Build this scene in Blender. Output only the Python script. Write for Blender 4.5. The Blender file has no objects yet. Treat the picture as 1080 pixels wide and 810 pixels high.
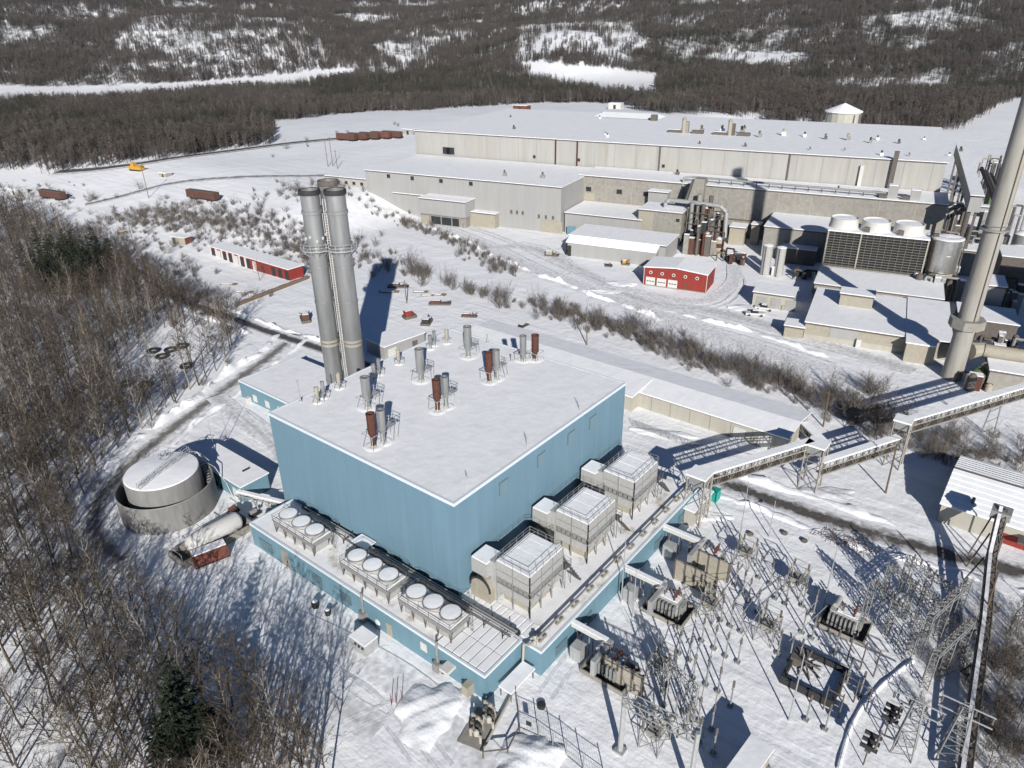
import bpy, math, random
import numpy as np
from mathutils import Vector, Matrix
R = math.radians
sc = bpy.context.scene
# ---------------------------------------------------------------- camera, sky, sun, exposure
CAM = np.array([-54.025, -53.073, 75.0]); FPX = 762.27
PITCH, ROLL, YAW = 0.46852, -0.013728, 0.675485
FW = np.array([math.cos(YAW)*math.cos(PITCH), math.sin(YAW)*math.cos(PITCH), -math.sin(PITCH)])
_rt = np.cross(FW, [0, 0, 1]); _rt /= np.linalg.norm(_rt); _up = np.cross(_rt, FW)
RT = math.cos(ROLL)*_rt + math.sin(ROLL)*_up
UP = -math.sin(ROLL)*_rt + math.cos(ROLL)*_up
cd = bpy.data.cameras.new('camera'); cam = bpy.data.objects.new('camera', cd); sc.collection.objects.link(cam)
cd.sensor_width = 36; cd.lens = 36*FPX/1080; cd.clip_start = 1; cd.clip_end = 9000
m = Matrix.Identity(4)
for i in range(3):
    m[i][0], m[i][1], m[i][2], m[i][3] = RT[i], UP[i], -FW[i], CAM[i]
cam.matrix_world = m
sc.camera = cam
SUN_EL, SUN_AZ = R(24), R(43.5)          # height of the sun, heading the shadows fall towards
w = bpy.data.worlds.new('World'); sc.world = w; w.use_nodes = True
nt = w.node_tree; bg = nt.nodes['Background']
sky = nt.nodes.new('ShaderNodeTexSky'); sky.sky_type = 'NISHITA'; sky.sun_disc = False
sky.sun_elevation = SUN_EL; sky.air_density = 0.7; sky.dust_density = 0.0; sky.ozone_density = 6.0
to_sun = Vector((-math.cos(SUN_EL)*math.cos(SUN_AZ), -math.cos(SUN_EL)*math.sin(SUN_AZ), math.sin(SUN_EL)))
sky.sun_rotation = math.atan2(to_sun.x, to_sun.y)
nt.links.new(sky.outputs[0], bg.inputs[0]); bg.inputs[1].default_value = 0.05
sd = bpy.data.lights.new('sun', 'SUN'); sd.energy = 5.0; sd.angle = R(0.5); sd.color = (1.0, 0.955, 0.89)
sun = bpy.data.objects.new('sun', sd); sc.collection.objects.link(sun)
sun.rotation_euler = to_sun.to_track_quat('Z', 'Y').to_euler(); sun.location = (-100, -100, 120)
sc.view_settings.view_transform = 'Standard'; sc.view_settings.look = 'None'
sc.view_settings.exposure = 0.24; sc.view_settings.gamma = 1.0
sc.render.engine = 'CYCLES'; sc.cycles.use_denoising = True
sc.cycles.use_adaptive_sampling = True; sc.cycles.adaptive_threshold = 0.03
sc.cycles.max_bounces = 3; sc.cycles.diffuse_bounces = 2; sc.cycles.glossy_bounces = 2; sc.cycles.transparent_max_bounces = 8
# ---------------------------------------------------------------- materials
def mat(name, col, rough=0.7, metal=0.0, var=0.0, vscale=0.5, bump=0.0, bscale=2.0, col2=None, mix=(0.45, 0.6), stretch=None, bdist=0.1):
    m = bpy.data.materials.new(name); m.use_nodes = True
    nt = m.node_tree; N = nt.nodes; L = nt.links; b = N['Principled BSDF']
    b.inputs['Roughness'].default_value = rough; b.inputs['Metallic'].default_value = metal
    b.inputs['Specular IOR Level'].default_value = 0.25
    c = (*col, 1); b.inputs['Base Color'].default_value = c
    tc = N.new('ShaderNodeNewGeometry'); vec = tc.outputs['Position']
    if stretch:
        mp = N.new('ShaderNodeMapping'); mp.inputs['Scale'].default_value = stretch; L.new(vec, mp.inputs[0]); vec = mp.outputs[0]
    out = None
    if var or col2:
        n = N.new('ShaderNodeTexNoise'); n.inputs['Scale'].default_value = vscale; n.inputs['Detail'].default_value = 5; n.inputs['Roughness'].default_value = 0.62
        L.new(vec, n.inputs['Vector'])
        if col2:
            r = N.new('ShaderNodeMapRange'); r.inputs[1].default_value = mix[0]; r.inputs[2].default_value = mix[1]
            L.new(n.outputs[0], r.inputs[0])
            x = N.new('ShaderNodeMix'); x.data_type = 'RGBA'; x.inputs[6].default_value = c; x.inputs[7].default_value = (*col2, 1)
            L.new(r.outputs[0], x.inputs[0]); out = x.outputs[2]
        if var:
            n2 = N.new('ShaderNodeTexNoise'); n2.inputs['Scale'].default_value = vscale*2.3; n2.inputs['Detail'].default_value = 4
            L.new(vec, n2.inputs['Vector'])
            h = N.new('ShaderNodeMapRange'); h.inputs[1].default_value = 0.3; h.inputs[2].default_value = 0.7
            h.inputs[3].default_value = 1-var; h.inputs[4].default_value = 1+var; L.new(n2.outputs[0], h.inputs[0])
            s = N.new('ShaderNodeHueSaturation'); L.new(h.outputs[0], s.inputs['Value'])
            if out: L.new(out, s.inputs['Color'])
            else: s.inputs['Color'].default_value = c
            out = s.outputs[0]
        L.new(out, b.inputs['Base Color'])
    if bump:
        n3 = N.new('ShaderNodeTexNoise'); n3.inputs['Scale'].default_value = bscale; n3.inputs['Detail'].default_value = 6; n3.inputs['Roughness'].default_value = 0.6
        L.new(vec, n3.inputs['Vector'])
        bp = N.new('ShaderNodeBump'); bp.inputs['Strength'].default_value = bump; bp.inputs['Distance'].default_value = bdist
        L.new(n3.outputs[0], bp.inputs['Height']); L.new(bp.outputs[0], b.inputs['Normal'])
    return m
M = {}
M['snow'] = mat('snow', (0.80, 0.82, 0.86), 0.75, var=0.04, vscale=0.06, bump=0.35, bscale=0.35, col2=(0.72, 0.74, 0.77), mix=(0.42, 0.62), bdist=0.5)
M['roofsnow'] = mat('roof_snow', (0.83, 0.845, 0.87), 0.8, var=0.035, vscale=0.25, bump=0.3, bscale=0.5, bdist=0.3, col2=(0.77, 0.785, 0.81), mix=(0.5, 0.75))
M['decksnow'] = mat('thin_deck_snow', (0.82, 0.83, 0.85), 0.8, var=0.05, vscale=0.3, bump=0.3, bscale=0.8, bdist=0.2, col2=(0.46, 0.42, 0.34), mix=(0.54, 0.68))
M['heapsnow'] = mat('heaped_snow', (0.80, 0.82, 0.86), 0.8, var=0.05, vscale=0.8, bump=0.6, bscale=1.3, bdist=0.35)
M['dirtysnow'] = mat('ploughed_snow', (0.62, 0.63, 0.66), 0.8, var=0.12, vscale=0.35, bump=0.5, bscale=0.9, bdist=0.3, col2=(0.76, 0.78, 0.81))
M['blue'] = mat('blue_siding', (0.143, 0.243, 0.312), 0.6, var=0.04, vscale=0.5, stretch=(1, 1, 0.07), bump=0.12, bscale=1.2, bdist=0.05, col2=(0.158, 0.262, 0.33), mix=(0.5, 0.75))
M['bluefade'] = mat('faded_blue_siding', (0.135, 0.242, 0.302), 0.6, var=0.07, vscale=0.6, stretch=(1, 1, 0.15))
M['panelgrey'] = mat('pale_grey_panel', (0.36, 0.36, 0.35), 0.65, var=0.1, vscale=1.2)
M['louvreslat'] = mat('louvre_slat', (0.15, 0.23, 0.27), 0.6)
M['oxide'] = mat('oxide_brown', (0.105, 0.05, 0.038), 0.85, var=0.25, vscale=0.8)
M['louvre'] = mat('louvre_grey', (0.10, 0.16, 0.19), 0.6)
M['trim'] = mat('pale_trim', (0.62, 0.68, 0.72), 0.6)
M['white'] = mat('white_paint', (0.55, 0.545, 0.525), 0.5, var=0.06, vscale=1.5)
M['cream'] = mat('cream_siding', (0.39, 0.375, 0.325), 0.7, var=0.06, vscale=0.4, stretch=(1, 1, 0.1))
M['tan'] = mat('tan_panel', (0.33, 0.305, 0.25), 0.75, var=0.1, vscale=0.8)
M['galv'] = mat('galvanised_steel', (0.42, 0.43, 0.43), 0.45, 0.35, var=0.1, vscale=0.8)
M['flue'] = mat('flue_steel', (0.33, 0.335, 0.335), 0.36, 0.55, var=0.14, vscale=0.35, stretch=(1, 1, 0.18))
M['bright'] = mat('bright_steel', (0.62, 0.62, 0.60), 0.3, 0.85, var=0.1, vscale=0.6)
M['rust'] = mat('rusty_steel', (0.088, 0.037, 0.026), 0.85, var=0.3, vscale=1.8)
M['dark'] = mat('dark_steel', (0.035, 0.035, 0.037), 0.7)
M['iron'] = mat('weathered_iron', (0.12, 0.105, 0.095), 0.8, var=0.2, vscale=1.0)
M['steel'] = mat('grey_steel', (0.27, 0.275, 0.27), 0.6, 0.2, var=0.12, vscale=1.0)
M['concrete'] = mat('concrete', (0.27, 0.26, 0.235), 0.85, var=0.12, vscale=0.4, col2=(0.24, 0.22, 0.19), mix=(0.5, 0.7))
M['stackc'] = mat('stack_concrete', (0.30, 0.29, 0.262), 0.85, var=0.1, vscale=0.5, stretch=(1, 1, 0.15), col2=(0.28, 0.25, 0.20), mix=(0.52, 0.72))
M['millwall'] = mat('mill_siding', (0.365, 0.36, 0.34), 0.75, var=0.07, vscale=0.25, stretch=(1, 1, 0.1), col2=(0.34, 0.325, 0.29), mix=(0.5, 0.7))
M['millgrey'] = mat('mill_grey_siding', (0.32, 0.32, 0.315), 0.7, var=0.05, vscale=0.25, stretch=(1, 1, 0.08))
M['red'] = mat('red_paint', (0.235, 0.036, 0.028), 0.65, var=0.1, vscale=0.7, stretch=(1, 1, 0.2))
M['brick'] = mat('red_brown_wall', (0.15, 0.055, 0.042), 0.8, var=0.2, vscale=0.9)
M['green'] = mat('dull_green', (0.10, 0.15, 0.07), 0.7, var=0.1)
M['yellow'] = mat('machine_yellow', (0.48, 0.27, 0.04), 0.6, var=0.1)
M['wood'] = mat('weathered_timber', (0.12, 0.085, 0.06), 0.9, var=0.2, vscale=2.0)
M['log'] = mat('pine_pole', (0.17, 0.13, 0.095), 0.9, var=0.15, vscale=1.5)
M['teal'] = mat('teal_plastic', (0.02, 0.30, 0.25), 0.5)
M['glass'] = mat('dark_glass', (0.03, 0.035, 0.04), 0.15)
M['slat'] = mat('dark_louvre_slat', (0.17, 0.165, 0.15), 0.8, var=0.15, vscale=1.2)
M['asphalt'] = mat('wet_asphalt', (0.085, 0.08, 0.08), 0.6, var=0.25, vscale=0.5, col2=(0.45, 0.46, 0.49), mix=(0.56, 0.66), stretch=(1, 1, 1))
M['track'] = mat('packed_track', (0.40, 0.40, 0.42), 0.75, var=0.15, vscale=0.5, col2=(0.68, 0.70, 0.74), mix=(0.42, 0.56), bump=0.4, bscale=1.5, bdist=0.2)
M['bark'] = mat('bark', (0.07, 0.056, 0.044), 0.9, var=0.25, vscale=0.5)
M['tankgrey'] = mat('dull_tank_grey', (0.20, 0.20, 0.195), 0.8, var=0.15, vscale=0.6, stretch=(1, 1, 0.2))
M['palebark'] = mat('pale_bark', (0.29, 0.255, 0.205), 0.9, var=0.25, vscale=0.4)
M['twig'] = mat('twigs', (0.070, 0.057, 0.045), 0.95, var=0.2, vscale=0.15)
M['far_twig'] = mat('far_twigs', (0.078, 0.069, 0.061), 0.95, var=0.25, vscale=0.03)
M['twig_red'] = mat('reddish_twigs', (0.088, 0.070, 0.064), 0.95, var=0.2, vscale=0.1)
M['shrub'] = mat('shrub_twigs', (0.135, 0.118, 0.104), 0.95, var=0.25, vscale=0.3)
M['needle'] = mat('pine_needles', (0.020, 0.030, 0.017), 0.9, var=0.35, vscale=0.2)
# ---------------------------------------------------------------- helpers
COL = sc.collection
def ss(a, lo, hi):
    t = np.clip((np.asarray(a, float)-lo)/(hi-lo), 0, 1); return t*t*(3-2*t)
def wav(x, y, s):
    """smooth pseudo noise, about -1..1"""
    return (np.sin(x/s*1.0+y/s*0.7+0.3)+np.sin(-x/s*0.55+y/s*1.13+1.7)+np.sin(x/s*1.9-y/s*0.4+4.1)*0.6+np.sin(x/s*0.3+y/s*2.1+2.2)*0.6)/3.2
def terr(x, y):
    x = np.asarray(x, float); y = np.asarray(y, float)
    dx, dy = x-CAM[0], y-CAM[1]; d = np.hypot(dx, dy)
    a = np.degrees((np.arctan2(dy, dx)-YAW+math.pi) % (2*math.pi)-math.pi)      # + is to the left of the view
    z = 10*ss(y, 166, 200)*ss(x, 60, 150)*(1-ss(d, 520, 800))
    d0 = 1090+60*np.sin(a/9.0)+np.where(a < 0, 60*ss(-a, 12, 30)*-3, 0)
    hill = ss(d, d0, d0+1250)*(140+34*wav(x, y, 230)+24*wav(x, y, 85))+9*wav(x, y, 48)*ss(d, d0+40, d0+200)
    hill = hill + 34*np.exp(-((a+4.5)/4.5)**2)*ss(d, d0+10, d0+150)*(1-ss(d, d0+250, d0+600))
    hill = hill + 30*np.exp(-((a-17)/9)**2)*ss(d, d0+10, d0+230)*(1-ss(d, d0+400, d0+800))
    z = z+hill-3*ss(d, 800, 950)*(1-ss(d, 1150, 1300))
    z = z+0.35*wav(x, y, 17)*ss(d, 60, 300)*(1-ss(x, -25, 5)*(1-ss(x, 120, 160))*(1-ss(y, 60, 90)))*ss(d, 30, 90)
    flat = (1-ss(np.maximum(np.maximum(-22-x, x-110), np.maximum(-75-y, y-70)), 0, 20))
    z = z*(1-flat)
    return z
def ray(px, py):
    return FW+RT*(px-540)/FPX-UP*(py-405)/FPX
def gp(px, py, z=None):
    """plan position surveyed from the photograph: where the sight line meets height z, or the terrain"""
    d = ray(px, py)
    if z is not None:
        t = (z-CAM[2])/d[2]; q = CAM+t*d; return Vector((q[0], q[1], z))
    t = 40.0; st = 4.0
    while t < 5000:
        q = CAM+d*t
        if q[2] < float(terr(q[0], q[1])): break
        st = max(2.0, t*0.01); t += st
    lo, hi = t-st, t
    for _ in range(22):
        mid = (lo+hi)/2; q = CAM+d*mid
        if q[2] < float(terr(q[0], q[1])): hi = mid
        else: lo = mid
    q = CAM+d*hi
    return Vector((q[0], q[1], q[2]))
def on(x, y, dz=0): return Vector((x, y, float(terr(x, y))+dz))
class MB:
    def __init__(s): s.v = []; s.f = []
    def add(s, vs, fs):
        o = len(s.v); s.v += [tuple(q) for q in vs]; s.f += [tuple(i+o for i in f) for f in fs]; return s
    def box(s, x0, x1, y0, y1, z0, z1):
        return s.add([(x0,y0,z0),(x1,y0,z0),(x1,y1,z0),(x0,y1,z0),(x0,y0,z1),(x1,y0,z1),(x1,y1,z1),(x0,y1,z1)],
                     [(0,3,2,1),(4,5,6,7),(0,1,5,4),(1,2,6,5),(2,3,7,6),(3,0,4,7)])
    def obox(s, o, u, v, lu, lv, z0, z1):
        """box with corner o, plan axes u and v"""
        o = Vector((o[0], o[1], 0)); u = Vector((u[0], u[1], 0)).normalized()*lu; v = Vector((v[0], v[1], 0)).normalized()*lv
        P = [o, o+u, o+u+v, o+v]
        vs = [(q.x, q.y, z0) for q in P]+[(q.x, q.y, z1) for q in P]
        fs = [(0,3,2,1),(4,5,6,7),(0,1,5,4),(1,2,6,5),(2,3,7,6),(3,0,4,7)]
        if u.cross(v).z < 0: fs = [f[::-1] for f in fs]
        return s.add(vs, fs)
    def prism(s, pts, z0, z1):
        n = len(pts)
        ar = sum(pts[i][0]*pts[(i+1) % n][1]-pts[(i+1) % n][0]*pts[i][1] for i in range(n))
        if ar < 0: pts = pts[::-1]
        vs = [(q[0], q[1], z0) for q in pts]+[(q[0], q[1], z1) for q in pts]
        return s.add(vs, [tuple(range(n-1, -1, -1)), tuple(range(n, 2*n))]+[(i, (i+1) % n, n+(i+1) % n, n+i) for i in range(n)])
    def tube(s, a, b, r0, r1=None, n=6, caps=True):
        a = Vector(a); b = Vector(b); r1 = r0 if r1 is None else r1
        d = (b-a)
        if d.length < 1e-6: return s
        d.normalize(); e = Vector((0, 0, 1)) if abs(d.z) < 0.9 else Vector((1, 0, 0))
        u = d.cross(e).normalized(); w_ = d.cross(u)
        vs = []
        for c, r in ((a, r0), (b, r1)):
            for i in range(n):
                t = 2*math.pi*i/n; vs.append(c+u*(r*math.cos(t))+w_*(r*math.sin(t)))
        fs = [(i, (i+1) % n, n+(i+1) % n, n+i)[::-1] for i in range(n)]
        if caps: fs += [tuple(range(n)), tuple(range(2*n-1, n-1, -1))]
        return s.add(vs, fs)
    def path(s, pts, r, n=6):
        for a, b in zip(pts[:-1], pts[1:]): s.tube(a, b, r, r, n)
        return s
    def lathe(s, c, prof, n=32, cap0=True, cap1=True):
        """surface of revolution about a vertical axis; prof is [(radius, z), ...] upwards"""
        vs = []
        for r, z in prof:
            for i in range(n):
                t = 2*math.pi*i/n; vs.append((c[0]+r*math.cos(t), c[1]+r*math.sin(t), z))
        fs = []
        for k in range(len(prof)-1):
            for i in range(n):
                j = (i+1) % n; fs.append((k*n+i, k*n+j, (k+1)*n+j, (k+1)*n+i))
        if cap0: fs.append(tuple(range(n-1, -1, -1)))
        if cap1: fs.append(tuple(range((len(prof)-1)*n, len(prof)*n)))
        return s.add(vs, fs)
    def ring(s, c, r, z, t=0.06, n=20):
        pts = [(c[0]+r*math.cos(2*math.pi*i/n), c[1]+r*math.sin(2*math.pi*i/n), z) for i in range(n+1)]
        return s.path(pts, t, 4)
    def quad(s, a, b, c, d): return s.add([a, b, c, d], [(0, 1, 2, 3)])
    def build(s, name, m, parent=None, smooth=False, kind=None):
        me = bpy.data.meshes.new(name)
        off = Vector(parent_world(parent)) if parent else Vector((0, 0, 0))
        me.from_pydata([(v[0]-off.x, v[1]-off.y, v[2]-off.z) for v in s.v], [], s.f)
        if smooth:
            me.polygons.foreach_set('use_smooth', [True]*len(me.polygons))
            me.set_sharp_from_angle(angle=R(40))
        me.materials.append(M[m]); me.update()
        o = bpy.data.objects.new(name, me); COL.objects.link(o)
        if parent: o.parent = parent
        if kind: o['kind'] = kind
        return o
def parent_world(o):
    p = Vector(o.location); q = o.parent
    while q: p += Vector(q.location); q = q.parent
    return p
def tag(o, label, cat, group=None):
    o['label'] = label; o['category'] = cat
    if group: o['group'] = group
    return o
def thing(name, loc, label, cat, group=None):
    o = bpy.data.objects.new(name, None); COL.objects.link(o); o.location = loc; o.empty_display_size = 0.5
    return tag(o, label, cat, group)
def solo(mb, name, m, loc, label, cat, group=None, smooth=False):
    """a thing that is one mesh, its origin at loc"""
    me_v = [(v[0]-loc[0], v[1]-loc[1], v[2]-loc[2]) for v in mb.v]; q = MB(); q.v = me_v; q.f = mb.f
    o = q.build(name, m, None, smooth); o.location = loc
    return tag(o, label, cat, group)
def copy_tree(o, parent=None):
    c = o.copy(); COL.objects.link(c)
    if parent: c.parent = parent
    for ch in o.children: copy_tree(ch, c)
    return c
def struct(o): o['kind'] = 'structure'; return o
def lattice(mb, x, y, z0, z1, w, n, r=0.07, br=0.045, w1=None):
    """four-legged braced column"""
    w1 = w if w1 is None else w1
    def c(t): 
        h = (w+(w1-w)*t)/2; z = z0+(z1-z0)*t
        return [(x-h, y-h, z), (x+h, y-h, z), (x+h, y+h, z), (x-h, y+h, z)]
    for i in range(4): mb.tube(c(0)[i], c(1)[i], r, r, 4)
    for k in range(n):
        A, B = c(k/n), c((k+1)/n)
        for i in range(4):
            j = (i+1) % 4
            mb.tube(A[i], B[j], br, br, 3, False); mb.tube(B[i], B[j], br, br, 3, False)
    return mb
def truss(mb, a, b, w, h, n, r=0.08, br=0.05):
    """box truss girder from a to b (bottom centre line)"""
    a = Vector(a); b = Vector(b); d = (b-a); s = Vector((-d.y, d.x, 0)).normalized()*(w/2); up = Vector((0, 0, h))
    def c(t):
        q = a+d*t; return [q-s, q+s, q+s+up, q-s+up]
    for i in range(4): mb.tube(c(0)[i], c(1)[i], r, r, 4)
    for k in range(n):
        A, B = c(k/n), c((k+1)/n)
        for i, j in ((0, 3), (1, 2)):
            mb.tube(A[i], B[j] if k % 2 else A[j], br, br, 3, False); mb.tube(A[i] if k % 2 else A[j], B[i] if not k % 2 else B[j], br, br, 3, False)
            mb.tube(B[i], B[j], br, br, 3, False)
        mb.tube(A[0], B[1], br, br, 3, False); mb.tube(A[2], B[3], br, br, 3, False)
    return mb
rng = random.Random(7)
# ---------------------------------------------------------------- terrain
def make_ground():
    rad = [0.0]+list(np.geomspace(3.0, 5200, 300))
    ang = sorted(set([round(t, 3) for t in np.arange(-44, 44.01, 0.3)]+[round(t, 3) for t in np.arange(47, 313.1, 3.0)]))
    A = np.radians(np.array(ang))+YAW; nA = len(ang); nR = len(rad)
    Rr = np.array(rad[1:])
    X = CAM[0]+np.outer(Rr, np.cos(A)); Y = CAM[1]+np.outer(Rr, np.sin(A)); Z = terr(X, Y)
    vs = np.concatenate([[[CAM[0], CAM[1], float(terr(CAM[0], CAM[1]))]], np.stack([X, Y, Z], -1).reshape(-1, 3)])
    i, j = np.meshgrid(np.arange(nR-2), np.arange(nA), indexing='ij'); k = (j+1) % nA
    F = np.stack([1+i*nA+j, 1+(i+1)*nA+j, 1+(i+1)*nA+k, 1+i*nA+k], -1).reshape(-1, 4)
    fan = [(0, 1+j, 1+(j+1) % nA) for j in range(nA)]
    me = bpy.data.meshes.new('ground'); me.from_pydata(vs.tolist(), [], F.tolist()+fan); me.materials.append(M['ground'])
    me.polygons.foreach_set('use_smooth', [True]*len(me.polygons)); me.update()
    o = bpy.data.objects.new('ground', me); COL.objects.link(o); return struct(o)
def ground_material():
    m = bpy.data.materials.new('snow_ground'); m.use_nodes = True
    nt = m.node_tree; N = nt.nodes; L = nt.links; b = N['Principled BSDF']
    b.inputs['Roughness'].default_value = 0.75; b.inputs['Specular IOR Level'].default_value = 0.2
    g = N.new('ShaderNodeNewGeometry')
    def noise(scale, detail=5, vec=None, rough=0.6):
        n = N.new('ShaderNodeTexNoise'); n.inputs['Scale'].default_value = scale; n.inputs['Detail'].default_value = detail; n.inputs['Roughness'].default_value = rough
        L.new(vec or g.outputs['Position'], n.inputs['Vector']); return n.outputs[0]
    def rng_(v, a, c, lo=0, hi=1):
        r = N.new('ShaderNodeMapRange'); r.inputs[1].default_value = a; r.inputs[2].default_value = c; r.inputs[3].default_value = lo; r.inputs[4].default_value = hi
        L.new(v, r.inputs[0]); return r.outputs[0]
    def mixc(f, a, c):
        x = N.new('ShaderNodeMix'); x.data_type = 'RGBA'; L.new(f, x.inputs[0])
        for s, q in ((x.inputs[6], a), (x.inputs[7], c)):
            if isinstance(q, tuple): s.default_value = (*q, 1)
            else: L.new(q, s)
        return x.outputs[2]
    c = mixc(rng_(noise(0.035), 0.40, 0.66), (0.86, 0.875, 0.90), (0.805, 0.82, 0.85))
    # wind-blown and driven streaks running along the yard
    mp = N.new('ShaderNodeMapping'); mp.inputs['Rotation'].default_value = (0, 0, R(12)); mp.inputs['Scale'].default_value = (0.55, 0.035, 1); L.new(g.outputs['Position'], mp.inputs[0])
    st = noise(1.0, 4, mp.outputs[0]); st2 = noise(0.012, 2)
    mul = N.new('ShaderNodeMath'); mul.operation = 'MULTIPLY'; L.new(rng_(st, 0.50, 0.72), mul.inputs[0]); L.new(rng_(st2, 0.42, 0.6), mul.inputs[1])
    c = mixc(mul.outputs[0], c, (0.67, 0.68, 0.71))
    # sparse grass, brush stubs and soil poking through
    dirt = rng_(noise(0.45, 6, rough=0.75), 0.675, 0.74, 0, 0.6)
    c = mixc(dirt, c, (0.22, 0.19, 0.15))
    L.new(c, b.inputs['Base Color'])
    a1 = N.new('ShaderNodeMath'); a1.operation = 'MULTIPLY_ADD'; L.new(noise(0.9, 6), a1.inputs[0]); a1.inputs[1].default_value = 0.16; L.new(noise(0.16, 4), a1.inputs[2])
    a2 = N.new('ShaderNodeMath'); a2.operation = 'MULTIPLY_ADD'; L.new(st, a2.inputs[0]); a2.inputs[1].default_value = 0.3; L.new(a1.outputs[0], a2.inputs[2])
    bp = N.new('ShaderNodeBump'); bp.inputs['Strength'].default_value = 0.5; bp.inputs['Distance'].default_value = 0.9
    L.new(a2.outputs[0], bp.inputs['Height']); L.new(bp.outputs[0], b.inputs['Normal'])
    return m
M['ground'] = ground_material()
make_ground()
def road_material(name, core, edge, lo=0.35, hi=0.75, namp=0.9, lane=0.0):
    """bare or packed surface in the middle, snow left towards the ragged edges"""
    m = bpy.data.materials.new(name); m.use_nodes = True
    nt = m.node_tree; N = nt.nodes; L = nt.links; b = N['Principled BSDF']; b.inputs['Roughness'].default_value = 0.7; b.inputs['Specular IOR Level'].default_value = 0.2
    at = N.new('ShaderNodeAttribute'); at.attribute_name = 'side'
    g = N.new('ShaderNodeNewGeometry')
    n = N.new('ShaderNodeTexNoise'); n.inputs['Scale'].default_value = 0.35; n.inputs['Detail'].default_value = 7; n.inputs['Roughness'].default_value = 0.7; L.new(g.outputs['Position'], n.inputs['Vector'])
    ab = N.new('ShaderNodeMath'); ab.operation = 'ABSOLUTE'; L.new(at.outputs['Fac'], ab.inputs[0])
    s = N.new('ShaderNodeMath'); s.operation = 'MULTIPLY_ADD'; L.new(n.outputs[0], s.inputs[0]); s.inputs[1].default_value = namp; L.new(ab.outputs[0], s.inputs[2])
    r = N.new('ShaderNodeMapRange'); r.inputs[1].default_value = lo+namp*0.5; r.inputs[2].default_value = hi+namp*0.5; L.new(s.outputs[0], r.inputs[0])
    x = N.new('ShaderNodeMix'); x.data_type = 'RGBA'; x.inputs[6].default_value = (*core, 1); x.inputs[7].default_value = (*edge, 1)
    L.new(r.outputs[0], x.inputs[0])
    n2 = N.new('ShaderNodeTexNoise'); n2.inputs['Scale'].default_value = 1.1; n2.inputs['Detail'].default_value = 6; L.new(g.outputs['Position'], n2.inputs['Vector'])
    h = N.new('ShaderNodeMapRange'); h.inputs[1].default_value = 0.3; h.inputs[2].default_value = 0.7; h.inputs[3].default_value = 0.75; h.inputs[4].default_value = 1.2; L.new(n2.outputs[0], h.inputs[0])
    hs = N.new('ShaderNodeHueSaturation'); L.new(x.outputs[2], hs.inputs['Color']); L.new(h.outputs[0], hs.inputs['Value'])
    L.new(hs.outputs[0], b.inputs['Base Color'])
    bp = N.new('ShaderNodeBump'); bp.inputs['Strength'].default_value = 0.28; bp.inputs['Distance'].default_value = 0.3; L.new(n2.outputs[0], bp.inputs['Height']); L.new(bp.outputs[0], b.inputs['Normal'])
    return m
SN = (0.81, 0.825, 0.85)
M['road_wet'] = road_material('road_wet', (0.085, 0.08, 0.078), SN, 0.35, 0.85)
M['road_patchy'] = road_material('road_patchy', (0.10, 0.092, 0.085), (0.66, 0.67, 0.69), 0.3, 0.8, 2.2)
M['road_mud'] = road_material('road_mud', (0.21, 0.20, 0.19), SN, 0.2, 0.9, 2.0)
M['road_grey'] = road_material('road_grey', (0.58, 0.585, 0.60), SN, 0.2, 1.0, 1.2)
M['road_faint'] = road_material('road_faint', (0.71, 0.72, 0.74), SN, 0.1, 0.9, 1.2)
def smooth_path(P, step):
    P = [Vector((q[0], q[1])) for q in P]; out = []
    Q = [P[0]*2-P[1]]+P+[P[-1]*2-P[-2]]
    for i in range(1, len(Q)-2):
        p0, p1, p2, p3 = Q[i-1:i+3]; n = max(2, int((p2-p1).length/step))
        for k in range(n):
            t = k/n
            out.append(0.5*((2*p1)+(p2-p0)*t+(2*p0-5*p1+4*p2-p3)*t*t+(3*p1-p0-3*p2+p3)*t**3))
    return out+[P[-1]]
def road(name, pts, width, m, dz, px=True, step=2.5):
    P = smooth_path([gp(*q) for q in pts] if px else pts, step)
    nx = 8; vs = []; side = []
    for i, q in enumerate(P):
        d = P[min(i+1, len(P)-1)]-P[max(i-1, 0)]; s = Vector((-d.y, d.x)).normalized()
        for k in range(nx+1):
            t = k/nx*2-1; e = q+s*(t*width/2); vs.append((e.x, e.y, dz)); side.append(t)
    V_ = np.array(vs); V_[:, 2] += terr(V_[:, 0], V_[:, 1]); vs = V_.tolist()
    fs = [(i*(nx+1)+k, i*(nx+1)+k+1, (i+1)*(nx+1)+k+1, (i+1)*(nx+1)+k)[::-1] for i in range(len(P)-1) for k in range(nx)]
    me = bpy.data.meshes.new(name); me.from_pydata(vs, [], fs); a = me.attributes.new('side', 'FLOAT', 'POINT'); a.data.foreach_set('value', side)
    me.materials.append(M[m]); me.update()
    o = bpy.data.objects.new(name, me); COL.objects.link(o); return struct(o)
def up(o): return o
road('road_packed', [(312, 352), (290, 372), (262, 392), (228, 418), (190, 446), (150, 478), (118, 512), (100, 540), (104, 568), (128, 592)], 4.6, 'road_mud', 0.06)
road('path_lower', [(104, 568), (140, 603), (200, 650), (262, 690), (330, 728), (400, 770)], 4.2, 'road_grey', 0.05)
road('road_wet', [(120, 268), (165, 300), (200, 320), (240, 334), (283, 350), (340, 369), (395, 388), (430, 396)], 4.6, 'road_wet', 0.10)
road('road_muddy', [(745, 498), (770, 512), (800, 522), (850, 540), (900, 556), (950, 571), (1010, 588), (1085, 606), (1140, 620)], 5.0, 'road_patchy', 0.06)
road('path_yard', [(90, 216), (130, 207), (165, 197), (200, 191), (245, 187.5), (300, 186), (345, 185.5)], 5.5, 'road_mud', 0.25, step=6)
road('path_forest_edge', [(60, 182), (110, 178), (160, 171), (215, 163), (270, 156), (330, 149), (420, 141)], 10, 'road_wet', 0.4, step=8)
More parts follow.
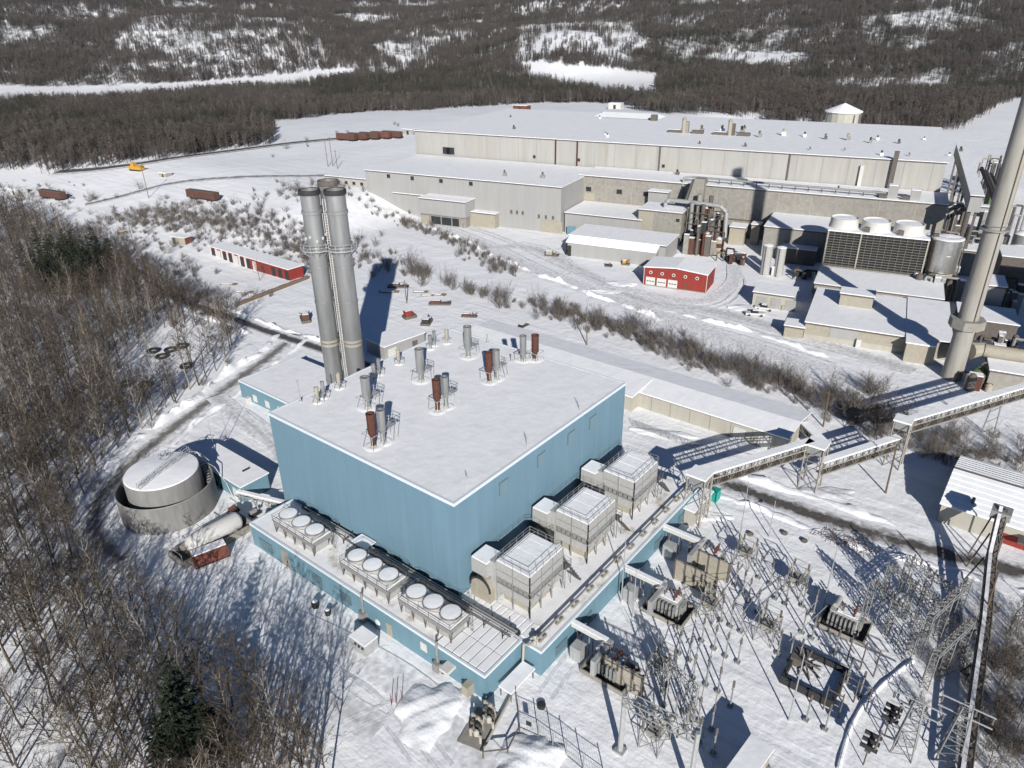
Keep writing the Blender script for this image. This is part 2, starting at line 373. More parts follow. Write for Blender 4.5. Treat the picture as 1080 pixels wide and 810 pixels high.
road('path_mill', [(385, 214), (430, 232), (490, 252), (560, 283), (640, 312), (720, 340), (790, 365), (860, 388), (930, 408)], 9, 'road_faint', 0.12, step=4)
road('path_mill_front', [(500, 262), (560, 262), (620, 290), (680, 318), (760, 330), (830, 350), (900, 372), (965, 392)], 6, 'road_grey', 0.18, step=4)
road('path_red_building', [(640, 300), (690, 312), (740, 318), (772, 300), (775, 280)], 5, 'road_faint', 0.22, step=3)
road('path_tank', [(228, 418), (258, 445), (292, 468), (300, 490)], 4.5, 'road_grey', 0.14)
road('path_annex', [(262, 640), (330, 668), (420, 716), (480, 770), (520, 815)], 5, 'road_faint', 0.10)
def berm(pts, off, width, h, label, seed, px=True):
    """ploughed bank of snow running beside a road"""
    P = smooth_path([gp(*q) for q in pts] if px else pts, 1.0); r2 = random.Random(seed); nx = 8; vs = []; ph_ = [r2.uniform(0, 6.28) for _ in range(5)]; acc = 0
    for i, q in enumerate(P):
        d = P[min(i+1, len(P)-1)]-P[max(i-1, 0)]; s = Vector((-d.y, d.x)).normalized(); acc += 1.0
        end = min(1, i/6, (len(P)-1-i)/6); hh = h*end*(0.62+0.3*math.sin(acc*0.31+ph_[0])+0.22*math.sin(acc*0.83+ph_[1])+0.2*r2.uniform(-1, 1)); wob = 0.5*math.sin(acc*0.23+ph_[2])+0.25*r2.uniform(-1, 1)
        for k in range(nx+1):
            t = k/nx*2-1; e = q+s*(off+wob+t*width/2*(0.8+0.2*math.sin(acc*0.5+ph_[3]))); vs.append((e.x, e.y, -0.12+max(0, hh)*max(0, 1-t*t)*(1+0.25*r2.uniform(-1, 1))))
    V_ = np.array(vs); V_[:, 2] += terr(V_[:, 0], V_[:, 1]); vs = V_.tolist()
    mb = MB(); mb.v = vs; mb.f = [(i*(nx+1)+k, i*(nx+1)+k+1, (i+1)*(nx+1)+k+1, (i+1)*(nx+1)+k)[::-1] for i in range(len(P)-1) for k in range(nx)]
    o = P[0]; return solo(mb, 'snow_berm', 'ground', (o.x, o.y, float(terr(o.x, o.y))), label, 'snow bank', smooth=True)
LR = [(312, 352), (290, 372), (262, 392), (228, 418), (190, 446), (150, 478), (118, 512), (100, 540), (104, 568), (128, 592)]
berm(LR, -4.2, 3.2, 1.4, 'ploughed snow berm on the wood side of the looping road', 1)
berm(LR[:6], 3.8, 2.4, 0.8, 'ploughed snow berm on the tank side of the looping road', 2)
RW = [(165, 300), (200, 320), (240, 334), (283, 350), (340, 369), (395, 388)]
berm(RW[:4], -3.6, 2.4, 1.0, 'snow berm along the near side of the wet road', 3); berm(RW, 3.6, 2.2, 0.9, 'snow berm along the far side of the wet road', 4)
RM = [(745, 498), (770, 512), (800, 522), (850, 540), (900, 556), (950, 571), (1010, 588), (1085, 606), (1140, 620)]
berm(RM, -4.2, 2.4, 0.6, 'snow berm on the substation side of the muddy road', 5); berm(RM[:6], 4.6, 3.0, 0.8, 'lumpy snow berm on the conveyor side of the muddy road', 6)
berm([(385, 208), (430, 226), (490, 246), (560, 277), (640, 306), (720, 334)], -6, 3.0, 1.2, 'long snow berm along the near edge of the mill road', 7)
berm([(700, 322), (760, 334), (830, 354), (900, 376)], -4.5, 2.6, 1.0, 'snow berm before the cream garage and front store', 8)
berm([(560, 745), (548, 772), (575, 790), (610, 815)], -2.0, 2.2, 0.9, 'snow berm outside the chain-link fence', 9)
M['road_rut'] = road_material('road_rut', (0.64, 0.65, 0.68), SN, 0.15, 0.8, 1.0)
def ruts(pts, gauge=1.7, w_=0.55, m_='road_rut', dz=0.045):
    P = smooth_path([gp(*q) for q in pts], 2.0)
    for s_ in (-1, 1):
        Q = []
        for i, q in enumerate(P):
            d = P[min(i+1, len(P)-1)]-P[max(i-1, 0)]; Q.append(q+Vector((-d.y, d.x)).normalized()*(s_*gauge/2))
        road('path_rut', Q, w_, m_, dz, px=False, step=2.0)
ruts([(300, 690), (350, 712), (400, 748), (440, 800)]); ruts([(285, 665), (340, 690), (395, 722), (430, 760), (470, 812)], dz=0.05); ruts([(360, 770), (400, 752), (430, 745), (470, 768)], dz=0.055)
ruts([(240, 425), (270, 452), (296, 480)], dz=0.15); ruts([(180, 470), (215, 440), (250, 432), (285, 455)], dz=0.152)
ruts([(520, 262), (560, 258), (600, 276), (590, 290), (540, 280), (520, 262)], 2.2, 0.8, dz=0.19); ruts([(640, 310), (700, 325), (760, 322), (782, 300), (772, 282)], 2.2, 0.8, dz=0.24)
ruts([(440, 225), (520, 258), (600, 296), (690, 330), (790, 358), (880, 386)], 2.4, 0.9, dz=0.2); ruts([(450, 222), (530, 252), (610, 288), (700, 320), (800, 348), (890, 372)], 2.4, 0.9, dz=0.21)
ruts([(720, 470), (780, 480), (830, 492)], 2.0, 0.6, dz=0.06); ruts([(575, 735), (600, 700), (625, 668)], 1.8, 0.5); ruts([(660, 640), (690, 690), (735, 780)], 1.8, 0.5, dz=0.05)
# ---------------------------------------------------------------- power house
W, D, ZR, ZA = 42.9, 39.6, 19.7, 4.07
ph = thing('power_house', (0, 0, 0), 'large pale blue power house with flat snowy roof and lower annex around it', 'building')
mb = MB(); mb.box(0, W, 0, D, 0, ZR); mb.build('wall', 'blue', ph)
mb = MB(); mb.box(0.25, W-0.25, 0.25, D-0.25, ZR-0.1, ZR+0.16); roof = mb.build('roof', 'roofsnow', ph)
mb = MB()
mb.box(-0.08, W+0.08, -0.08, 0.2, ZR-0.28, ZR+0.22).box(-0.08, W+0.08, D-0.2, D+0.08, ZR-0.28, ZR+0.22).box(-0.078, 0.2, 0.2, D-0.2, ZR-0.281, ZR+0.221).box(W-0.2, W+0.078, 0.2, D-0.2, ZR-0.281, ZR+0.221)
mb.build('roof_edging', 'trim', roof)
mb = MB()
for k in range(1, 9): mb.box(-0.05, 0.0, D*k/9-0.05, D*k/9+0.05, ZA, ZR-0.3)
for k in range(1, 10): mb.box(W*k/10-0.05, W*k/10+0.05, -0.05, 0.0, ZA, ZR-0.3)
mb.build('wall_seam', 'blue', ph, kind='stuff')
for x in (10.0, 18.8, 26.6, 32.8):
    mb = MB(); mb.box(x-1.0, x+1.0, -0.10, 0.02, 15.9, 18.0); fr = mb.build('louvre', 'louvre', ph)
    for k in range(6):
        mb = MB(); z = 16.05+k*0.32
        mb.add([(x-0.9, -0.10, z+0.2), (x+0.9, -0.10, z+0.2), (x+0.9, -0.24, z), (x-0.9, -0.24, z), (x-0.9, -0.10, z+0.17), (x+0.9, -0.10, z+0.17), (x+0.9, -0.24, z-0.03), (x-0.9, -0.24, z-0.03)],
               [(0,1,2,3)[::-1],(4,5,6,7),(3,2,6,7),(0,3,7,4),(1,5,6,2)]); mb.build('slat', 'louvreslat', fr)
# lower annex: along the left wall and along the right wall
an = MB(); an.prism([(-8.1, -11.45), (-0.94, -11.45), (-0.94, -14.6), (43.6, -14.6), (43.6, -8.9), (W, -8.9), (W, 0), (0, 0), (0, 37.3), (-8.1, 37.3)], 0, ZA)
an.build('annex_wall', 'bluefade', ph)
mb = MB(); mb.prism([(-7.8, -2.9), (0, -2.9), (0, 37.0), (-7.8, 37.0)], ZA, ZA+0.12); mb.build('annex_roof', 'decksnow', ph)
mb = MB(); mb.prism([(-0.6, -14.3), (43.3, -14.3), (43.3, -9.1), (42.5, -9.1), (42.5, -0.02), (0.02, -0.02), (-0.6, -3.0)], ZA, ZA+0.13); mb.build('annex_roof', 'decksnow', ph)
mb = MB()
mb.box(-8.16, -7.85, -11.5, 37.36, ZA-0.2, ZA+0.2).box(-7.85, -0.95, -11.51, -11.2, ZA-0.21, ZA+0.19).box(-0.95, -0.65, -14.66, -3.0, ZA-0.2, ZA+0.2).box(-0.65, 43.66, -14.67, -14.35, ZA-0.21, ZA+0.2).box(-7.85, 0, 37.05, 37.37, ZA-0.2, ZA+0.21).box(43.35, 43.67, -14.35, -8.9, ZA-0.2, ZA+0.2)
mb.build('annex_edging', 'trim', ph)
mb = MB(); mb.box(-7.84, -0.96, -11.19, -2.95, ZA, ZA+0.06); mb.build('panel_bed', 'iron', ph)
for i in range(2):
    for j in range(6):
        x0 = -7.7+i*3.35; y0 = -11.05+j*1.34
        mb = MB(); mb.box(x0, x0+3.2, y0, y0+1.16, ZA+0.06, ZA+0.24+0.02*((i+j) % 2)); mb.build('roof_panel', 'roofsnow', ph)
# ribs of the right deck showing through thin snow near the corner
for k in range(9):
    mb = MB(); y = -3.4-k*1.05; mb.box(-0.3, 2.4, y, y+0.8, ZA+0.131, ZA+0.20); mb.build('deck_panel', 'roofsnow', ph)
# doors, louvres and vents on the annex walls
def annex_item(name, m, y, w_, z0, z1, t=0.08):
    mb = MB(); mb.box(-8.1-t, -8.05, y-w_/2, y+w_/2, z0, z1); return mb.build(name, m, ph)
for y in (33.6,): 
    d = annex_item('louvre', 'louvre', y, 3.4, 0.5, 2.5)
    for k in range(5):
        mb = MB(); mb.box(-8.24, -8.18, y-1.6, y+1.6, 0.7+k*0.36, 0.86+k*0.36); mb.build('slat', 'louvreslat', d)
d = annex_item('door', 'concrete', 28.6, 1.9, 0.1, 3.1); MB().box(-8.28, -8.18, 28.0, 28.1, 1.2, 1.5).build('handle', 'dark', d)
annex_item('door', 'tan', 5.6, 1.0, 0.1, 2.3)
annex_item('door', 'white', -1.0, 1.1, 1.6, 3.0)
for y in (21.0, 14.5): annex_item('louvre', 'louvre', y, 2.4, 1.0, 2.6)
for y in (10.6, -3.6):
    mb = MB(); mb.tube((-8.3, y, 0), (-8.3, y, ZA+1.0), 0.16, 0.16, 8).box(-8.9, -8.1, y-0.5, y+0.5, 0.2, 1.6); mb.build('downpipe', 'steel', ph)
mb = MB(); mb.box(-9.6, -8.1, -6.6, -5.2, 2.2, 2.7); mb.build('canopy', 'white', ph)
mb = MB(); mb.box(-9.3, -8.1, -9.6, -8.6, 0.1, 1.8); mb.build('meter_box', 'tan', ph)
for x in (3.5, 9.5, 30, 38):
    mb = MB(); mb.box(x-1.3, x+1.3, -14.72, -14.6, 0.7, 2.3); d = mb.build('louvre', 'louvre', ph)
    for k in range(4): MB().box(x-1.2, x+1.2, -14.80, -14.73, 0.85+k*0.36, 1.0+k*0.36).build('slat', 'louvreslat', d)
# ---- railing / pipe run along the right edge of the deck
rl = thing('edge_pipe_run', (0, -13.3, ZA), 'pale pipe run on low stands along the outer edge of the annex deck', 'pipe')
MB().tube((0.2, -13.3, ZA+0.85), (42.8, -13.3, ZA+0.85), 0.13, 0.13, 8).build('pipe', 'steel', rl)
MB().tube((0.2, -13.0, ZA+0.55), (42.8, -13.0, ZA+0.55), 0.07, 0.07, 6).build('pipe', 'white', rl)
for k in range(12):
    x = 0.8+k*3.75
    MB().box(x-0.12, x+0.12, -13.45, -12.85, ZA+0.12, ZA+0.72).box(x-0.75, x+0.75, -13.75, -13.45, ZA+0.13, ZA+0.4).build('stand', 'cream', rl)
# pipe dropping over the front corner of the deck
pp = thing('corner_downpipe', (-1.5, -12.4, 0), 'cream pipe turning down the inside corner of the annex', 'pipe')
MB().path([(0.2, -13.3, ZA+0.85), (-1.4, -13.2, ZA+0.85), (-1.5, -12.3, ZA+0.5), (-1.5, -12.1, 0.4), (-4.0, -13.2, 0.4), (-14, -15.8, 0.4)], 0.17, 8).build('pipe', 'cream', pp)
MB().path([(-0.1, -13.0, ZA+1.2), (-0.6, -13.4, ZA+0.3), (-0.3, -12.6, ZA+0.8)], 0.25, 6).build('valve', 'cream', pp)
# ---- pipes at the foot of the left wall, on the deck
pr = thing('wall_pipe_rack', (-1.4, 14, ZA), 'bundle of snowy pipes on a low rack at the foot of the left blue wall', 'pipe rack')
for k, (x, z, r_) in enumerate(((-0.7, 0.9, 0.16), (-1.15, 1.0, 0.13), (-1.55, 0.8, 0.11), (-2.0, 1.05, 0.1))):
    MB().path([(x, 33-k*2, ZA+z), (x, 21+k*0.6, ZA+z), (x-0.4, 20+k*0.6, ZA+z+0.35), (x-0.4, 16, ZA+z+0.35), (x, 15, ZA+z), (x, -10.6, ZA+z)], r_, 6).build('pipe', ('steel', 'galv', 'white', 'iron')[k], pr)
for k in range(14):
    y = -9.5+k*3.1; MB().box(-2.3, -2.2, y, y+0.1, ZA+0.1, ZA+1.3).box(-0.5, -0.4, y, y+0.1, ZA+0.1, ZA+1.3).box(-2.3, -0.4, y, y+0.1, ZA+0.6, ZA+0.72).build('stand', 'dark', pr)
MB().box(-2.4, -0.3, 16.2, 19.4, ZA+1.75, ZA+1.85).build('snow_cap', 'roofsnow', pr)
MB().box(-0.55, -0.15, -10.8, 34, ZA+0.15, ZA+0.5).build('cable_tray', 'dark', pr)
# ---- fan coolers on the annex roof
def cooler(y0, y1, label):
    L_ = y1-y0; c = thing('fan_cooler', (-5.1, (y0+y1)/2, ZA+0.12), label, 'cooler', 'fan coolers on the annex roof')
    z = ZA+0.12; x0, x1 = -6.9, -3.4
    for sx in (x0+0.1, x1-0.1):
        for k in range(5):
            y = y0+0.15+k*(L_-0.3)/4
            MB().tube((sx, y-0.35, z+2.1), (sx, y, z), 0.07, 0.07, 5).tube((sx, y+0.35, z+2.1), (sx, y, z), 0.07, 0.07, 5).build('leg', 'iron', c)
    MB().box(x0+0.45, x1-0.45, y0+0.5, y1-0.5, z, z+1.5).build('plinth', 'panelgrey', c)
    MB().box(x0, x1, y0, y1, z+1.55, z+2.3).box(x0-0.12, x1+0.12, y0-0.12, y1+0.12, z+2.3, z+2.42).build('coil_box', 'steel', c)
    MB().box(x0+0.05, x1-0.05, y0+0.05, y1-0.05, z+2.42, z+2.5).build('snow', 'roofsnow', c)
    rail = MB()
    for sx in (x0-0.1, x1+0.1):
        for zz in (2.9, 3.35): rail.tube((sx, y0, z+zz), (sx, y1, z+zz), 0.035, 0.035, 4)
        for k in range(6): y = y0+k*L_/5; rail.tube((sx, y, z+2.3), (sx, y, z+3.35), 0.035, 0.035, 4)
    for sy in (y0, y1):
        for zz in (2.9, 3.35): rail.tube((x0-0.1, sy, z+zz), (x1+0.1, sy, z+zz), 0.035, 0.035, 4)
    rail.build('railing', 'iron', c)
    for k in range(3):
        y = y0+L_*(k+0.5)/3; cc = (-5.1, y)
        f = MB().lathe(cc, [(1.42, z+2.45), (1.36, z+2.8), (1.40, z+3.25), (1.32, z+3.25), (1.30, z+3.0)], 28, cap0=True, cap1=False).build('fan_shroud', 'panelgrey', c, True)
        MB().lathe(cc, [(1.33, z+3.12), (1.3, z+3.24), (0.7, z+3.29), (0.02, z+3.3)], 28, cap0=False).build('snow_disc', 'roofsnow', f)
        rb = MB().ring(cc, 1.43, z+3.2, 0.05, 24); rb.build('rim', 'iron', f)
    lad = MB()
    for sy in (y0-0.9, y0-0.5): lad.tube((x1-0.3, sy, z), (x1-0.3, sy, z+3.3), 0.04, 0.04, 4)
    for k in range(8): lad.tube((x1-0.3, y0-0.9, z+0.3+k*0.38), (x1-0.3, y0-0.5, z+0.3+k*0.38), 0.03, 0.03, 4)
    lad.build('ladder', 'iron', c)
cooler(22.6, 32.2, 'three-fan cooler nearest the storage tank on the annex roof')
cooler(6.6, 16.3, 'three-fan cooler in the middle of the three on the annex roof')
cooler(-4.9, 4.4, 'three-fan cooler beside the panelled roof corner of the annex')
# ---- turbine intake filter houses on the right deck
def intake(x0, label):
    z = ZA+0.13; x1 = x0+7.4; y0, y1 = -10.1, -4.5
    c = thing('intake_filter_house', (x0+3.7, -7.3, z), label, 'filter house', 'intake filter houses on the annex deck')
    MB().box(x0+0.05, x1-0.05, y0+0.05, y1, z+1.9, z+3.4).box(x0, x1, y0, y1, z+4.3, z+6.9).build('casing', 'panelgrey', c)
    MB().box(x0+0.3, x1-0.3, y0+0.35, y1-0.3, z+3.4, z+4.3).build('filter_bank', 'iron', c)
    MB().box(x0+0.9, x1-0.6, y0+0.9, y1-0.6, z, z+1.9).build('base', 'tan', c)
    s_ = MB()
    n = 6
    for k in range(n): 
        xa = x0+0.06+k*(7.28/n); s_.box(xa, xa+7.28/n-0.07, y0+0.06, y1-0.06, z+6.9, z+7.05+0.03*(k % 2))
    s_.build('snow_roof', 'roofsnow', c)
    fr = MB()
    for k in range(4): 
        x = x0+k*7.4/3; fr.box(x-0.07, x+0.07, y0-0.07, y0+0.05, z, z+6.9)
    for k in range(3):
        y = y0+k*5.6/2; fr.box(x0-0.07, x0+0.05, y-0.07, y+0.07, z, z+6.9)
    fr.box(x0-0.09, x1+0.09, y0-0.09, y0, z+4.2, z+4.35).box(x0-0.09, x0, y0, y1, z+4.21, z+4.34).box(x0-0.09, x1+0.09, y0-0.09, y0, z+3.3, z+3.45).box(x0-0.09, x0, y0, y1, z+3.31, z+3.44)
    fr.box(x0-0.08, x1+0.08, y0-0.08, y0, z+5.55, z+5.63).box(x0-0.08, x0, y0, y1, z+5.56, z+5.62)
    fr.build('frame', 'steel', c)
    for k in range(3):
        xa = x0+0.4+k*2.4; 
        for j in range(3): MB().box(xa+j*0.75, xa+0.5+j*0.75, y0-0.02, y0+0.4, z+3.5, z+4.1).build('filter', 'steel', c)
    for k in range(2):
        for j in range(3): MB().box(x0-0.02, x0+0.4, y0+0.5+k*2.7+j*0.8, y0+1.0+k*2.7+j*0.8, z+3.5, z+4.1).build('filter', 'steel', c)
    rl = MB()
    for zz in (7.5, 8.0):
        rl.path([(x0, y0, z+zz), (x1, y0, z+zz), (x1, y1, z+zz), (x0, y1, z+zz), (x0, y0, z+zz)], 0.035, 4)
    for k in range(6):
        x = x0+k*7.4/5; rl.tube((x, y0, z+6.9), (x, y0, z+8), 0.035, 0.035, 4).tube((x, y1, z+6.9), (x, y1, z+8), 0.035, 0.035, 4)
    for k in range(1, 4):
        y = y0+k*5.6/4; rl.tube((x0, y, z+6.9), (x0, y, z+8), 0.035, 0.035, 4).tube((x1, y, z+6.9), (x1, y, z+8), 0.035, 0.035, 4)
    rl.tube((x0, y1-0.9, z+7.5), (x1, y1-0.9, z+7.5), 0.05, 0.05, 4).build('railing', 'steel', c)
    # brace straps, access stair and platform
    br = MB()
    for k in range(3):
        xa = x0+k*7.4/3; br.tube((xa, y0-0.05, z+1.9), (xa+1.2, y0-0.05, z+3.3), 0.05, 0.05, 4).tube((xa+2.46, y0-0.05, z+1.9), (xa+1.3, y0-0.05, z+3.3), 0.05, 0.05, 4)
    br.build('brace', 'steel', c)
    st = MB(); st.box(x1+0.1, x1+1.5, y0-0.4, y0+0.8, z+3.25, z+3.35)
    for a, b in ((x1+0.1, y0-0.4), (x1+1.5, y0-0.4), (x1+1.5, y0+0.8)): st.tube((a, b, z), (a, b, z+4.4), 0.05, 0.05, 4)
    for zz in (3.8, 4.35): st.path([(x1+0.1, y0-0.4, z+zz), (x1+1.5, y0-0.4, z+zz), (x1+1.5, y0+0.8, z+zz)], 0.035, 4)
    for k in range(10): st.box(x1+0.2+k*0.27, x1+0.5+k*0.27, y0-1.3, y0-0.5, z+3.1-k*0.33, z+3.16-k*0.33)
    st.build('stair_platform', 'iron', c)
    # duct hood and transition back to the blue wall
    MB().box(x0-0.15, x0+1.9, y1, y1+0.9, z+0.2, z+6.6).build('end_panel', 'panelgrey', c)
    MB().box(x0-0.9, x0+2.2, y1+0.9, -0.9, z+4.0, z+6.3).build('duct', 'panelgrey', c)
    MB().box(x0-0.85, x0+2.15, y1+0.95, -0.95, z+6.3, z+6.48).build('snow', 'roofsnow', c)
    q = MB(); n = 14
    for k in range(2): pass
    xs = (x0-1.2, x0+2.0)
    prof = [(0.0, 0.0)]+[(1.7-1.7*math.cos(math.pi*k/n), 2.0+1.5*math.sin(math.pi*k/n)) for k in range(n+1)]+[(3.4, 0.0)]
    vs = [(xa, -0.9-3.4+p_[0]-0.0, z+p_[1]) for xa in xs for p_ in prof]; m_ = len(prof)
    q.add(vs, [tuple(range(m_))[::-1], tuple(range(m_, 2*m_))]+[(i, i+1, m_+i+1, m_+i) for i in range(m_-1)]); q.build('silencer', 'tan', c)
    q = MB(); r_ = 1.55
    q.path([(x0-1.25, -0.9-1.7+1.75*math.cos(math.pi*k/10), z+2.0+1.75*math.sin(math.pi*k/10)) for k in range(11)], 0.16, 6).build('expansion_joint', 'dark', c)
intake(2.7, 'intake filter house nearest the front corner of the blue building')
intake(16.4, 'intake filter house standing between the two others')
intake(29.4, 'intake filter house nearest the conveyor tower')
# ---- roof exhausts
def stand(mb, x, y, w_, z, h):
    for sx in (-w_, w_):
        for sy in (-w_, w_): mb.tube((x+sx, y+sy, z), (x+sx*0.9, y+sy*0.9, z+h), 0.06, 0.06, 4)
    mb.path([(x-w_, y-w_, z+h), (x+w_, y-w_, z+h), (x+w_, y+w_, z+h), (x-w_, y+w_, z+h), (x-w_, y-w_, z+h)], 0.07, 4)
    return mb
def exhaust(cols, label, leg=1.7, plat=None):
    x, y = cols[0][0], cols[0][1]; z = ZR+0.16
    c = thing('roof_exhaust', (x, y, z), label, 'exhaust stack', 'exhaust stacks on the blue building roof')
    for (xx, yy, r_, top, m_) in cols:
        p_ = MB().lathe((xx, yy), [(r_*0.55, z+0.3), (r_*0.6, z+leg*0.75), (r_, z+leg), (r_, top-0.3), (r_*1.06, top-0.3), (r_*1.06, top), (r_*0.85, top), (r_*0.83, top-0.4)], 18, cap1=True).build('pipe', m_, c, True)
        MB().lathe((xx, yy), [(r_*0.84, top-0.42), (r_*0.84, top-0.38)], 18).build('mouth', 'dark' if m_ != 'rust' else 'rust', p_)
        MB().lathe((xx, yy), [(r_*0.75, z-0.1), (r_*0.75, z+0.35)], 14).build('curb', 'cream', c)
        MB().lathe((xx, yy), [(r_*2.6, z-0.02), (r_*1.9, z+0.10), (r_*1.2, z+0.16), (r_*0.8, z+0.05)], 16, False, False).build('snow_drift', 'roofsnow', c, True)
    s_ = MB()
    for (xx, yy, r_, top, m_) in cols: stand(s_, xx, yy, r_*1.5+0.15, z, leg)
    if plat:
        (xx, yy, r_, top, m_) = cols[-1]
        s_.box(xx+r_+0.2, xx+r_+1.5, yy-0.8, yy+0.8, z+leg, z+leg+0.08)
        for zz in (0.5, 1.0): s_.path([(xx+r_+0.2, yy-0.8, z+leg+zz), (xx+r_+1.5, yy-0.8, z+leg+zz), (xx+r_+1.5, yy+0.8, z+leg+zz), (xx+r_+0.2, yy+0.8, z+leg+zz)], 0.04, 4)
        for a, b in ((1.5, -0.8), (1.5, 0.8)): s_.tube((xx+r_+a, yy+b, z), (xx+r_+a, yy+b, z+leg+1.0), 0.05, 0.05, 4)
    s_.build('support_frame', 'galv', c)
for i, x in enumerate((10.7, 22.7, 34.9)):
    exhaust([(x, 28.3, 0.72, 25.3+0.5*(i > 0), 'flue')], ('single silver exhaust stack nearest the three tall flues', 'single silver exhaust stack near the middle of the blue roof', 'single silver exhaust stack near the far edge of the blue roof')[i], 1.9, True)
for i, x in enumerate((3.2, 16.6, 29.3)):
    exhaust([(x, 18.6, 0.62, 25.4, 'rust'), (x+1.7, 18.4, 0.6, 25.3, 'flue')], ('rusty and silver twin exhausts nearest the left wall of the blue roof', 'rusty and silver twin exhausts in the middle of the blue roof', 'squat rusty and silver twin exhausts beyond the middle pair')[i], 2.3, True)
exhaust([(39.6, 19.3, 0.6, 24.7, 'flue'), (41.2, 17.8, 0.66, 24.7, 'rust')], 'silver and rusty twin exhausts by the far edge of the blue roof', 1.6)
for i, (x, y, a, b) in enumerate(((6.9, 36.0, 'tan', 'flue'), (12.3, 37.2, 'tan', None), (18.3, 35.2, 'flue', 'flue'), (25.0, 36.2, 'tan', None), (33.2, 36.2, 'flue', 'flue'), (37.0, 35.6, 'tan', None))):
    cs = [(x, y, 0.34, 22.7, a)]
    if b: cs.append((x+1.6, y+0.5, 0.3, 22.9, b))
    exhaust(cs, ('tan and silver small vent pair at the left end of the roof edge row', 'tan small vent just below the tall flues', 'two small silver vents right of the tall flues', 'tan small vent in front of the grey shed', 'two small silver vents between two tan vents along the far roof edge', 'pale tan small vent at the far corner of the roof')[i], 1.1)
for i, (x, y, h) in enumerate(((5.4, 38.6, 4.0), (38.1, 20.8, 1.5), (41.8, 29.6, 1.9))):
    solo(MB().tube((x, y, ZR), (x, y, ZR+h), 0.14, 0.12, 8).tube((x, y, ZR), (x, y, ZR+0.4), 0.3, 0.25, 8), 'vent_pipe', 'galv', (x, y, ZR), ('tall thin pipe at the left rear edge of the blue roof', 'short plain vent pipe beside the far twin exhausts', 'thin vent pipe near the far end of the blue roof')[i], 'vent')
for i, (x, y) in enumerate(((3.6, 1.0), (16.6, 0.9), (30.2, 0.9))):
    q = MB()
    for k in range(3): q.tube((x+k*0.35, y+0.2*k, ZR), (x+k*0.35-0.1, y+0.2*k, ZR+2.2-k*0.35), 0.04, 0.03, 4)
    solo(q, 'roof_antenna', 'galv', (x, y, ZR), ('thin rods on the roof edge above the front corner', 'thin rods on the roof edge midway along the right wall', 'thin rods on the roof edge near the far right corner')[i], 'antenna')
# ---- rear annex and the three flues
ra = thing('rear_annex', (28, 60, 0), 'low blue annex with snowy roof at the foot of the tall flues', 'building')
MB().box(20.2, 36.0, 39.7, 84, 0, ZA).build('wall', 'bluefade', ra)
MB().box(20.4, 35.8, 39.8, 83.8, ZA, ZA+0.16).build('roof', 'roofsnow', ra)
MB().box(20.1, 20.4, 39.7, 84.1, ZA-0.2, ZA+0.2).box(20.4, 36.1, 83.8, 84.1, ZA-0.2, ZA+0.2).build('roof_edging', 'trim', ra)
for y in (78.5, 74, 69.5):
    MB().box(20.08, 20.2, y-0.7, y+0.7, 0.6, 2.2).build('window', 'white', ra)
MB().box(19.0, 20.1, 80.0, 81.0, 0.1, 1.3).build('meter_box', 'white', ra)
CH = ((27.4, 58.9), (30.2, 55.1), (32.0, 59.1))
fl = thing('flue_stack', (30, 57, 0), 'three tall silver flues bound together with platform ring and ladder', 'chimney')
for i, (x, y) in enumerate(CH):
    top = 47.6+(0.0, 0.0, 0.9)[i]; r_ = (1.74, 1.82, 1.74)[i]
    prof = [(r_*1.0, 0)]
    for z in (9, 17.5, 26, 33): prof += [(r_, z), (r_+0.09, z), (r_+0.09, z+0.35), (r_, z+0.35)]
    prof += [(r_, 43.2), (r_+0.16, 43.3), (r_+0.16, 43.9), (r_, 44.0), (r_, top-0.7), (r_+0.22, top-0.7), (r_+0.22, top), (r_-0.18, top), (r_-0.2, top-2.5)]
    f = MB().lathe((x, y), prof, 40, cap1=True).build('flue', 'flue', fl, True)
    MB().lathe((x, y), [(r_+0.24, top-0.75), (r_+0.26, top-0.1), (r_+0.2, top+0.06), (r_-0.15, top+0.06), (r_-0.17, top-1.5)], 40, cap0=False, cap1=False).build('rim', 'iron' if i == 2 else 'dark', f, True)
    MB().lathe((x, y), [(r_-0.21, top-2.5), (r_-0.21, top-2.4)], 24).build('mouth', 'dark' if i == 0 else 'rust', f)
    MB().lathe((x, y), [(r_+0.05, 17.0), (r_+0.05, 18.3)], 40, False, False).build('band', 'tan', f, True)
pl = MB()
for (x, y) in CH:
    pl.lathe((x, y), [(1.85, 36.6), (3.0, 36.6), (3.0, 36.8), (1.85, 36.8)], 28, False, False)
    for zz in (37.3, 37.9): pl.ring((x, y), 2.95, zz, 0.06, 24)
    for k in range(12):
        t = 2*math.pi*k/12; pl.tube((x+2.95*math.cos(t), y+2.95*math.sin(t), 36.7), (x+2.95*math.cos(t), y+2.95*math.sin(t), 37.9), 0.05, 0.05, 4).tube((x+2.9*math.cos(t), y+2.9*math.sin(t), 36.6), (x+1.8*math.cos(t), y+1.8*math.sin(t), 35.4), 0.08, 0.08, 4)
pl.build('platform', 'galv', fl)
ld = MB()
for s_ in (-0.25, 0.25): ld.tube((28.6+s_*0.7, 56.6-s_*0.6, 4), (28.6+s_*0.7, 56.6-s_*0.6, 46), 0.07, 0.07, 4)
for k in range(80): ld.tube((28.42, 56.75, 4.3+k*0.5), (28.78, 56.45, 4.3+k*0.5), 0.05, 0.05, 4)
ld.build('ladder', 'white', fl)
for k in range(9):
    t = k*0.7
    MB().box(27.4+1.8*math.cos(t)-0.15, 27.4+1.8*math.cos(t)+0.15, 58.9+1.8*math.sin(t)-0.15, 58.9+1.8*math.sin(t)+0.15, 38.2+0.4*(k % 3), 38.7+0.4*(k % 3)).build('sampling_port', 'white', fl)
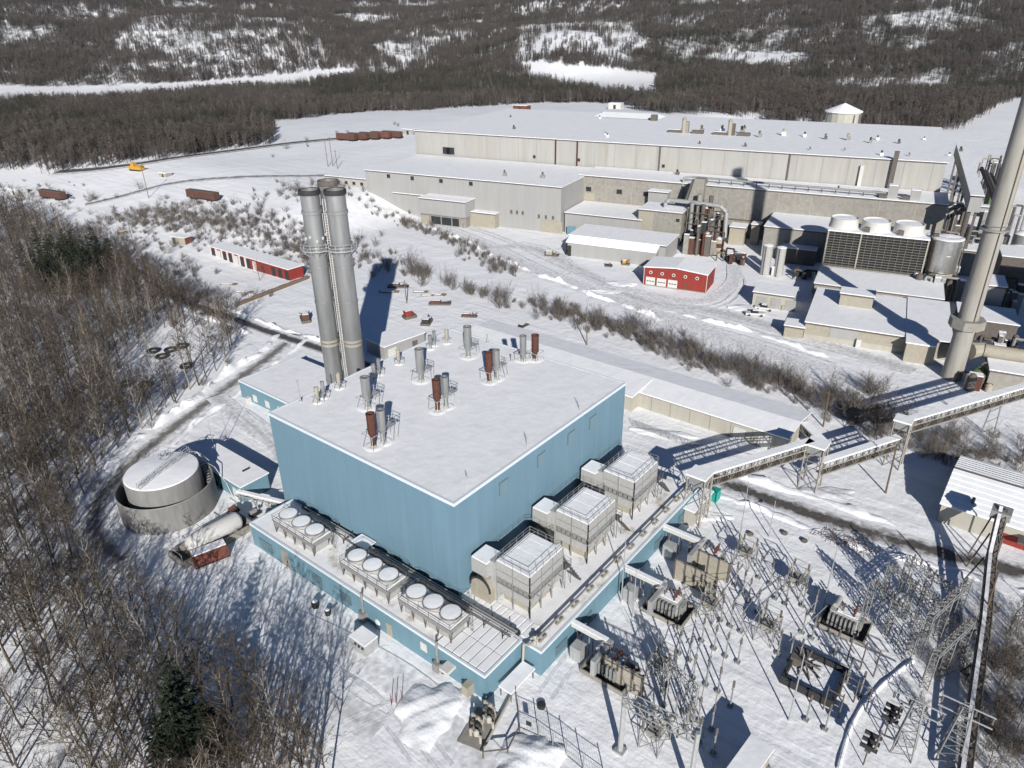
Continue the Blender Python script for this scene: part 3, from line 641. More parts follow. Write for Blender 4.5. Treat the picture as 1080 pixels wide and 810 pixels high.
# ---------------------------------------------------------------- tank yard left of the power house
TC = (-11.0, 57.6)
cw = thing('containment_ring', (TC[0], TC[1], 0), 'round grey containment wall around the storage tank', 'containment wall')
MB().lathe(TC, [(7.75, 0), (7.75, 4.9), (7.5, 4.9), (7.5, 0.3)], 56, cap0=False, cap1=False).build('wall', 'tankgrey', cw, True)
MB().ring(TC, 7.65, 4.95, 0.12, 48).build('rim', 'steel', cw)
MB().lathe(TC, [(7.48, 0.2), (7.48, 0.3)], 48).build('floor', 'dark', cw)
tk = thing('storage_tank', (TC[0], TC[1], 0.3), 'round grey storage tank with snow on its flat top', 'tank')
MB().lathe(TC, [(6.0, 0.3), (6.0, 7.3), (5.9, 7.45)], 56).build('shell', 'tankgrey', tk, True)
MB().lathe(TC, [(5.92, 7.45), (5.8, 7.6), (3, 7.95), (0.05, 8.1)], 56, cap0=False).build('snow_top', 'roofsnow', tk, True)
wk = MB(); a, b = Vector((-16.2, 55.0, 7.9)), Vector((-5.4, 58.5, 8.3))
for s_ in (-0.35, 0.35):
    for zz in (0.0, 0.5, 1.0): wk.tube(a+Vector((-s_*0.3, s_, zz*0.6)), b+Vector((-s_*0.3, s_, zz)), 0.045, 0.045, 4)
for k in range(9):
    q = a.lerp(b, k/8)
    for s_ in (-0.35, 0.35): wk.tube(q+Vector((0, s_, -0.3)), q+Vector((0, s_, 0.9)), 0.04, 0.04, 4)
wk.build('walkway', 'galv', tk)
st = MB()
for k in range(22):
    t = -0.9+k*0.055; st.box(-11+6.8*math.cos(t)-0.4, -11+6.8*math.cos(t)+0.4, 57.6+6.8*math.sin(t)-0.2, 57.6+6.8*math.sin(t)+0.2, 0.6+k*0.32, 0.68+k*0.32)
st.path([(-5.4, 58.5, 8.2), (-4.2, 58.2, 7.6), (-3.6, 57.0, 5.6), (-3.2, 55.0, 5.2), (-2.9, 52.6, 2.6), (-2.8, 51.6, 0.2)], 0.08, 5).path([(-5.0, 59.2, 8.2), (-3.4, 58.9, 6.6), (-2.9, 57.0, 5.6)], 0.08, 5)
st.build('stair', 'galv', tk)
fm = MB().ring((-8.2, 61.5), 1.0, 8.0, 0.05, 16); fm.path([(-9.8, 60.4, 8.0), (-6.8, 62.6, 8.0), (-6.0, 61.4, 8.0), (-9.2, 59.3, 8.0), (-9.8, 60.4, 8.0)], 0.05, 4); fm.tube((-8.3, 61, 7.8), (-8.3, 61, 8.8), 0.15, 0.15, 8).build('roof_vent', 'steel', tk)
pu = thing('pump_house', (0, 56, 0), 'small blue pump house with snowy roof beside the storage tank', 'shed')
MB().box(-2.6, 2.7, 48.4, 64.4, 0, 3.3).build('wall', 'bluefade', pu)
MB().box(-2.85, 2.95, 48.2, 64.6, 3.3, 3.5).build('roof', 'roofsnow', pu)
MB().box(-2.7, -2.58, 50.2, 51.3, 0.1, 2.2).build('door', 'white', pu); MB().box(0.2, 1.6, 52.0, 52.25, 3.5, 3.75).build('roof_hatch', 'dark', pu)
for i, (px, py) in enumerate(((226, 473), (240, 463))):
    q = gp(px, py); solo(MB().tube(q, q+Vector((0, 0, 6.5)), 0.07, 0.04, 5), 'light_mast', 'galv', q, ('thin mast behind the pump house roof', 'thin mast with long shadow beyond the pump house')[i], 'mast')
# horizontal tank in a bund
hb = thing('horizontal_tank', (-11.5, 42.5, 0), 'long white horizontal tank lying in a low walled bund', 'tank')
q = MB(); n = 20
for xs in ((-16.2, 0.6), (-15.8, 1.35), (-15.4, 1.55), (-7.6, 1.55), (-7.2, 1.35), (-6.8, 0.6)): 
    q.v += [(xs[0], 42.6+xs[1]*math.cos(2*math.pi*k/n), 2.0+xs[1]*math.sin(2*math.pi*k/n)) for k in range(n)]
q.f = [(r_*n+k, (r_+1)*n+k, (r_+1)*n+(k+1) % n, r_*n+(k+1) % n)[::-1] for r_ in range(5) for k in range(n)]+[tuple(range(n))[::-1], tuple(range(5*n, 6*n))]
q.build('shell', 'white', hb, True)
for x in (-14.2, -8.6): MB().box(x-0.25, x+0.25, 41.3, 43.9, 0, 1.2).build('saddle', 'concrete', hb)
MB().box(-18.2, -5.6, 40.6, 40.85, 0, 1.3).box(-18.2, -5.6, 44.9, 45.15, 0, 1.3).box(-18.2, -17.95, 40.85, 44.9, 0, 1.28).box(-5.85, -5.6, 40.85, 44.9, 0, 1.28).build('bund_wall', 'concrete', hb)
MB().box(-17.9, -5.9, 40.9, 44.85, 0.02, 0.08).build('bund_floor', 'iron', hb)
MB().path([(-15.8, 43, 3.4), (-13, 43, 3.5), (-13, 44.8, 3.5)], 0.08, 5).path([(-18, 41, 1.3), (-18, 41, 2.4), (-18, 44.8, 2.4), (-6, 44.8, 2.4)], 0.05, 4).build('railing', 'galv', hb)
rc = thing('red_container', (-14.5, 39.0, 0), 'dark red shed with snow patch on its roof beside the bund', 'shed')
uu = Vector((4.9, -1.4, 0)); o_ = (-17.1, 39.3)
vv = Vector((1.4, 4.9, 0))
MB().obox(o_, (-uu.x*-1, uu.y), (-1.4, -4.9), 5.2, -2.2, 0.15, 2.2).build('wall', 'brick', rc)
MB().obox((-17.0, 39.5), (uu.x, uu.y), (-1.4, -4.9), 5.0, -1.6, 2.2, 2.38).build('snow_cap', 'roofsnow', rc)
MB().obox((-17.15, 39.22), (uu.x, uu.y), (-1.4, -4.9), 5.3, -0.25, 0.0, 0.15).obox((-16.6, 41.1), (uu.x, uu.y), (-1.4, -4.9), 5.3, -0.25, 0.0, 0.15).build('skid', 'dark', rc)
# pipe bridge and pump skids between tank and annex
pb = thing('pipe_bridge', (-1.5, 44, 0), 'snow-topped pipe bridge running from the pump house to the annex', 'pipe bridge')
MB().obox((-3.4, 49.2), (0.32, -1), (1, 0.3), 12.6, 0.9, 2.2, 2.45).build('deck', 'white', pb)
MB().obox((-3.3, 49.1), (0.32, -1), (1, 0.3), 12.4, 0.7, 2.45, 2.6).build('snow', 'roofsnow', pb)
for k in range(5):
    q = Vector((-2.9, 49, 0))+Vector((0.32, -1, 0))*(k*2.9); MB().tube(q, q+Vector((0, 0, 2.2)), 0.1, 0.1, 5).build('post', 'galv', pb)
MB().path([(-2.2, 49, 1.6), (1.8, 37.5, 1.6)], 0.2, 6).path([(-2.8, 49, 1.3), (1.2, 37.5, 1.3)], 0.14, 6).build('pipe', 'steel', pb)
for i, (x, y, m_, lab) in enumerate(((-5.2, 47.6, 'brick', 'small red pump skid by the pump house corner'), (-3.4, 44.0, 'steel', 'grey pump skid under the pipe bridge'), (-2.6, 41.2, 'iron', 'dark pump skid next to the annex end wall'))):
    c = thing('pump_skid', (x, y, 0), lab, 'pump')
    MB().box(x-0.9, x+0.9, y-0.6, y+0.6, 0.05, 0.35).build('base', 'dark', c)
    MB().tube((x-0.8, y, 0.8), (x+0.3, y, 0.8), 0.4, 0.4, 12).tube((x+0.3, y, 0.8), (x+0.9, y, 0.8), 0.18, 0.18, 8).build('motor', m_, c)
    MB().path([(x+0.7, y, 0.8), (x+0.7, y, 1.8), (x+0.7, y+1.6, 1.8)], 0.12, 6).build('pipe', 'galv', c)
gr = MB().box(1.0, 4.5, 38.6, 46.0, 0.3, 0.55); solo(gr, 'loading_pad', 'roofsnow', (2.7, 42, 0), 'snowy slab of steel grating between pump house and blue wall', 'slab')
# grey transformer box by the annex front wall, and small gear along that wall
c = thing('electrical_cabinet', (-12.6, 8.4, 0), 'pale grey steel cabinet with round gauges standing in the snow by the annex', 'cabinet')
q = gp(385, 683); x, y = q.x, q.y; c.location = (x, y, 0)
MB().box(x-1.1, x+1.1, y-1.5, y+1.5, 0, 2.0).build('body', 'galv', c); MB().box(x-1.15, x+1.15, y-1.55, y+1.55, 2.0, 2.16).build('snow', 'roofsnow', c)
for k in range(3): MB().tube((x-1.1, y-1.0+k*0.7, 1.4), (x-1.2, y-1.0+k*0.7, 1.4), 0.22, 0.22, 12).build('gauge', 'dark', c)
for i, (px, py, s_, lab) in enumerate(((333, 640, 1.0, 'small snow-capped valve box against the annex wall'), (346, 648, 0.8, 'low dark valve box beside the annex wall'), (402, 660, 1.4, 'upright white vent cowl on the annex wall'), (468, 709, 0.7, 'black and white barrel by the annex corner'))):
    q = gp(px, py); c = thing('wall_equipment', q, lab, 'equipment')
    MB().lathe((q.x, q.y), [(s_*0.5, 0), (s_*0.55, s_*0.9), (s_*0.4, s_*1.1)], 14).build('drum', ('dark', 'dark', 'white', 'dark')[i], c); MB().lathe((q.x, q.y), [(s_*0.42, s_*1.1), (s_*0.2, s_*1.25)], 14).build('snow_cap', 'heapsnow', c)
    MB().path([(q.x, q.y, s_*0.6), (q.x+1.5, q.y, s_*0.6)], 0.12, 6).build('pipe', 'steel', c)
# red and white stakes in the snow
for i, (px, py) in enumerate(((413, 744), (418, 742), (424, 739))):
    q = gp(px, py); solo(MB().tube(q, q+Vector((0, 0, 1.9)), 0.05, 0.05, 5), 'marker_stake', 'red', q, 'thin red marker stake standing in the snow before the annex', 'stake', 'red marker stakes')
# valve skid at the front corner
q = gp(512, 770); c = thing('valve_station', q, 'cluttered cream valve station with pipes at the front corner of the annex', 'valve station')
MB().obox((q.x-2.5, q.y-1.6), (1, 0.25), (-0.25, 1), 5.2, 3.2, 0.0, 0.25).build('base', 'concrete', c)
for k in range(6):
    x = q.x-1.8+k*0.75; y = q.y-0.8+0.5*(k % 3)
    MB().path([(x, y, 0.2), (x, y, 1.3+0.2*(k % 3)), (x+0.1, y+1.6, 1.3+0.2*(k % 3)), (x+0.1, y+1.6, 0.2)], 0.17, 6).build('pipe', ('cream', 'iron', 'tan')[k % 3], c)
    MB().lathe((x, y+0.6), [(0.32, 1.2), (0.36, 1.7), (0.15, 2.0)], 10).build('valve', ('cream', 'dark', 'tan')[k % 3], c)
MB().path([(q.x-3, q.y-2.2, 0), (q.x-3, q.y-2.2, 1.2), (q.x-1, q.y-4.2, 1.2), (q.x-1, q.y-4.2, 0)], 0.1, 5).path([(q.x-1, q.y-4.2, 1.2), (q.x+2.2, q.y-3.4, 1.2)], 0.1, 5).path([(q.x+2.2, q.y-3.4, 1.2), (q.x+2.2, q.y-3.4, 0)], 0.1, 5).build('guard_rail', 'iron', c)
MB().box(-6.5, -1.6, -14.2, -12.2, 1.5, 1.7).build('canopy', 'roofsnow', c); 
for (x, y) in ((-6.3, -14.0), (-1.8, -14.0), (-6.3, -12.4)): MB().tube((x, y, 0), (x, y, 1.5), 0.08, 0.08, 5).build('post', 'iron', c)
q = gp(571, 745); solo(MB().lathe((q.x, q.y), [(0.55, 0), (0.55, 0.35), (0.4, 0.42)], 18), 'manhole', 'dark', q, 'round black manhole cover in the snowy substation yard', 'manhole')
# snow banks
def heap(px, py, lx, ly, h, ang, label, seed, m_='ground'):
    h *= 0.42; q = gp(px, py); n = 26; r2 = random.Random(seed); vs = []; ph_ = [r2.uniform(0, 6.28) for _ in range(6)]
    ca, sa = math.cos(R(ang)), math.sin(R(ang))
    for i in range(n+1):
        for j in range(n+1):
            u_, v_ = i/n*2-1, j/n*2-1; rr = math.hypot(u_, v_)*(1+0.18*math.sin(3*math.atan2(v_, u_)+ph_[0])+0.1*math.sin(7*math.atan2(v_, u_)+ph_[1]))
            e = max(0, 1-rr**2.2)
            z = h*e*(0.8+0.2*math.sin(u_*3+ph_[2])*math.sin(v_*4+ph_[3])+0.07*math.sin(u_*11+ph_[4]+v_*8)+0.05*math.sin(u_*23+v_*17+ph_[5]))
            if e <= 0: z = -0.15
            X = q.x+(u_*lx*ca-v_*ly*sa)/2; Y = q.y+(u_*lx*sa+v_*ly*ca)/2
            vs.append((X, Y, float(terr(X, Y))+z+0.0))
    mb = MB(); mb.v = vs; mb.f = [(i*(n+1)+j, (i+1)*(n+1)+j, (i+1)*(n+1)+j+1, i*(n+1)+j+1) for i in range(n) for j in range(n)]
    return solo(mb, 'snow_bank', m_, q, label, 'snow bank', smooth=True)
heap(452, 752, 10, 8, 2.2, 20, 'tall ploughed snow bank in front of the annex corner', 1)
heap(555, 800, 9, 6, 2.0, -30, 'snow bank beside the valve station fence', 2)
heap(490, 745, 7, 3, 1.0, 60, 'low ridge of snow along the annex front', 3)
heap(872, 520, 10, 4, 0.9, -60, 'dirty snow heap under the conveyor trestle', 7, 'dirtysnow')
heap(655, 300, 10, 6, 1.8, -60, 'snow heap piled against the end of the red building', 10)
heap(640, 308, 12, 5, 1.4, -60, 'snow heap in front of the long grey garage', 11)
heap(790, 325, 12, 7, 1.5, -50, 'snow heap with parked machine in front of the cream garage', 12)
heap(745, 545, 9, 3, 0.7, -50, 'snow drift in front of the teal box', 15)
heap(700, 458, 14, 4, 1.0, -70, 'snow drift behind the far corner of the blue building', 16)
# ---------------------------------------------------------------- long store behind the power house
lb = thing('long_store', (75, 12, 0), 'long low cream warehouse with snowy roof behind the power house', 'building')
MB().prism([(69.5, -20.5), (82.0, -20.5), (82.0, 62), (66.6, 62), (66.6, 11.2), (69.5, 11.2)], 0, 3.5).build('wall', 'cream', lb)
q = MB(); a = 0.35
for (x0, x1, y0, y1) in ((69.2, 75.6, -20.9, 11.0), (66.3, 75.6, 11.0, 62.3)):
    q.add([(x0, y0, 3.5), (x1, y0, 4.3), (x1, y1, 4.3), (x0, y1, 3.5), (x0, y0, 3.75), (x1, y0, 4.55), (x1, y1, 4.55), (x0, y1, 3.75)], [(0,3,2,1),(4,5,6,7),(0,1,5,4),(1,2,6,5),(2,3,7,6),(3,0,4,7)])
x0, x1, y0, y1 = 75.6, 82.4, -20.9, 62.3
q.add([(x0, y0, 4.3), (x1, y0, 3.5), (x1, y1, 3.5), (x0, y1, 4.3), (x0, y0, 4.55), (x1, y0, 3.75), (x1, y1, 3.75), (x0, y1, 4.55)], [(0,3,2,1),(4,5,6,7),(0,1,5,4),(1,2,6,5),(2,3,7,6),(3,0,4,7)])
q.build('roof', 'roofsnow', lb)
MB().box(69.42, 69.5, -20.4, 11.1, 3.25, 3.5).build('gutter', 'iron', lb)
for k in range(7): MB().box(69.4, 69.5, 8-k*4.4, 8.06-k*4.4, 0.1, 3.3).build('panel_joint', 'tan', lb)
for y in (-12.5, -17.6): MB().box(69.38, 69.5, y, y+2.4, 0.1, 2.6).build('door', 'white', lb)
A, B = gp(667, 450), gp(738, 476)
bf = thing('wire_barrier', A, 'grey mesh barrier leaning in the snow behind the blue building', 'fence')
d = (B-A); n = 9
for k in range(n+1): q = A+d*(k/n); MB().tube(q, q+Vector((0, 0, 1.7)), 0.05, 0.05, 4).build('post', 'steel', bf)
w_ = MB()
for k in range(6): w_.tube(A+Vector((0, 0, 0.25+k*0.28)), B+Vector((0, 0, 0.25+k*0.28)), 0.025, 0.025, 3)
for k in range(60): q = A+d*(k/60); w_.tube(q+Vector((0, 0, 0.2)), q+Vector((0, 0, 1.7)), 0.018, 0.018, 3)
w_.build('mesh', 'steel', bf)
# ---------------------------------------------------------------- conveyor galleries
def gallery(a, b, label, w_=1.25, h=2.5, n=14, legs=()):
    c = thing('conveyor_gallery', (a.x, a.y, 0), label, 'conveyor')
    truss(MB(), a-Vector((0, 0, h)), b-Vector((0, 0, h)), w_, h, n, 0.11, 0.07).build('truss', 'concrete', c)
    d = (b-a); s = Vector((-d.y, d.x, 0)).normalized()*(w_/2+0.12)
    q = MB()
    for off0, off1, z0, z1 in ((-1, 1, 0.02, 0.3),):
        P = [a-s, b-s, b+s, a+s]; q.add([(p_.x, p_.y, p_.z+z0) for p_ in P]+[(p_.x, p_.y, p_.z+z1) for p_ in P], [(0,3,2,1),(4,5,6,7),(0,1,5,4),(1,2,6,5),(2,3,7,6),(3,0,4,7)])
    q.build('snow_roof', 'roofsnow', c)
    q = MB(); P = [a-s*0.8, b-s*0.8, b+s*0.8, a+s*0.8]; q.add([(p_.x, p_.y, p_.z-h+0.1) for p_ in P]+[(p_.x, p_.y, p_.z-h+0.25) for p_ in P], [(0,3,2,1),(4,5,6,7),(0,1,5,4),(1,2,6,5),(2,3,7,6),(3,0,4,7)])
    q.build('belt_floor', 'iron', c)
    q = MB()
    for sg in (-1, 1): q.tube(a+s*sg*0.75-Vector((0, 0, h*0.45)), b+s*sg*0.75-Vector((0, 0, h*0.45)), 0.12, 0.12, 5)
    q.build('hand_rail', 'tan', c)
    for t in legs:
        q = a+d*t; l_ = MB()
        for sg in (-1, 1):
            l_.tube((q.x+s.x*sg*1.6, q.y+s.y*sg*1.6, 0), (q.x+s.x*sg, q.y+s.y*sg, q.z-h), 0.14, 0.12, 5)
        for k in range(3):
            z0 = (q.z-h)*k/3; z1 = (q.z-h)*(k+1)/3; l_.tube((q.x+s.x*1.4, q.y+s.y*1.4, z0), (q.x-s.x*1.3, q.y-s.y*1.3, z1), 0.06, 0.06, 4)
        l_.build('trestle_leg', 'steel', c)
    return c
a1, b1 = gp(748, 498, 9.0), gp(856, 465, 9.0)
gallery(a1, b1, 'conveyor gallery leading from the deck corner towards the middle trestle', n=16)
a2, b2 = gp(866, 487, 6.0), gp(948, 461, 6.0)
gallery(a2, b2, 'low conveyor gallery between the two trestle towers', n=12)
a3, b3 = gp(954, 444, 9.4), gp(1092, 404, 9.4)
gallery(a3, b3, 'high snow-topped conveyor gallery running past the tall stack', n=20, legs=(0.72,))
def tower(pos, z1, w_, label, n=3):
    c = thing('conveyor_tower', (pos.x, pos.y, 0), label, 'trestle')
    lattice(MB(), pos.x, pos.y, 0, z1, w_, n, 0.14, 0.08).build('frame', 'concrete', c)
    MB().box(pos.x-w_/2-0.2, pos.x+w_/2+0.2, pos.y-w_/2-0.2, pos.y+w_/2+0.2, z1, z1+0.3).build('snow_cap', 'roofsnow', c)
    MB().box(pos.x-w_/2+0.2, pos.x+w_/2-0.2, pos.y-w_/2+0.2, pos.y+w_/2-0.2, z1-1.6, z1).build('transfer_box', 'steel', c)
    return c
tower(a1+(a1-b1).normalized()*1.8, 9.2, 3.0, 'trestle tower at the far corner of the annex deck')
tower((b1+a2)/2, 9.0, 3.0, 'middle trestle tower above the muddy road bend')
tower((b2+a3)/2, 9.6, 2.6, 'braced trestle tower where the high conveyor starts')
# leaning gangway seen behind the middle tower
q = gp(850, 445, 3); gallery(gp(848, 446, 3.4), gp(872, 470, 3.0), 'short low gangway behind the middle trestle', 1.6, 1.2, 5)
q = gp(752, 526); solo(MB().box(q.x-0.9, q.x+0.9, q.y-0.9, q.y+0.9, 0, 2.0), 'teal_box', 'teal', q, 'teal box standing in the snow under the conveyor', 'box')
c = thing('deck_lean_to', (44.5, -13, 0), 'narrow snow-roofed lean-to at the end of the annex deck', 'shed')
MB().obox((38.6, -16.4), (1, 0), (0, 1), 7.0, 1.6, 0, 3.0).build('wall', 'cream', c); MB().obox((38.4, -16.6), (1, 0), (0, 1), 7.4, 2.0, 3.0, 3.2).build('roof', 'roofsnow', c)
# ---------------------------------------------------------------- right-hand metal building
rb = thing('metal_store', (72, -60, 0), 'metal building with ribbed snowy gable roof and red lower wall by the road', 'building')
x0, x1, y0, y1 = 64.6, 82.0, -47.6, -92.0
MB().box(x0, x1, y1, y0, 0, 3.5).build('wall', 'cream', rb)
MB().add([(x0, y0, 3.5), (x1, y0, 3.5), (73.3, y0, 5.4), (x0, y0-0.2, 3.5), (x1, y0-0.2, 3.5), (73.3, y0-0.2, 5.4)], [(0, 2, 1), (3, 4, 5)]).build('gable', 'green', rb)
MB().box(x0+0.3, x1-0.3, y0, y0+0.06, 0, 3.5).build('end_wall', 'green', rb)
MB().box(x0-0.06, x0, y1, -55.5, 0, 1.9).build('lower_wall', 'red', rb)
for sgn, xe in ((0, x0-0.35), (1, x1+0.35)):
    n = 46
    for k in range(n):
        ya = y0+0.25-k*(44.8/n); yb = ya-44.8/n+0.09
        pass
    P = [(xe, y0+0.3, 3.45), (73.3, y0+0.3, 5.55), (73.3, y1, 5.55), (xe, y1, 3.45)]
    q = MB(); q.add(P+[(a_, b_, c_+0.12) for a_, b_, c_ in P], [(0,3,2,1),(4,5,6,7),(0,1,5,4),(1,2,6,5),(2,3,7,6),(3,0,4,7)]); 
    rf = q.build('roof', 'roofsnow', rb)
    for k in range(7):
        t0 = (k+0.12)/7; t1 = (k+0.88)/7
        P = [(xe+(73.3-xe)*t0, y0+0.28, 3.57+2.1*t0), (xe+(73.3-xe)*t1, y0+0.28, 3.57+2.1*t1), (xe+(73.3-xe)*t1, y1, 3.57+2.1*t1), (xe+(73.3-xe)*t0, y1, 3.57+2.1*t0)]
        MB().add(P+[(a_, b_, c_+0.13) for a_, b_, c_ in P], [(0,3,2,1),(4,5,6,7),(0,1,5,4),(1,2,6,5),(2,3,7,6),(3,0,4,7)]).build('snow_strip', 'roofsnow', rf)
MB().box(73.1, 73.5, y1, y0+0.3, 5.6, 5.85).build('ridge_vent', 'iron', rb)
MB().box(72.8, 73.8, -63.0, -58.5, 5.7, 6.2).build('ridge_hatch', 'tan', rb)
MB().tube((66.5, -51.5, 4.0), (66.5, -51.5, 5.2), 0.25, 0.25, 8).build('roof_vent', 'iron', rb)
MB().box(62.2, 64.55, -62.0, -58.6, 2.3, 2.6).build('porch_roof', 'iron', rb)
# inclined conveyor rising over the road to that building
P = [gp(1016, 830, 1.8), gp(1040, 655, 3.0), gp(1046.5, 585, 4.6), gp(1058, 536, 8.6)]
ic = thing('inclined_conveyor', (P[1].x, P[1].y, 0), 'inclined snow-topped conveyor climbing along the right side to the metal building', 'conveyor')
for a, b in zip(P[:-1], P[1:]):
    n = max(4, int((b-a).length/2.2))
    truss(MB(), a-Vector((0, 0, 0.9)), b-Vector((0, 0, 0.9)), 1.15, 1.0, n, 0.1, 0.07).build('truss', 'iron', ic)
    d = b-a; s = Vector((-d.y, d.x, 0)).normalized()*0.5; q = MB(); V = [a+s*0.1, b+s*0.1, b+s, a+s]
    q.add([(v.x, v.y, v.z+0.1) for v in V]+[(v.x, v.y, v.z+0.3) for v in V], [(0,3,2,1),(4,5,6,7),(0,1,5,4),(1,2,6,5),(2,3,7,6),(3,0,4,7)]); q.build('snow', 'dirtysnow', ic)
    V = [a-s*1.2, b-s*1.2, b+s*1.2, a+s*1.2]; q = MB()
    q.add([(v.x, v.y, v.z-0.8) for v in V]+[(v.x, v.y, v.z-0.65) for v in V], [(0,3,2,1),(4,5,6,7),(0,1,5,4),(1,2,6,5),(2,3,7,6),(3,0,4,7)]); q.build('belt_floor', 'iron', ic)
for t, zt in ((0.1, 0), (0.4, 0), (0.7, 0), (0.95, 0)):
    q = P[0].lerp(P[1], t); MB().tube((q.x, q.y-0.9, 0), (q.x, q.y-0.8, q.z-0.8), 0.1, 0.1, 5).tube((q.x, q.y+1.6, 0), (q.x, q.y+0.8, q.z-0.8), 0.1, 0.1, 5).build('trestle_leg', 'iron', ic)
for q in (P[2], P[3], P[2].lerp(P[3], 0.5)):
    MB().tube((q.x, q.y-1.0, 0), (q.x, q.y-0.9, q.z-0.8), 0.12, 0.12, 5).tube((q.x-2, q.y+2.2, 0), (q.x, q.y+0.8, q.z-0.8), 0.12, 0.12, 5).build('trestle_leg', 'iron', ic)
q = P[3]; MB().box(q.x-1.2, q.x+1.2, q.y-1.3, q.y+1.3, q.z-1.5, q.z-0.2).build('head_box', 'steel', ic)
# ---------------------------------------------------------------- substation
def insul(mb, x, y, z0, h, r_=0.13, n=5):
    prof = []
    for k in range(n): prof += [(r_*0.55, z0+h*k/n), (r_, z0+h*(k+0.35)/n), (r_*0.55, z0+h*(k+0.75)/n)]
    return mb.lathe((x, y), prof+[(r_*0.4, z0+h)], 7)
def fire_wall(px, py, ln, label, h=3.5):
    q = gp(px, py, h); c = thing('fire_wall', (q.x, q.y, 0), label, 'wall')
    n = 4
    for k in range(n): MB().box(q.x, q.x+0.3, q.y-ln*(k+1)/n+0.04, q.y-ln*k/n, 0, h).build('panel', 'tan', c)
    for k in range(n+1): MB().box(q.x-0.06, q.x+0.36, q.y-ln*k/n-0.12, q.y-ln*k/n+0.12, 0, h+0.15).build('post', 'iron', c)
    return c
fire_wall(636, 691, 5.6, 'tan fire wall behind the transformer nearest the annex corner')
fire_wall(712.6, 591, 6.4, 'nearer tan fire wall of the pair beside the far transformer')
fire_wall(727, 577, 6.4, 'farther tan fire wall of the pair beside the far transformer')
def big_transformer(q, label, pit=True, s=0.85, group='large transformers beside the annex'):
    x, y = q.x, q.y; c = thing('power_transformer', (x, y, 0), label, 'transformer', group)
    if pit:
        MB().box(x-2.9*s, x+2.7*s, y-3.9*s, y-3.7*s, 0, 0.7).box(x-2.9*s, x+2.7*s, y+3.3*s, y+3.5*s, 0, 0.7).box(x-2.9*s, x-2.7*s, y-3.7*s, y+3.3*s, 0, 0.69).box(x+2.5*s, x+2.7*s, y-3.7*s, y+3.3*s, 0, 0.69).build('bund_wall', 'concrete', c)
        MB().box(x-2.7*s, x+2.5*s, y-3.7*s, y+3.3*s, 0.05, 0.12).build('bund_floor', 'dark', c)
    MB().box(x-1.2*s, x+1.2*s, y-2.2*s, y+2.2*s, 0.5, 3.2*s).box(x-1.3*s, x+1.3*s, y-2.3*s, y+2.3*s, 3.2*s, 3.35*s).build('tank', 'panelgrey', c)
    MB().box(x-1.1*s, x+0.6*s, y-2.0*s, y+1.2*s, 3.35*s, 3.5*s).build('snow', 'heapsnow', c)
    for sg in (-1, 1):
        for k in range(7):
            yy = y-2.0*s+k*0.66*s; MB().box(x+sg*1.3*s-(0.75*s if sg < 0 else 0), x+sg*1.3*s+(0.75*s if sg > 0 else 0), yy, yy+0.3*s, 0.7, 3.0*s).build('radiator', 'steel', c)
    MB().tube((x-1.0*s, y+1.6*s, 4.3*s), (x+1.4*s, y+1.6*s, 4.3*s), 0.45*s, 0.45*s, 12).tube((x, y+1.6*s, 3.3*s), (x, y+1.6*s, 4.0*s), 0.1, 0.1, 6).build('conservator', 'panelgrey', c)
    for k in range(3):
        b_ = insul(MB(), x-0.8*s+k*0.8*s, y-1.3*s, 3.35*s, 1.7*s, 0.18); b_.build('bushing', 'rust', c)
        insul(MB(), x-0.6*s+k*0.6*s, y+0.5*s, 3.35*s, 0.9*s, 0.13).build('bushing', 'iron', c)
    MB().path([(x-1.2*s, y-2.6*s, 0.3), (x-1.2*s, y-2.6*s, 2.6), (x+1.2*s, y-2.6*s, 2.6), (x+1.2*s, y-2.6*s, 0.3)], 0.09, 5).box(x-0.5, x+0.5, y-2.8*s, y-2.25*s, 0.8, 2.2).build('control_box', 'steel', c)
    return c
T = [gp(643, 708), gp(704, 643), gp(746, 596)]
for i, q in enumerate(T):
    big_transformer(q, ('large transformer in a bund nearest the annex front corner', 'large transformer in a bund midway along the annex', 'large transformer standing between the two fire walls')[i], i < 2)
# bus ducts from the annex to the transformers
for i, (px, py) in enumerate(((609, 655), (662, 596), (704, 553))):
    q = gp(px, py, 4.4); c = thing('bus_duct', (q.x, q.y, 0), ('white elbowed bus duct leaving the annex at its front end', 'white elbowed bus duct leaving the middle of the annex', 'white elbowed bus duct leaving the far end of the annex')[i], 'duct')
    x = q.x; y = -14.6; ln = (5.4, 6.0, 6.0)[i]
    MB().box(x-0.35, x+0.35, y-ln, y-0.08, 3.3, 4.0).build('duct', 'white', c)
    MB().box(x-0.36, x+0.36, y-ln-0.7, y-ln, 1.6, 4.02).box(x-3.4, x-0.36, y-ln-0.65, y-ln-0.05, 3.2, 3.85).box(x-4.0, x-3.4, y-ln-0.66, y-ln-0.04, 1.4, 3.87).build('elbow', 'galv', c)
    MB().box(x-0.34, x+0.34, y-ln, y-0.1, 4.0, 4.1).build('snow', 'roofsnow', c)
    for k in range(3): MB().tube((x-0.5, y-1.2-k*1.8, 0), (x-0.5, y-1.2-k*1.8, 3.3), 0.08, 0.08, 5).tube((x+0.5, y-1.2-k*1.8, 0), (x+0.5, y-1.2-k*1.8, 3.3), 0.08, 0.08, 5).build('support', 'rust' if k == 0 else 'steel', c)
    MB().box(x-2.4, x-0.8, y-2.9, y-1.3, 0.05, 2.3).build('cabinet', 'galv', c)
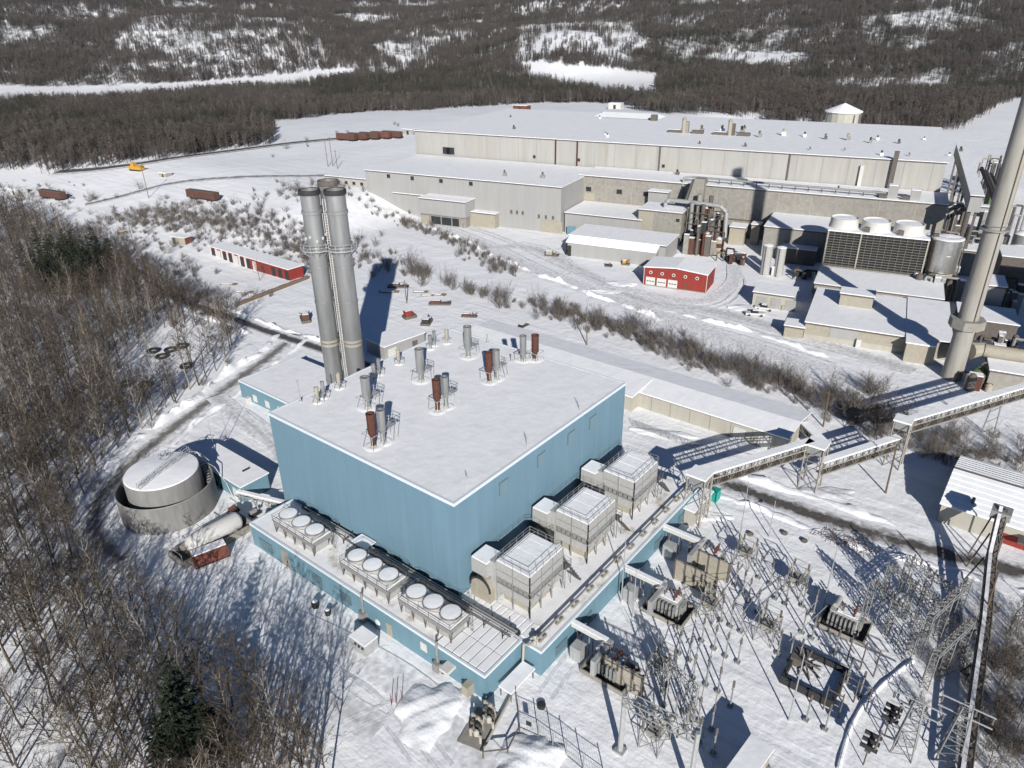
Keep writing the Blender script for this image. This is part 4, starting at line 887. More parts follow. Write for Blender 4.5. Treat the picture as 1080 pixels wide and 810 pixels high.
# pole-mounted bus supports
BS = [(736, 762), (750, 770), (757, 730), (744.5, 723), (753, 685), (765, 693), (778, 699), (721, 752), (731, 716), (740, 677), (789, 634), (797.6, 646), (805, 657), (817.5, 632), (828, 638), (770, 745), (716, 690), (727, 697), (775, 618), (783, 626), (700, 745), (712, 757), (724, 770), (737, 783), (752, 795), (820, 690), (832, 697), (842, 700), (846, 668), (856, 674), (760, 655), (770, 661), (781, 667), (800, 610), (812, 616), (846, 640), (858, 646), (880, 690), (893, 720), (870, 770), (850, 760), (906, 735)]
def bus_support(q, h):
    c = thing('bus_support', q, 'slim steel post with insulator standing in the substation snow', 'post', 'bus support posts of the substation')
    MB().tube(q, q+Vector((0, 0, h)), 0.11, 0.09, 6).box(q.x-0.3, q.x+0.3, q.y-0.3, q.y+0.3, q.z, q.z+0.25).build('post', 'steel', c)
    insul(MB(), q.x, q.y, q.z+h, 1.1, 0.17).build('insulator', 'iron', c)
    MB().tube((q.x-0.5, q.y, q.z+h), (q.x+0.5, q.y, q.z+h), 0.06, 0.06, 4).build('cross_bar', 'steel', c)
    return c
proto = None; BSQ = [gp(*b) for b in BS]
for i, q in enumerate(BSQ):
    if proto is None: proto = bus_support(q, 3.3)
    else:
        o = copy_tree(proto); o.location = q
# rigid bus tubes in parallel runs above the supports
for i, (a, b, z) in enumerate(((0, 3, 4.4), (1, 2, 4.4), (7, 8, 4.4), (4, 10, 4.5), (5, 11, 4.5), (6, 12, 4.5), (16, 9, 4.4), (25, 28, 4.4), (26, 29, 4.4))):
    A_, B_ = BSQ[a]+Vector((0, 0, z)), BSQ[b]+Vector((0, 0, z)); d = (B_-A_).normalized()
    solo(MB().tube(A_-d*1.2, B_+d*2.5, 0.05, 0.05, 6), 'bus_tube', 'galv', A_, 'thin aluminium bus tube carried between substation posts', 'bus tube', 'bus tubes of the substation')
def switch_frame(q, rot=0):
    c = thing('switch_frame', q, '', 'switch frame', 'lattice switch frames of the substation')
    f = MB(); x, y = q.x, q.y
    for sx in (-1.6, 1.6):
        for sy in (-1.2, 1.2): f.tube((x+sx, y+sy, 0), (x+sx, y+sy, 3.2), 0.08, 0.08, 4)
    for z in (1.6, 3.2): f.path([(x-1.6, y-1.2, z), (x+1.6, y-1.2, z), (x+1.6, y+1.2, z), (x-1.6, y+1.2, z), (x-1.6, y-1.2, z)], 0.06, 4)
    for sy in (-1.2, 1.2): f.tube((x-1.6, y+sy, 0), (x+1.6, y+sy, 3.2), 0.05, 0.05, 4).tube((x+1.6, y+sy, 0), (x-1.6, y+sy, 3.2), 0.05, 0.05, 4)
    for sx in (-1.6, 1.6): f.tube((x+sx, y-1.2, 0), (x+sx, y+1.2, 3.2), 0.05, 0.05, 4).tube((x+sx, y+1.2, 0), (x+sx, y-1.2, 3.2), 0.05, 0.05, 4)
    f.build('frame', 'steel', c)
    MB().box(x-0.9, x+0.9, y-0.7, y+0.7, 1.7, 2.6).build('mechanism_box', 'concrete', c)
    for k in range(3):
        xx = x-1.3+k*1.3
        for sy in (-1, 1):
            b_ = insul(MB(), xx, y+sy, 3.2, 1.2, 0.17); b_.build('insulator', 'iron' if k != 1 else 'tan', c)
        MB().tube((xx, y-1, 4.4), (xx, y+1, 4.5), 0.05, 0.05, 5).tube((xx, y+1, 4.4), (xx+0.3, y+1.8, 5.2), 0.04, 0.03, 4).build('blade', 'steel', c)
    return c
SF = [((697, 712), 'lattice switch frame beside the transformer nearest the annex corner'), ((748, 648), 'lattice switch frame in front of the middle transformer'), ((808, 672), 'lattice switch frame standing alone in the middle of the yard'), ((785, 594), 'lattice switch frame beside the far fire walls'), ((838, 622), 'lattice switch frame next to the tall lamp mast'), ((690, 784), 'lattice switch frame under the dead-end gantry')]
p0 = None
for (px, lab) in SF:
    q = gp(*px)
    if p0 is None: p0 = switch_frame(q); o = p0
    else: o = copy_tree(p0); o.location = q
    o['label'] = lab
# dead-end gantry near the bottom edge
A_, B_ = gp(654, 792), gp(727, 833); HG = 9.2
c = thing('dead_end_gantry', A_, 'tall steel gantry with lattice beam over the switchgear near the fence', 'gantry')
for q in (A_, B_): MB().tube(q, q+Vector((0, 0, HG)), 0.34, 0.26, 8).box(q.x-0.6, q.x+0.6, q.y-0.6, q.y+0.6, 0, 0.3).build('post', 'galv', c)
truss(MB(), A_+Vector((0, 0, HG-1.0)), B_+Vector((0, 0, HG-1.0)), 1.3, 1.0, 9, 0.09, 0.05).build('beam', 'steel', c)
for k in range(1, 4):
    q = A_.lerp(B_, k/4); insul(MB(), q.x, q.y, HG-2.3, 1.3, 0.15).build('insulator', 'iron', c)
A2, B2 = gp(700, 735), gp(728, 762)
c = thing('strain_gantry', A2, 'smaller lattice gantry behind the dead-end gantry', 'gantry')
for q in (A2, B2): lattice(MB(), q.x, q.y, 0, 6.0, 0.7, 6, 0.06, 0.04).build('leg', 'steel', c)
truss(MB(), A2+Vector((0, 0, 5.4)), B2+Vector((0, 0, 5.4)), 0.8, 0.7, 7, 0.06, 0.04).build('beam', 'steel', c)
# lattice cluster at the right
LG = [((912, 648), (958, 690), 6.0, 'nearest lattice portal of the right-hand switchyard'), ((930, 632), (976, 672), 6.4, 'second lattice portal of the right-hand switchyard'), ((950, 622), (994, 656), 6.0, 'third lattice portal of the right-hand switchyard'), ((968, 690), (1008, 652), 6.8, 'crosswise lattice portal closing the right-hand switchyard'), ((975, 725), (1012, 690), 6.0, 'low lattice portal below the inclined conveyor')]
for (a, b, h, lab) in LG:
    A_, B_ = gp(*a), gp(*b); c = thing('lattice_portal', A_, lab, 'gantry', 'lattice portals of the switchyard')
    for q in (A_, A_.lerp(B_, 0.5), B_): lattice(MB(), q.x, q.y, 0, h, 0.8, 7, 0.07, 0.045).build('leg', 'steel', c)
    truss(MB(), A_+Vector((0, 0, h-0.7)), B_+Vector((0, 0, h-0.7)), 0.8, 0.7, 10, 0.07, 0.045).build('beam', 'steel', c)
    for k in range(6):
        q = A_.lerp(B_, (k+0.5)/6); insul(MB(), q.x, q.y, h, 1.0, 0.15).build('insulator', 'iron', c)
    for k in range(4):
        q = A_.lerp(B_, (k+0.5)/4); f = MB(); f.tube((q.x, q.y+0.8, 0), (q.x, q.y+0.8, 3), 0.07, 0.07, 4).tube((q.x-0.9, q.y+0.8, 3), (q.x+0.9, q.y+0.8, 3), 0.06, 0.06, 4); f.build('bracket', 'steel', c)
for i, (pts, h) in enumerate((([(893, 698), (907, 706), (921, 714)], 4.6), ([(886, 732), (900, 741), (913, 750)], 4.0), ([(868, 748), (884, 757)], 4.0))):
    Q = [gp(*q) for q in pts]; c = thing('pole_frame', Q[0], ('three-pole frame with crossbar below the pale transformer', 'three-pole frame with crossbar below the empty bund', 'two-pole frame with crossbar near the bottom of the yard')[i], 'pole frame')
    for q in Q: MB().tube(q, q+Vector((0, 0, h)), 0.1, 0.08, 5).build('pole', 'iron', c)
    MB().tube(Q[0]+Vector((0, 0, h-0.5)), Q[-1]+Vector((0, 0, h-0.5)), 0.08, 0.08, 5).build('crossbar', 'iron', c)
for i, (px, py, h, w_) in enumerate(((952, 792, 8.0, 1.6), (1000, 800, 8.5, 1.6))):
    q = gp(px, py); c = thing('lattice_tower', q, ('open lattice tower at the bottom edge of the yard', 'open lattice tower beside the foot of the inclined conveyor')[i], 'tower')
    lattice(MB(), q.x, q.y, 0, h, 2.2, 7, 0.08, 0.05, 0.9).build('frame', 'steel', c)
    f = MB()
    for z in (h, h-1.6): f.tube((q.x, q.y-2.6, z), (q.x, q.y+2.6, z), 0.09, 0.09, 5)
    f.build('cross_arm', 'galv', c)
    for k in range(4): insul(MB(), q.x, q.y-2.4+k*1.6, h-1.0, 1.0, 0.15).build('insulator', 'iron', c)
for i, (px, py) in enumerate(((913, 800), (935, 770))):
    q = gp(px, py); c = thing('breaker', q, ('dark circuit breaker at the bottom edge of the yard', 'dark circuit breaker hung on a post by the snow ridge')[i], 'breaker')
    f = MB()
    for sx in (-1, 1): f.tube((q.x+sx, q.y, 0), (q.x+sx*0.8, q.y, 2.4), 0.08, 0.08, 4)
    f.box(q.x-1.3, q.x+1.3, q.y-0.3, q.y+0.3, 2.4, 2.6).build('frame', 'iron', c)
    for k in range(3):
        MB().tube((q.x-1+k, q.y-0.9, 2.9), (q.x-1+k, q.y+0.9, 2.9), 0.25, 0.25, 10).build('tank', 'dark', c); insul(MB(), q.x-1+k, q.y-0.6, 3.1, 1.0, 0.15).build('bushing', 'iron', c)
q = gp(889, 660); big_transformer(q, 'pale transformer with snowy radiators on a bund near the road', True, 0.82)
# empty bund with gear
q = gp(858, 716); c = thing('equipment_bund', q, 'square dark-walled bund half filled with snow and scrap gear', 'bund')
x, y = q.x, q.y; w_ = 3.2
MB().box(x-w_, x+w_, y-w_, y-w_+0.35, 0, 1.2).box(x-w_, x+w_, y+w_-0.35, y+w_, 0, 1.2).box(x-w_, x-w_+0.35, y-w_+0.35, y+w_-0.35, 0, 1.19).box(x+w_-0.35, x+w_, y-w_+0.35, y+w_-0.35, 0, 1.19).build('wall', 'dark', c)
MB().box(x-w_+0.4, x+w_-0.4, y-w_+0.4, y+w_-0.4, 0.02, 0.35).build('snow', 'heapsnow', c)
for k in range(7):
    a = k*0.9; MB().tube((x+0.6+math.cos(a)*1.6, y+1.0+math.sin(a)*1.6, 0.3), (x+0.6-math.cos(a+0.6)*1.4, y+1.0-math.sin(a+0.6)*1.4, 1.8+0.2*k), 0.14, 0.1, 6).build('strut', ('iron', 'iron', 'dark')[k % 3], c)
MB().box(x+0.2, x+2.6, y+1.6, y+3.2, 0.35, 1.6).build('crate', 'iron', c)
# control house at the bottom edge
A_ = gp(793, 777, 3.6); c = thing('control_house', (A_.x, A_.y, 0), 'small substation hut with snowy roof at the bottom edge', 'shed')
u_ = (gp(816, 791, 3.6)-A_); v_ = (gp(772, 806, 3.6)-A_)
MB().obox(A_, u_, v_, u_.length-0.2, 7.0, 0, 3.4).build('wall', 'tan', c); MB().obox(A_-u_.normalized()*0.2-v_.normalized()*0.2, u_, v_, u_.length+0.2, 7.4, 3.4, 3.65).build('roof', 'roofsnow', c)
n_ = u_.normalized(); e_ = A_+n_*(u_.length-0.2)
MB().obox(e_+v_.normalized()*1.2, n_, v_, 0.08, 1.0, 0.1, 2.2).build('door', 'white', c); MB().obox(e_+v_.normalized()*0.3, n_, v_, 1.1, 0.7, 0.1, 1.2).build('air_unit', 'steel', c)
# buried line under a snow ridge
P = smooth_path([gp(*q) for q in ((884, 812), (892, 782), (905, 752), (925, 728), (945, 710), (963, 697))], 1.2)
pv = MB(); pv.path([(q.x, q.y, 0.06+0.05*math.sin(i*1.7)) for i, q in enumerate(P)], 0.24, 8); q = P[0]
solo(pv, 'covered_pipe', 'heapsnow', (q.x, q.y, 0), 'snow-covered pipe curving across the switchyard', 'pipe', smooth=True)
# masts
for i, (px, py, ty, lab) in enumerate(((779, 574, 507, 'thin tall mast beside the far fire walls'), (811, 566, 528, 'thin mast nearest the muddy road'), (868, 640, 575, 'lamp mast at the corner of the switchyard'), (667, 652, 600, 'thin lightning mast between the bus ducts'), (832, 760, 690, 'thin lightning mast by the empty bund'), (655, 636, 560, 'thin mast leaning over the annex deck edge'))):
    q = gp(px, py); lo, hi = 0, 40
    for _ in range(40):
        m_ = (lo+hi)/2; d = np.array([q.x, q.y, q.z+m_])-CAM; yy = 405-FPX*(d@UP)/(d@FW)
        if yy > ty: lo = m_
        else: hi = m_
    c = thing('mast', q, lab, 'mast'); MB().tube(q, q+Vector((0, 0, lo)), 0.11, 0.05, 6).build('pole', 'galv', c)
    if i == 2: MB().tube(q+Vector((0, 0, lo)), q+Vector((0.9, -0.6, lo+0.1)), 0.05, 0.05, 5).box(q.x+0.6, q.x+1.3, q.y-0.9, q.y-0.4, lo, lo+0.2).build('lamp', 'dark', c)
# chain-link fence near the valve station
FP = [gp(*q) for q in ((545, 745), (548, 768), (568, 777), (583, 788), (597, 797), (615, 812), (640, 830))]
c = thing('chain_fence', FP[0], 'chain-link fence with signs near the front corner of the annex', 'fence')
w_ = MB()
for a, b in zip(FP[:-1], FP[1:]):
    for z in (0.1, 1.1, 2.1): w_.tube(a+Vector((0, 0, z)), b+Vector((0, 0, z)), 0.035, 0.035, 4)
    n = max(3, int((b-a).length/0.35))
    for k in range(n): q = a.lerp(b, k/n); w_.tube(q+Vector((0, 0, 0.1)), q+Vector((0, 0, 2.1)), 0.012, 0.012, 3)
w_.build('mesh', 'galv', c)
for a in FP: MB().tube(a, a+Vector((0, 0, 2.4)), 0.07, 0.07, 5).build('post', 'steel', c)
for k, (a, b) in enumerate(((FP[1], FP[2]), (FP[0], FP[1]))):
    q = a.lerp(b, 0.35); d = (b-a).normalized(); MB().obox((q.x, q.y), d, (-d.y, d.x), 0.7, -0.05, 1.2, 1.9).build('sign', 'dark', c)
FP = [gp(*q) for q in ((835, 600), (870, 622), (905, 612), (960, 648), (1012, 690), (1018, 730))]
# debris along the road
for i, (px, py) in enumerate(((880, 568), (905, 577))):
    q = gp(px, py); c = thing('brush_pile', q, ('pile of cut branches beside the muddy road', 'snow-dusted brush pile nearer the metal building')[i], 'brush pile'); f = MB(); r2 = random.Random(i)
    for k in range(60):
        a = r2.uniform(0, 6.28); l_ = r2.uniform(0.5, 1.6); o_ = Vector((r2.gauss(0, 1.3), r2.gauss(0, 1.6), r2.uniform(0, 0.8)))
        f.tube(q+o_, q+o_+Vector((math.cos(a)*l_, math.sin(a)*l_, r2.uniform(-0.2, 0.5))), 0.05, 0.03, 3)
    f.build('branches', 'wood', c, kind='stuff')
for i, (px, py) in enumerate(((791, 564), (827, 563), (848, 571), (1004, 632))):
    q = gp(px, py); solo(MB().lathe((q.x, q.y), [(0.5, q.z), (0.55, q.z+0.3), (0.2, q.z+0.5)], 9), 'tree_stump', 'iron', q, ('dark stump poking out of the snow left of the thin mast', 'dark stump poking out of the snow beside the thin mast', 'dark stump nearest the brush pile', 'dark stump under the inclined conveyor shadow')[i], 'stump')
# overhead lines: two wood poles with wires
for i, (px, py, h, lab) in enumerate(((934, 520, 9.5, 'leaning dark utility pole by the braced trestle tower'), (868, 450, 8.0, 'dark utility pole among the shrubs behind the conveyor'), (1035, 660, 9.0, 'dark utility pole beside the inclined conveyor'))):
    q = gp(px, py); c = thing('utility_pole', q, lab, 'utility pole')
    MB().tube(q, q+Vector((0.5, 0.3, h)), 0.17, 0.12, 7).build('pole', 'wood', c)
    if i == 1: MB().tube(q+Vector((0.4, -1.0, h-0.6)), q+Vector((0.4, 1.2, h-0.6)), 0.07, 0.07, 4).build('cross_arm', 'wood', c)
# ---------------------------------------------------------------- yard on the left, behind the flues
def long_shed(a, b, depth, h, label, name='long_shed'):
    u_ = (b-a); u_.z = 0; L_ = u_.length; u_.normalize(); v_ = Vector((-u_.y, u_.x, 0)); z0 = min(a.z, b.z)-0.5; z1 = max(a.z, b.z)+h
    c = thing(name, a, label, 'shed'); return c, u_, v_, L_, z0, z1
a, b = gp(222, 268), gp(306, 296)
c, u_, v_, L_, z0, z1 = long_shed(a, b, 0, 3.0, 'long low red shed with snowy roof and open bays')
MB().obox(a, u_, v_, L_, 5.5, z0, z1).build('wall', 'red', c)
MB().obox(a-u_*0.3-v_*0.4, u_, v_, L_+0.6, 6.4, z1, z1+0.22).build('roof', 'roofsnow', c)
for k in range(13):
    q = a+u_*(L_*(k+0.35)/13)-v_*0.1
    MB().obox(q, u_, v_, L_/13*0.55, 0.15, z0, z1-0.7).build('bay', 'white' if k % 3 == 1 and k < 8 else ('dark' if k not in (8, 9) else 'brick'), c)
for k in range(7): MB().obox(a+u_*(L_*k/13)-v_*0.06, u_, v_, L_/13*0.35, 0.1, z0, z1-0.3).build('board', 'white', c)
a, b = gp(182, 257), gp(196, 258.5)
c, u_, v_, L_, z0, z1 = long_shed(a, b, 0, 2.6, 'small orange hut with snowy roof left of the long red shed', 'hut')
MB().obox(a, u_, v_, L_, 3.5, z0, z1).build('wall', 'tan', c); MB().obox(a-u_*0.2-v_*0.2, u_, v_, L_+0.4, 3.9, z1, z1+0.2).build('roof', 'roofsnow', c); MB().obox(a+u_*0.5-v_*0.08, u_, v_, 1.2, 0.1, z0, z1-0.4).build('door', 'dark', c)
MB().obox(a+u_*L_, u_, v_, 0.1, 3.5, z0, z1-0.05).build('end_wall', 'brick', c)
# timber retaining wall
a, b = gp(249, 324), gp(326, 294); c = thing('timber_wall', a, 'long dark timber retaining wall below the red shed', 'wall')
d = b-a; n = 12; s = Vector((-d.y, d.x, 0)).normalized()
for k in range(n):
    q = a+d*(k/n); MB().obox(q, d, s, d.length/n*0.97, 0.5, float(terr(q.x, q.y))-0.3, float(terr(q.x, q.y))+1.1+0.1*(k % 2)).build('timber', 'log', c)
# grey shed beside the flues
a = gp(405, 357, 3.6); 
c = thing('grey_shed', (48, 60, 0), 'grey metal shed with snowy roof half shaded by the flue shadow', 'shed')
q0, q1, q2 = gp(405, 366, 3.6), gp(423, 350, 3.6), gp(441, 353, 3.6)
A_ = gp(386, 357, 3.6); B_ = gp(405, 366, 3.6); u_ = (B_-A_).normalized(); C_ = gp(441, 348, 3.6)
v_ = Vector((-u_.y, u_.x, 0)); v_ = v_ if v_.dot(C_-B_) > 0 else -v_
dp = max(5.0, v_.dot(C_-B_)); MB().obox(A_, u_, v_, (B_-A_).length, dp, 0, 3.5).build('wall', 'millgrey', c)
MB().obox(A_-u_*0.2-v_*0.2, u_, v_, (B_-A_).length+0.4, dp+0.4, 3.5, 3.75).build('roof', 'roofsnow', c)
MB().obox(B_+v_*1.0, u_, v_, 0.06, 2.6, 0, 2.6).build('door', 'white', c); MB().obox(B_+v_*(dp-4), u_, v_, 0.07, 1.6, 0, 2.4).build('door', 'iron', c)
# scrap, machines and stock in the yard
def machine(px, py, lx, ly, h, m_, label, cat, seed, name='scrap_machine', ang=0):
    q = gp(px, py); c = thing(name, q, label, cat); r2 = random.Random(seed); ca, sa = math.cos(R(ang)), math.sin(R(ang))
    U = Vector((ca, sa, 0)); V = Vector((-sa, ca, 0)); o_ = q-U*lx/2-V*ly/2
    MB().obox(o_, U, V, lx, ly, q.z-0.1, q.z+h*0.35).build('base', 'iron', c)
    MB().obox(o_+U*lx*0.1+V*ly*0.1, U, V, lx*0.45, ly*0.75, q.z+h*0.35, q.z+h).build('cab', m_, c)
    MB().obox(o_+U*lx*0.1+V*ly*0.1, U, V, lx*0.45, ly*0.7, q.z+h, q.z+h+0.1).build('snow', 'heapsnow', c)
    for k in range(4):
        a = o_+U*r2.uniform(lx*0.4, lx)+V*r2.uniform(0, ly); b = o_+U*r2.uniform(lx*0.2, lx*1.2)+V*r2.uniform(-0.2*ly, 1.1*ly)
        MB().tube((a.x, a.y, q.z+h*0.3), (b.x, b.y, q.z+h*r2.uniform(0.5, 1.1)), 0.16, 0.12, 5).build('boom', ('oxide', 'iron', m_)[k % 3], c)
    return c
machine(322, 338, 5.0, 2.4, 2.4, 'oxide', 'rusty wheeled machine with hoop beside the flues', 'machine', 1, ang=60)
machine(432, 335, 3.6, 2.4, 2.4, 'red', 'small red shed-like machine behind the grey shed', 'machine', 2, ang=-20)
machine(450, 341, 4.2, 2.6, 1.8, 'dark', 'dark machinery on a pallet behind the grey shed', 'machine', 3, ang=30)
machine(464, 321, 6.5, 2.0, 1.5, 'oxide', 'long rusty trailer at the edge of the shrubs', 'trailer', 4, ang=-55)
machine(495, 334, 4.5, 1.6, 1.1, 'oxide', 'small rusty frame lying in the snow right of the trailer', 'frame', 5, ang=-60)
machine(420, 303, 6.5, 2.2, 1.5, 'iron', 'dark junk heap at the tip of the flue shadow', 'junk', 6, ang=-55)
machine(508, 348, 3.5, 2.0, 1.0, 'dark', 'dark crate stack beyond the blue roof', 'crates', 7)
machine(552, 344, 3.5, 1.6, 0.9, 'dark', 'dark snow-topped box beyond the rusty twin exhausts', 'box', 8)
for i, (px, py) in enumerate(((400, 308), (436, 308), (444, 312), (452, 310), (233, 300), (250, 308), (262, 312))):
    q = gp(px, py); f = MB(); r2 = random.Random(i+40)
    a_ = R(r2.uniform(-70, -40)); L_ = r2.uniform(4, 6.5); U = Vector((math.cos(a_), math.sin(a_), 0)); V = Vector((-U.y, U.x, 0))
    c = thing('timber_stack', q, ('log stack just left of the flue shadow', 'first of three short timber stacks right of the flue shadow', 'second of three short timber stacks right of the flue shadow', 'third of three short timber stacks right of the flue shadow', 'timber pile near the bare tree in the left yard', 'snowy plank pile in the middle of the left yard', 'snowy plank pile close to the retaining wall')[i], 'timber stack')
    for k in range(5): MB().tube(q+V*(k*0.36-0.7)+Vector((0, 0, 0.25)), q+V*(k*0.36-0.7)+U*L_+Vector((0, 0, 0.25)), 0.18, 0.16, 6).build('log', 'log', c)
    MB().obox(q-V*0.9+U*0.3, U, V, L_*0.7, 1.6, q.z+0.42, q.z+0.55).build('snow', 'heapsnow', c)
# tyres and hollow rings by the birch clearing
for i, (px, py) in enumerate(((162, 371), (171, 377), (180, 370), (192, 366), (197, 387), (134, 406), (154, 407))):
    q = gp(px, py); n = 16; f = MB(); r_ = 1.3
    f.path([(q.x+r_*math.cos(2*math.pi*k/n), q.y+r_*math.sin(2*math.pi*k/n), q.z+0.35) for k in range(n+1)], 0.36, 7)
    solo(f, 'old_tyre', 'dark', q, ('big tyre second from the left of the upper clearing row', 'big tyre third from the left of the upper clearing row', 'big tyre half under snow above the clearing row', 'big tyre nearest the trees of the clearing', 'big tyre nearest the road bend', 'big tyre leftmost of the lower pair in the clearing', 'big tyre rightmost of the lower pair in the clearing')[i], 'tyre', smooth=True)
# rail wagons
def wagon(px, py, label, ln=15, m_='oxide', ang=None):
    q = gp(px, py); c = thing('rail_wagon', q, label, 'wagon', 'rail wagons on the yard tracks'); a_ = R(-80 if ang is None else ang); U = Vector((math.cos(a_), math.sin(a_), 0)); V = Vector((-U.y, U.x, 0)); o_ = q-U*ln/2-V*1.5
    MB().obox(o_, U, V, ln, 3.0, q.z+0.9, q.z+1.2).build('chassis', 'dark', c); MB().obox(o_+U*0.2, U, V, ln-0.4, 2.9, q.z+1.2, q.z+4.0).build('body', m_, c)
    MB().obox(o_+U*0.3, U, V, ln-0.6, 2.6, q.z+4.0, q.z+4.15).build('roof', 'iron', c)
    for k in range(5): MB().obox(o_+U*(0.8+k*(ln-1.9)/4)-V*0.05, U, V, 0.14, 0.1, q.z+1.2, q.z+4.0).build('rib', 'oxide', c)
    for t in (0.15, 0.28, 0.72, 0.85):
        w_ = o_+U*ln*t; MB().tube((w_.x, w_.y, q.z+0.5), (w_.x+V.x*3, w_.y+V.y*3, q.z+0.5), 0.48, 0.48, 12).build('wheelset', 'dark', c)
    return c
wagon(215, 211, 'rusty brown box wagon standing alone on the curved yard track', 18)
wagon(57, 210, 'rusty brown box wagon near the left edge of the yard', 17)
for i, px in enumerate((366, 378, 390, 402, 414)):
    wagon(px, 148.5-(px-366)*0.06, ('leftmost wagon of the brown wagon row before the far snowfield', 'second wagon of the brown wagon row before the far snowfield', 'third wagon of the brown wagon row before the far snowfield', 'fourth wagon of the brown wagon row before the far snowfield', 'rightmost wagon of the brown wagon row before the far snowfield')[i], 14, 'oxide' if i != 3 else 'brick', -78)
q = gp(136, 180); c = thing('yellow_loader', q, 'yellow track machine parked at the forest edge', 'machine')
U = Vector((0.2, -1, 0)).normalized(); V = Vector((1, 0.2, 0)).normalized()
MB().obox(q, U, V, 9, 2.6, q.z+0.8, q.z+2.4).build('body', 'yellow', c); MB().obox(q+U*2, U, V, 2.2, 2.2, q.z+2.4, q.z+4.0).build('cab', 'yellow', c); MB().obox(q+U*0.5-V*0.1, U, V, 8, 2.8, q.z, q.z+0.8).build('track', 'dark', c)
MB().tube(q+U*6+Vector((0, 0, 2.4)), q+U*12+Vector((0, 0, 3.4)), 0.35, 0.25, 6).build('boom', 'yellow', c)
for i, (px, py, s, lab) in enumerate(((172, 187, 5, 'tan truck and dark bin beside the yard track'), (15, 206, 7, 'white snow-roofed shed at the left edge of the yard'), (430, 142, 8, 'small grey shed at the left end of the mill roof'), (126, 247, 2.5, 'small yellow cart left of the orange hut'), (548, 118, 12, 'red-walled snowy shed beyond the mill roof'), (648, 115, 11, 'low white hut beyond the mill roof'))):
    q = gp(px, py); c = thing('outbuilding', q, lab, 'shed'); U = Vector((0.2, -1, 0)).normalized(); V = Vector((1, 0.2, 0)).normalized(); h = s*0.4
    MB().obox(q-U*s/2, U, V, s, s*0.7, q.z-0.3, q.z+h).build('wall', ('tan', 'white', 'millgrey', 'yellow', 'brick', 'white')[i], c); MB().obox(q-U*s*0.53-V*s*0.03, U, V, s*1.06, s*0.76, q.z+h, q.z+h+0.3).build('roof', 'roofsnow', c); MB().obox(q-U*s*0.1-V*0.08, U, V, s*0.2, 0.1, q.z-0.2, q.z+h*0.75).build('door', 'dark', c)
for i, (px, py, h, lab) in enumerate(((157, 209, 15, 'tall leaning utility pole in the middle of the yard'), (142, 262, 10, 'utility pole beside the dark pine crowns'), (346, 176, 13, 'leftmost of three thin poles behind the flue tops'), (351, 175, 14, 'middle of three thin poles behind the flue tops'), (356, 178, 9, 'rightmost of three thin poles behind the flue tops'), (429, 320, 7, 'short utility pole right of the flue shadow'), (619, 364, 8, 'utility pole in the shrubs beyond the blue roof'))):
    q = gp(px, py); c = thing('utility_pole', q, lab, 'utility pole'); MB().tube(q, q+Vector((0.2, 0.5, h)), 0.17, 0.11, 6).build('pole', 'log', c); MB().tube(q+Vector((0.2, -0.6, h-0.7)), q+Vector((0.2, 1.6, h-0.7)), 0.07, 0.07, 4).build('cross_arm', 'log', c)
# ---------------------------------------------------------------- paper mill
MU = Vector((math.cos(R(-78.3)), math.sin(R(-78.3)), 0)); MV = Vector((math.cos(R(11.7)), math.sin(R(11.7)), 0))
def blk(name, pa, pb, z, depth, label, wall='millwall', roof='roofsnow', z0=0.0, cat='building', fascia=True, lip=0.3, parent=None, ln=None):
    A = gp(pa[0], pa[1], z); B = gp(pb[0], pb[1], z); L_ = ln or (B-A).dot(MU)
    c = parent or thing(name, (A.x, A.y, z0), label, cat)
    MB().obox(A, MU, MV, L_, depth, z0-0.5, z).build('wall', wall, c)
    MB().obox(A-MU*lip-MV*lip, MU, MV, L_+2*lip, depth+2*lip, z, z+0.22).build('roof', roof, c)
    if fascia: MB().obox(A-MU*0.12-MV*0.12, MU, MV, L_+0.24, 0.12, z-0.5, z).build('fascia', 'iron', c)
    return c, A, L_
def at(A, u, v=0.0, z=0.0): q = A+MU*u+MV*v; return Vector((q.x, q.y, z))
def seams(c, A, L_, z0, z1, step, m_='millgrey', wd=0.25):
    k = step
    while k < L_: MB().obox(at(A, k, -0.1), MU, MV, wd, 0.1, z0, z1).build('wall_seam', m_, c); k += step
def wins(c, A, us, z, w_=1.6, h=1.2, m_='glass'):
    for u in us:
        o = MB().obox(at(A, u-w_/2, -0.12), MU, MV, w_, 0.14, z, z+h).build('window', m_, c); MB().obox(at(A, u-w_/2-0.1, -0.25), MU, MV, w_+0.2, 0.25, z-0.15, z).build('sill', 'concrete', o)
def roof_vent(A, u, v, z, s, label, m_='iron', tall=1.6):
    q = at(A, u, v, z); s *= 0.62; c = thing('roof_vent', q, label, 'roof vent', 'roof vents of the mill')
    MB().obox(q-MU*s/2, MU, MV, s, s*0.8, z, z+s*tall*0.6).build('curb', ('concrete', 'roofsnow', 'iron')[int(u+v) % 3], c); MB().lathe((q.x+0.3*s, q.y+0.2*s), [(s*0.28, z), (s*0.3, z+s*tall), (s*0.45, z+s*tall), (s*0.1, z+s*tall*1.2)], 9).build('cowl', m_, c)
ZT1, ZT2 = 28.4, 17.8
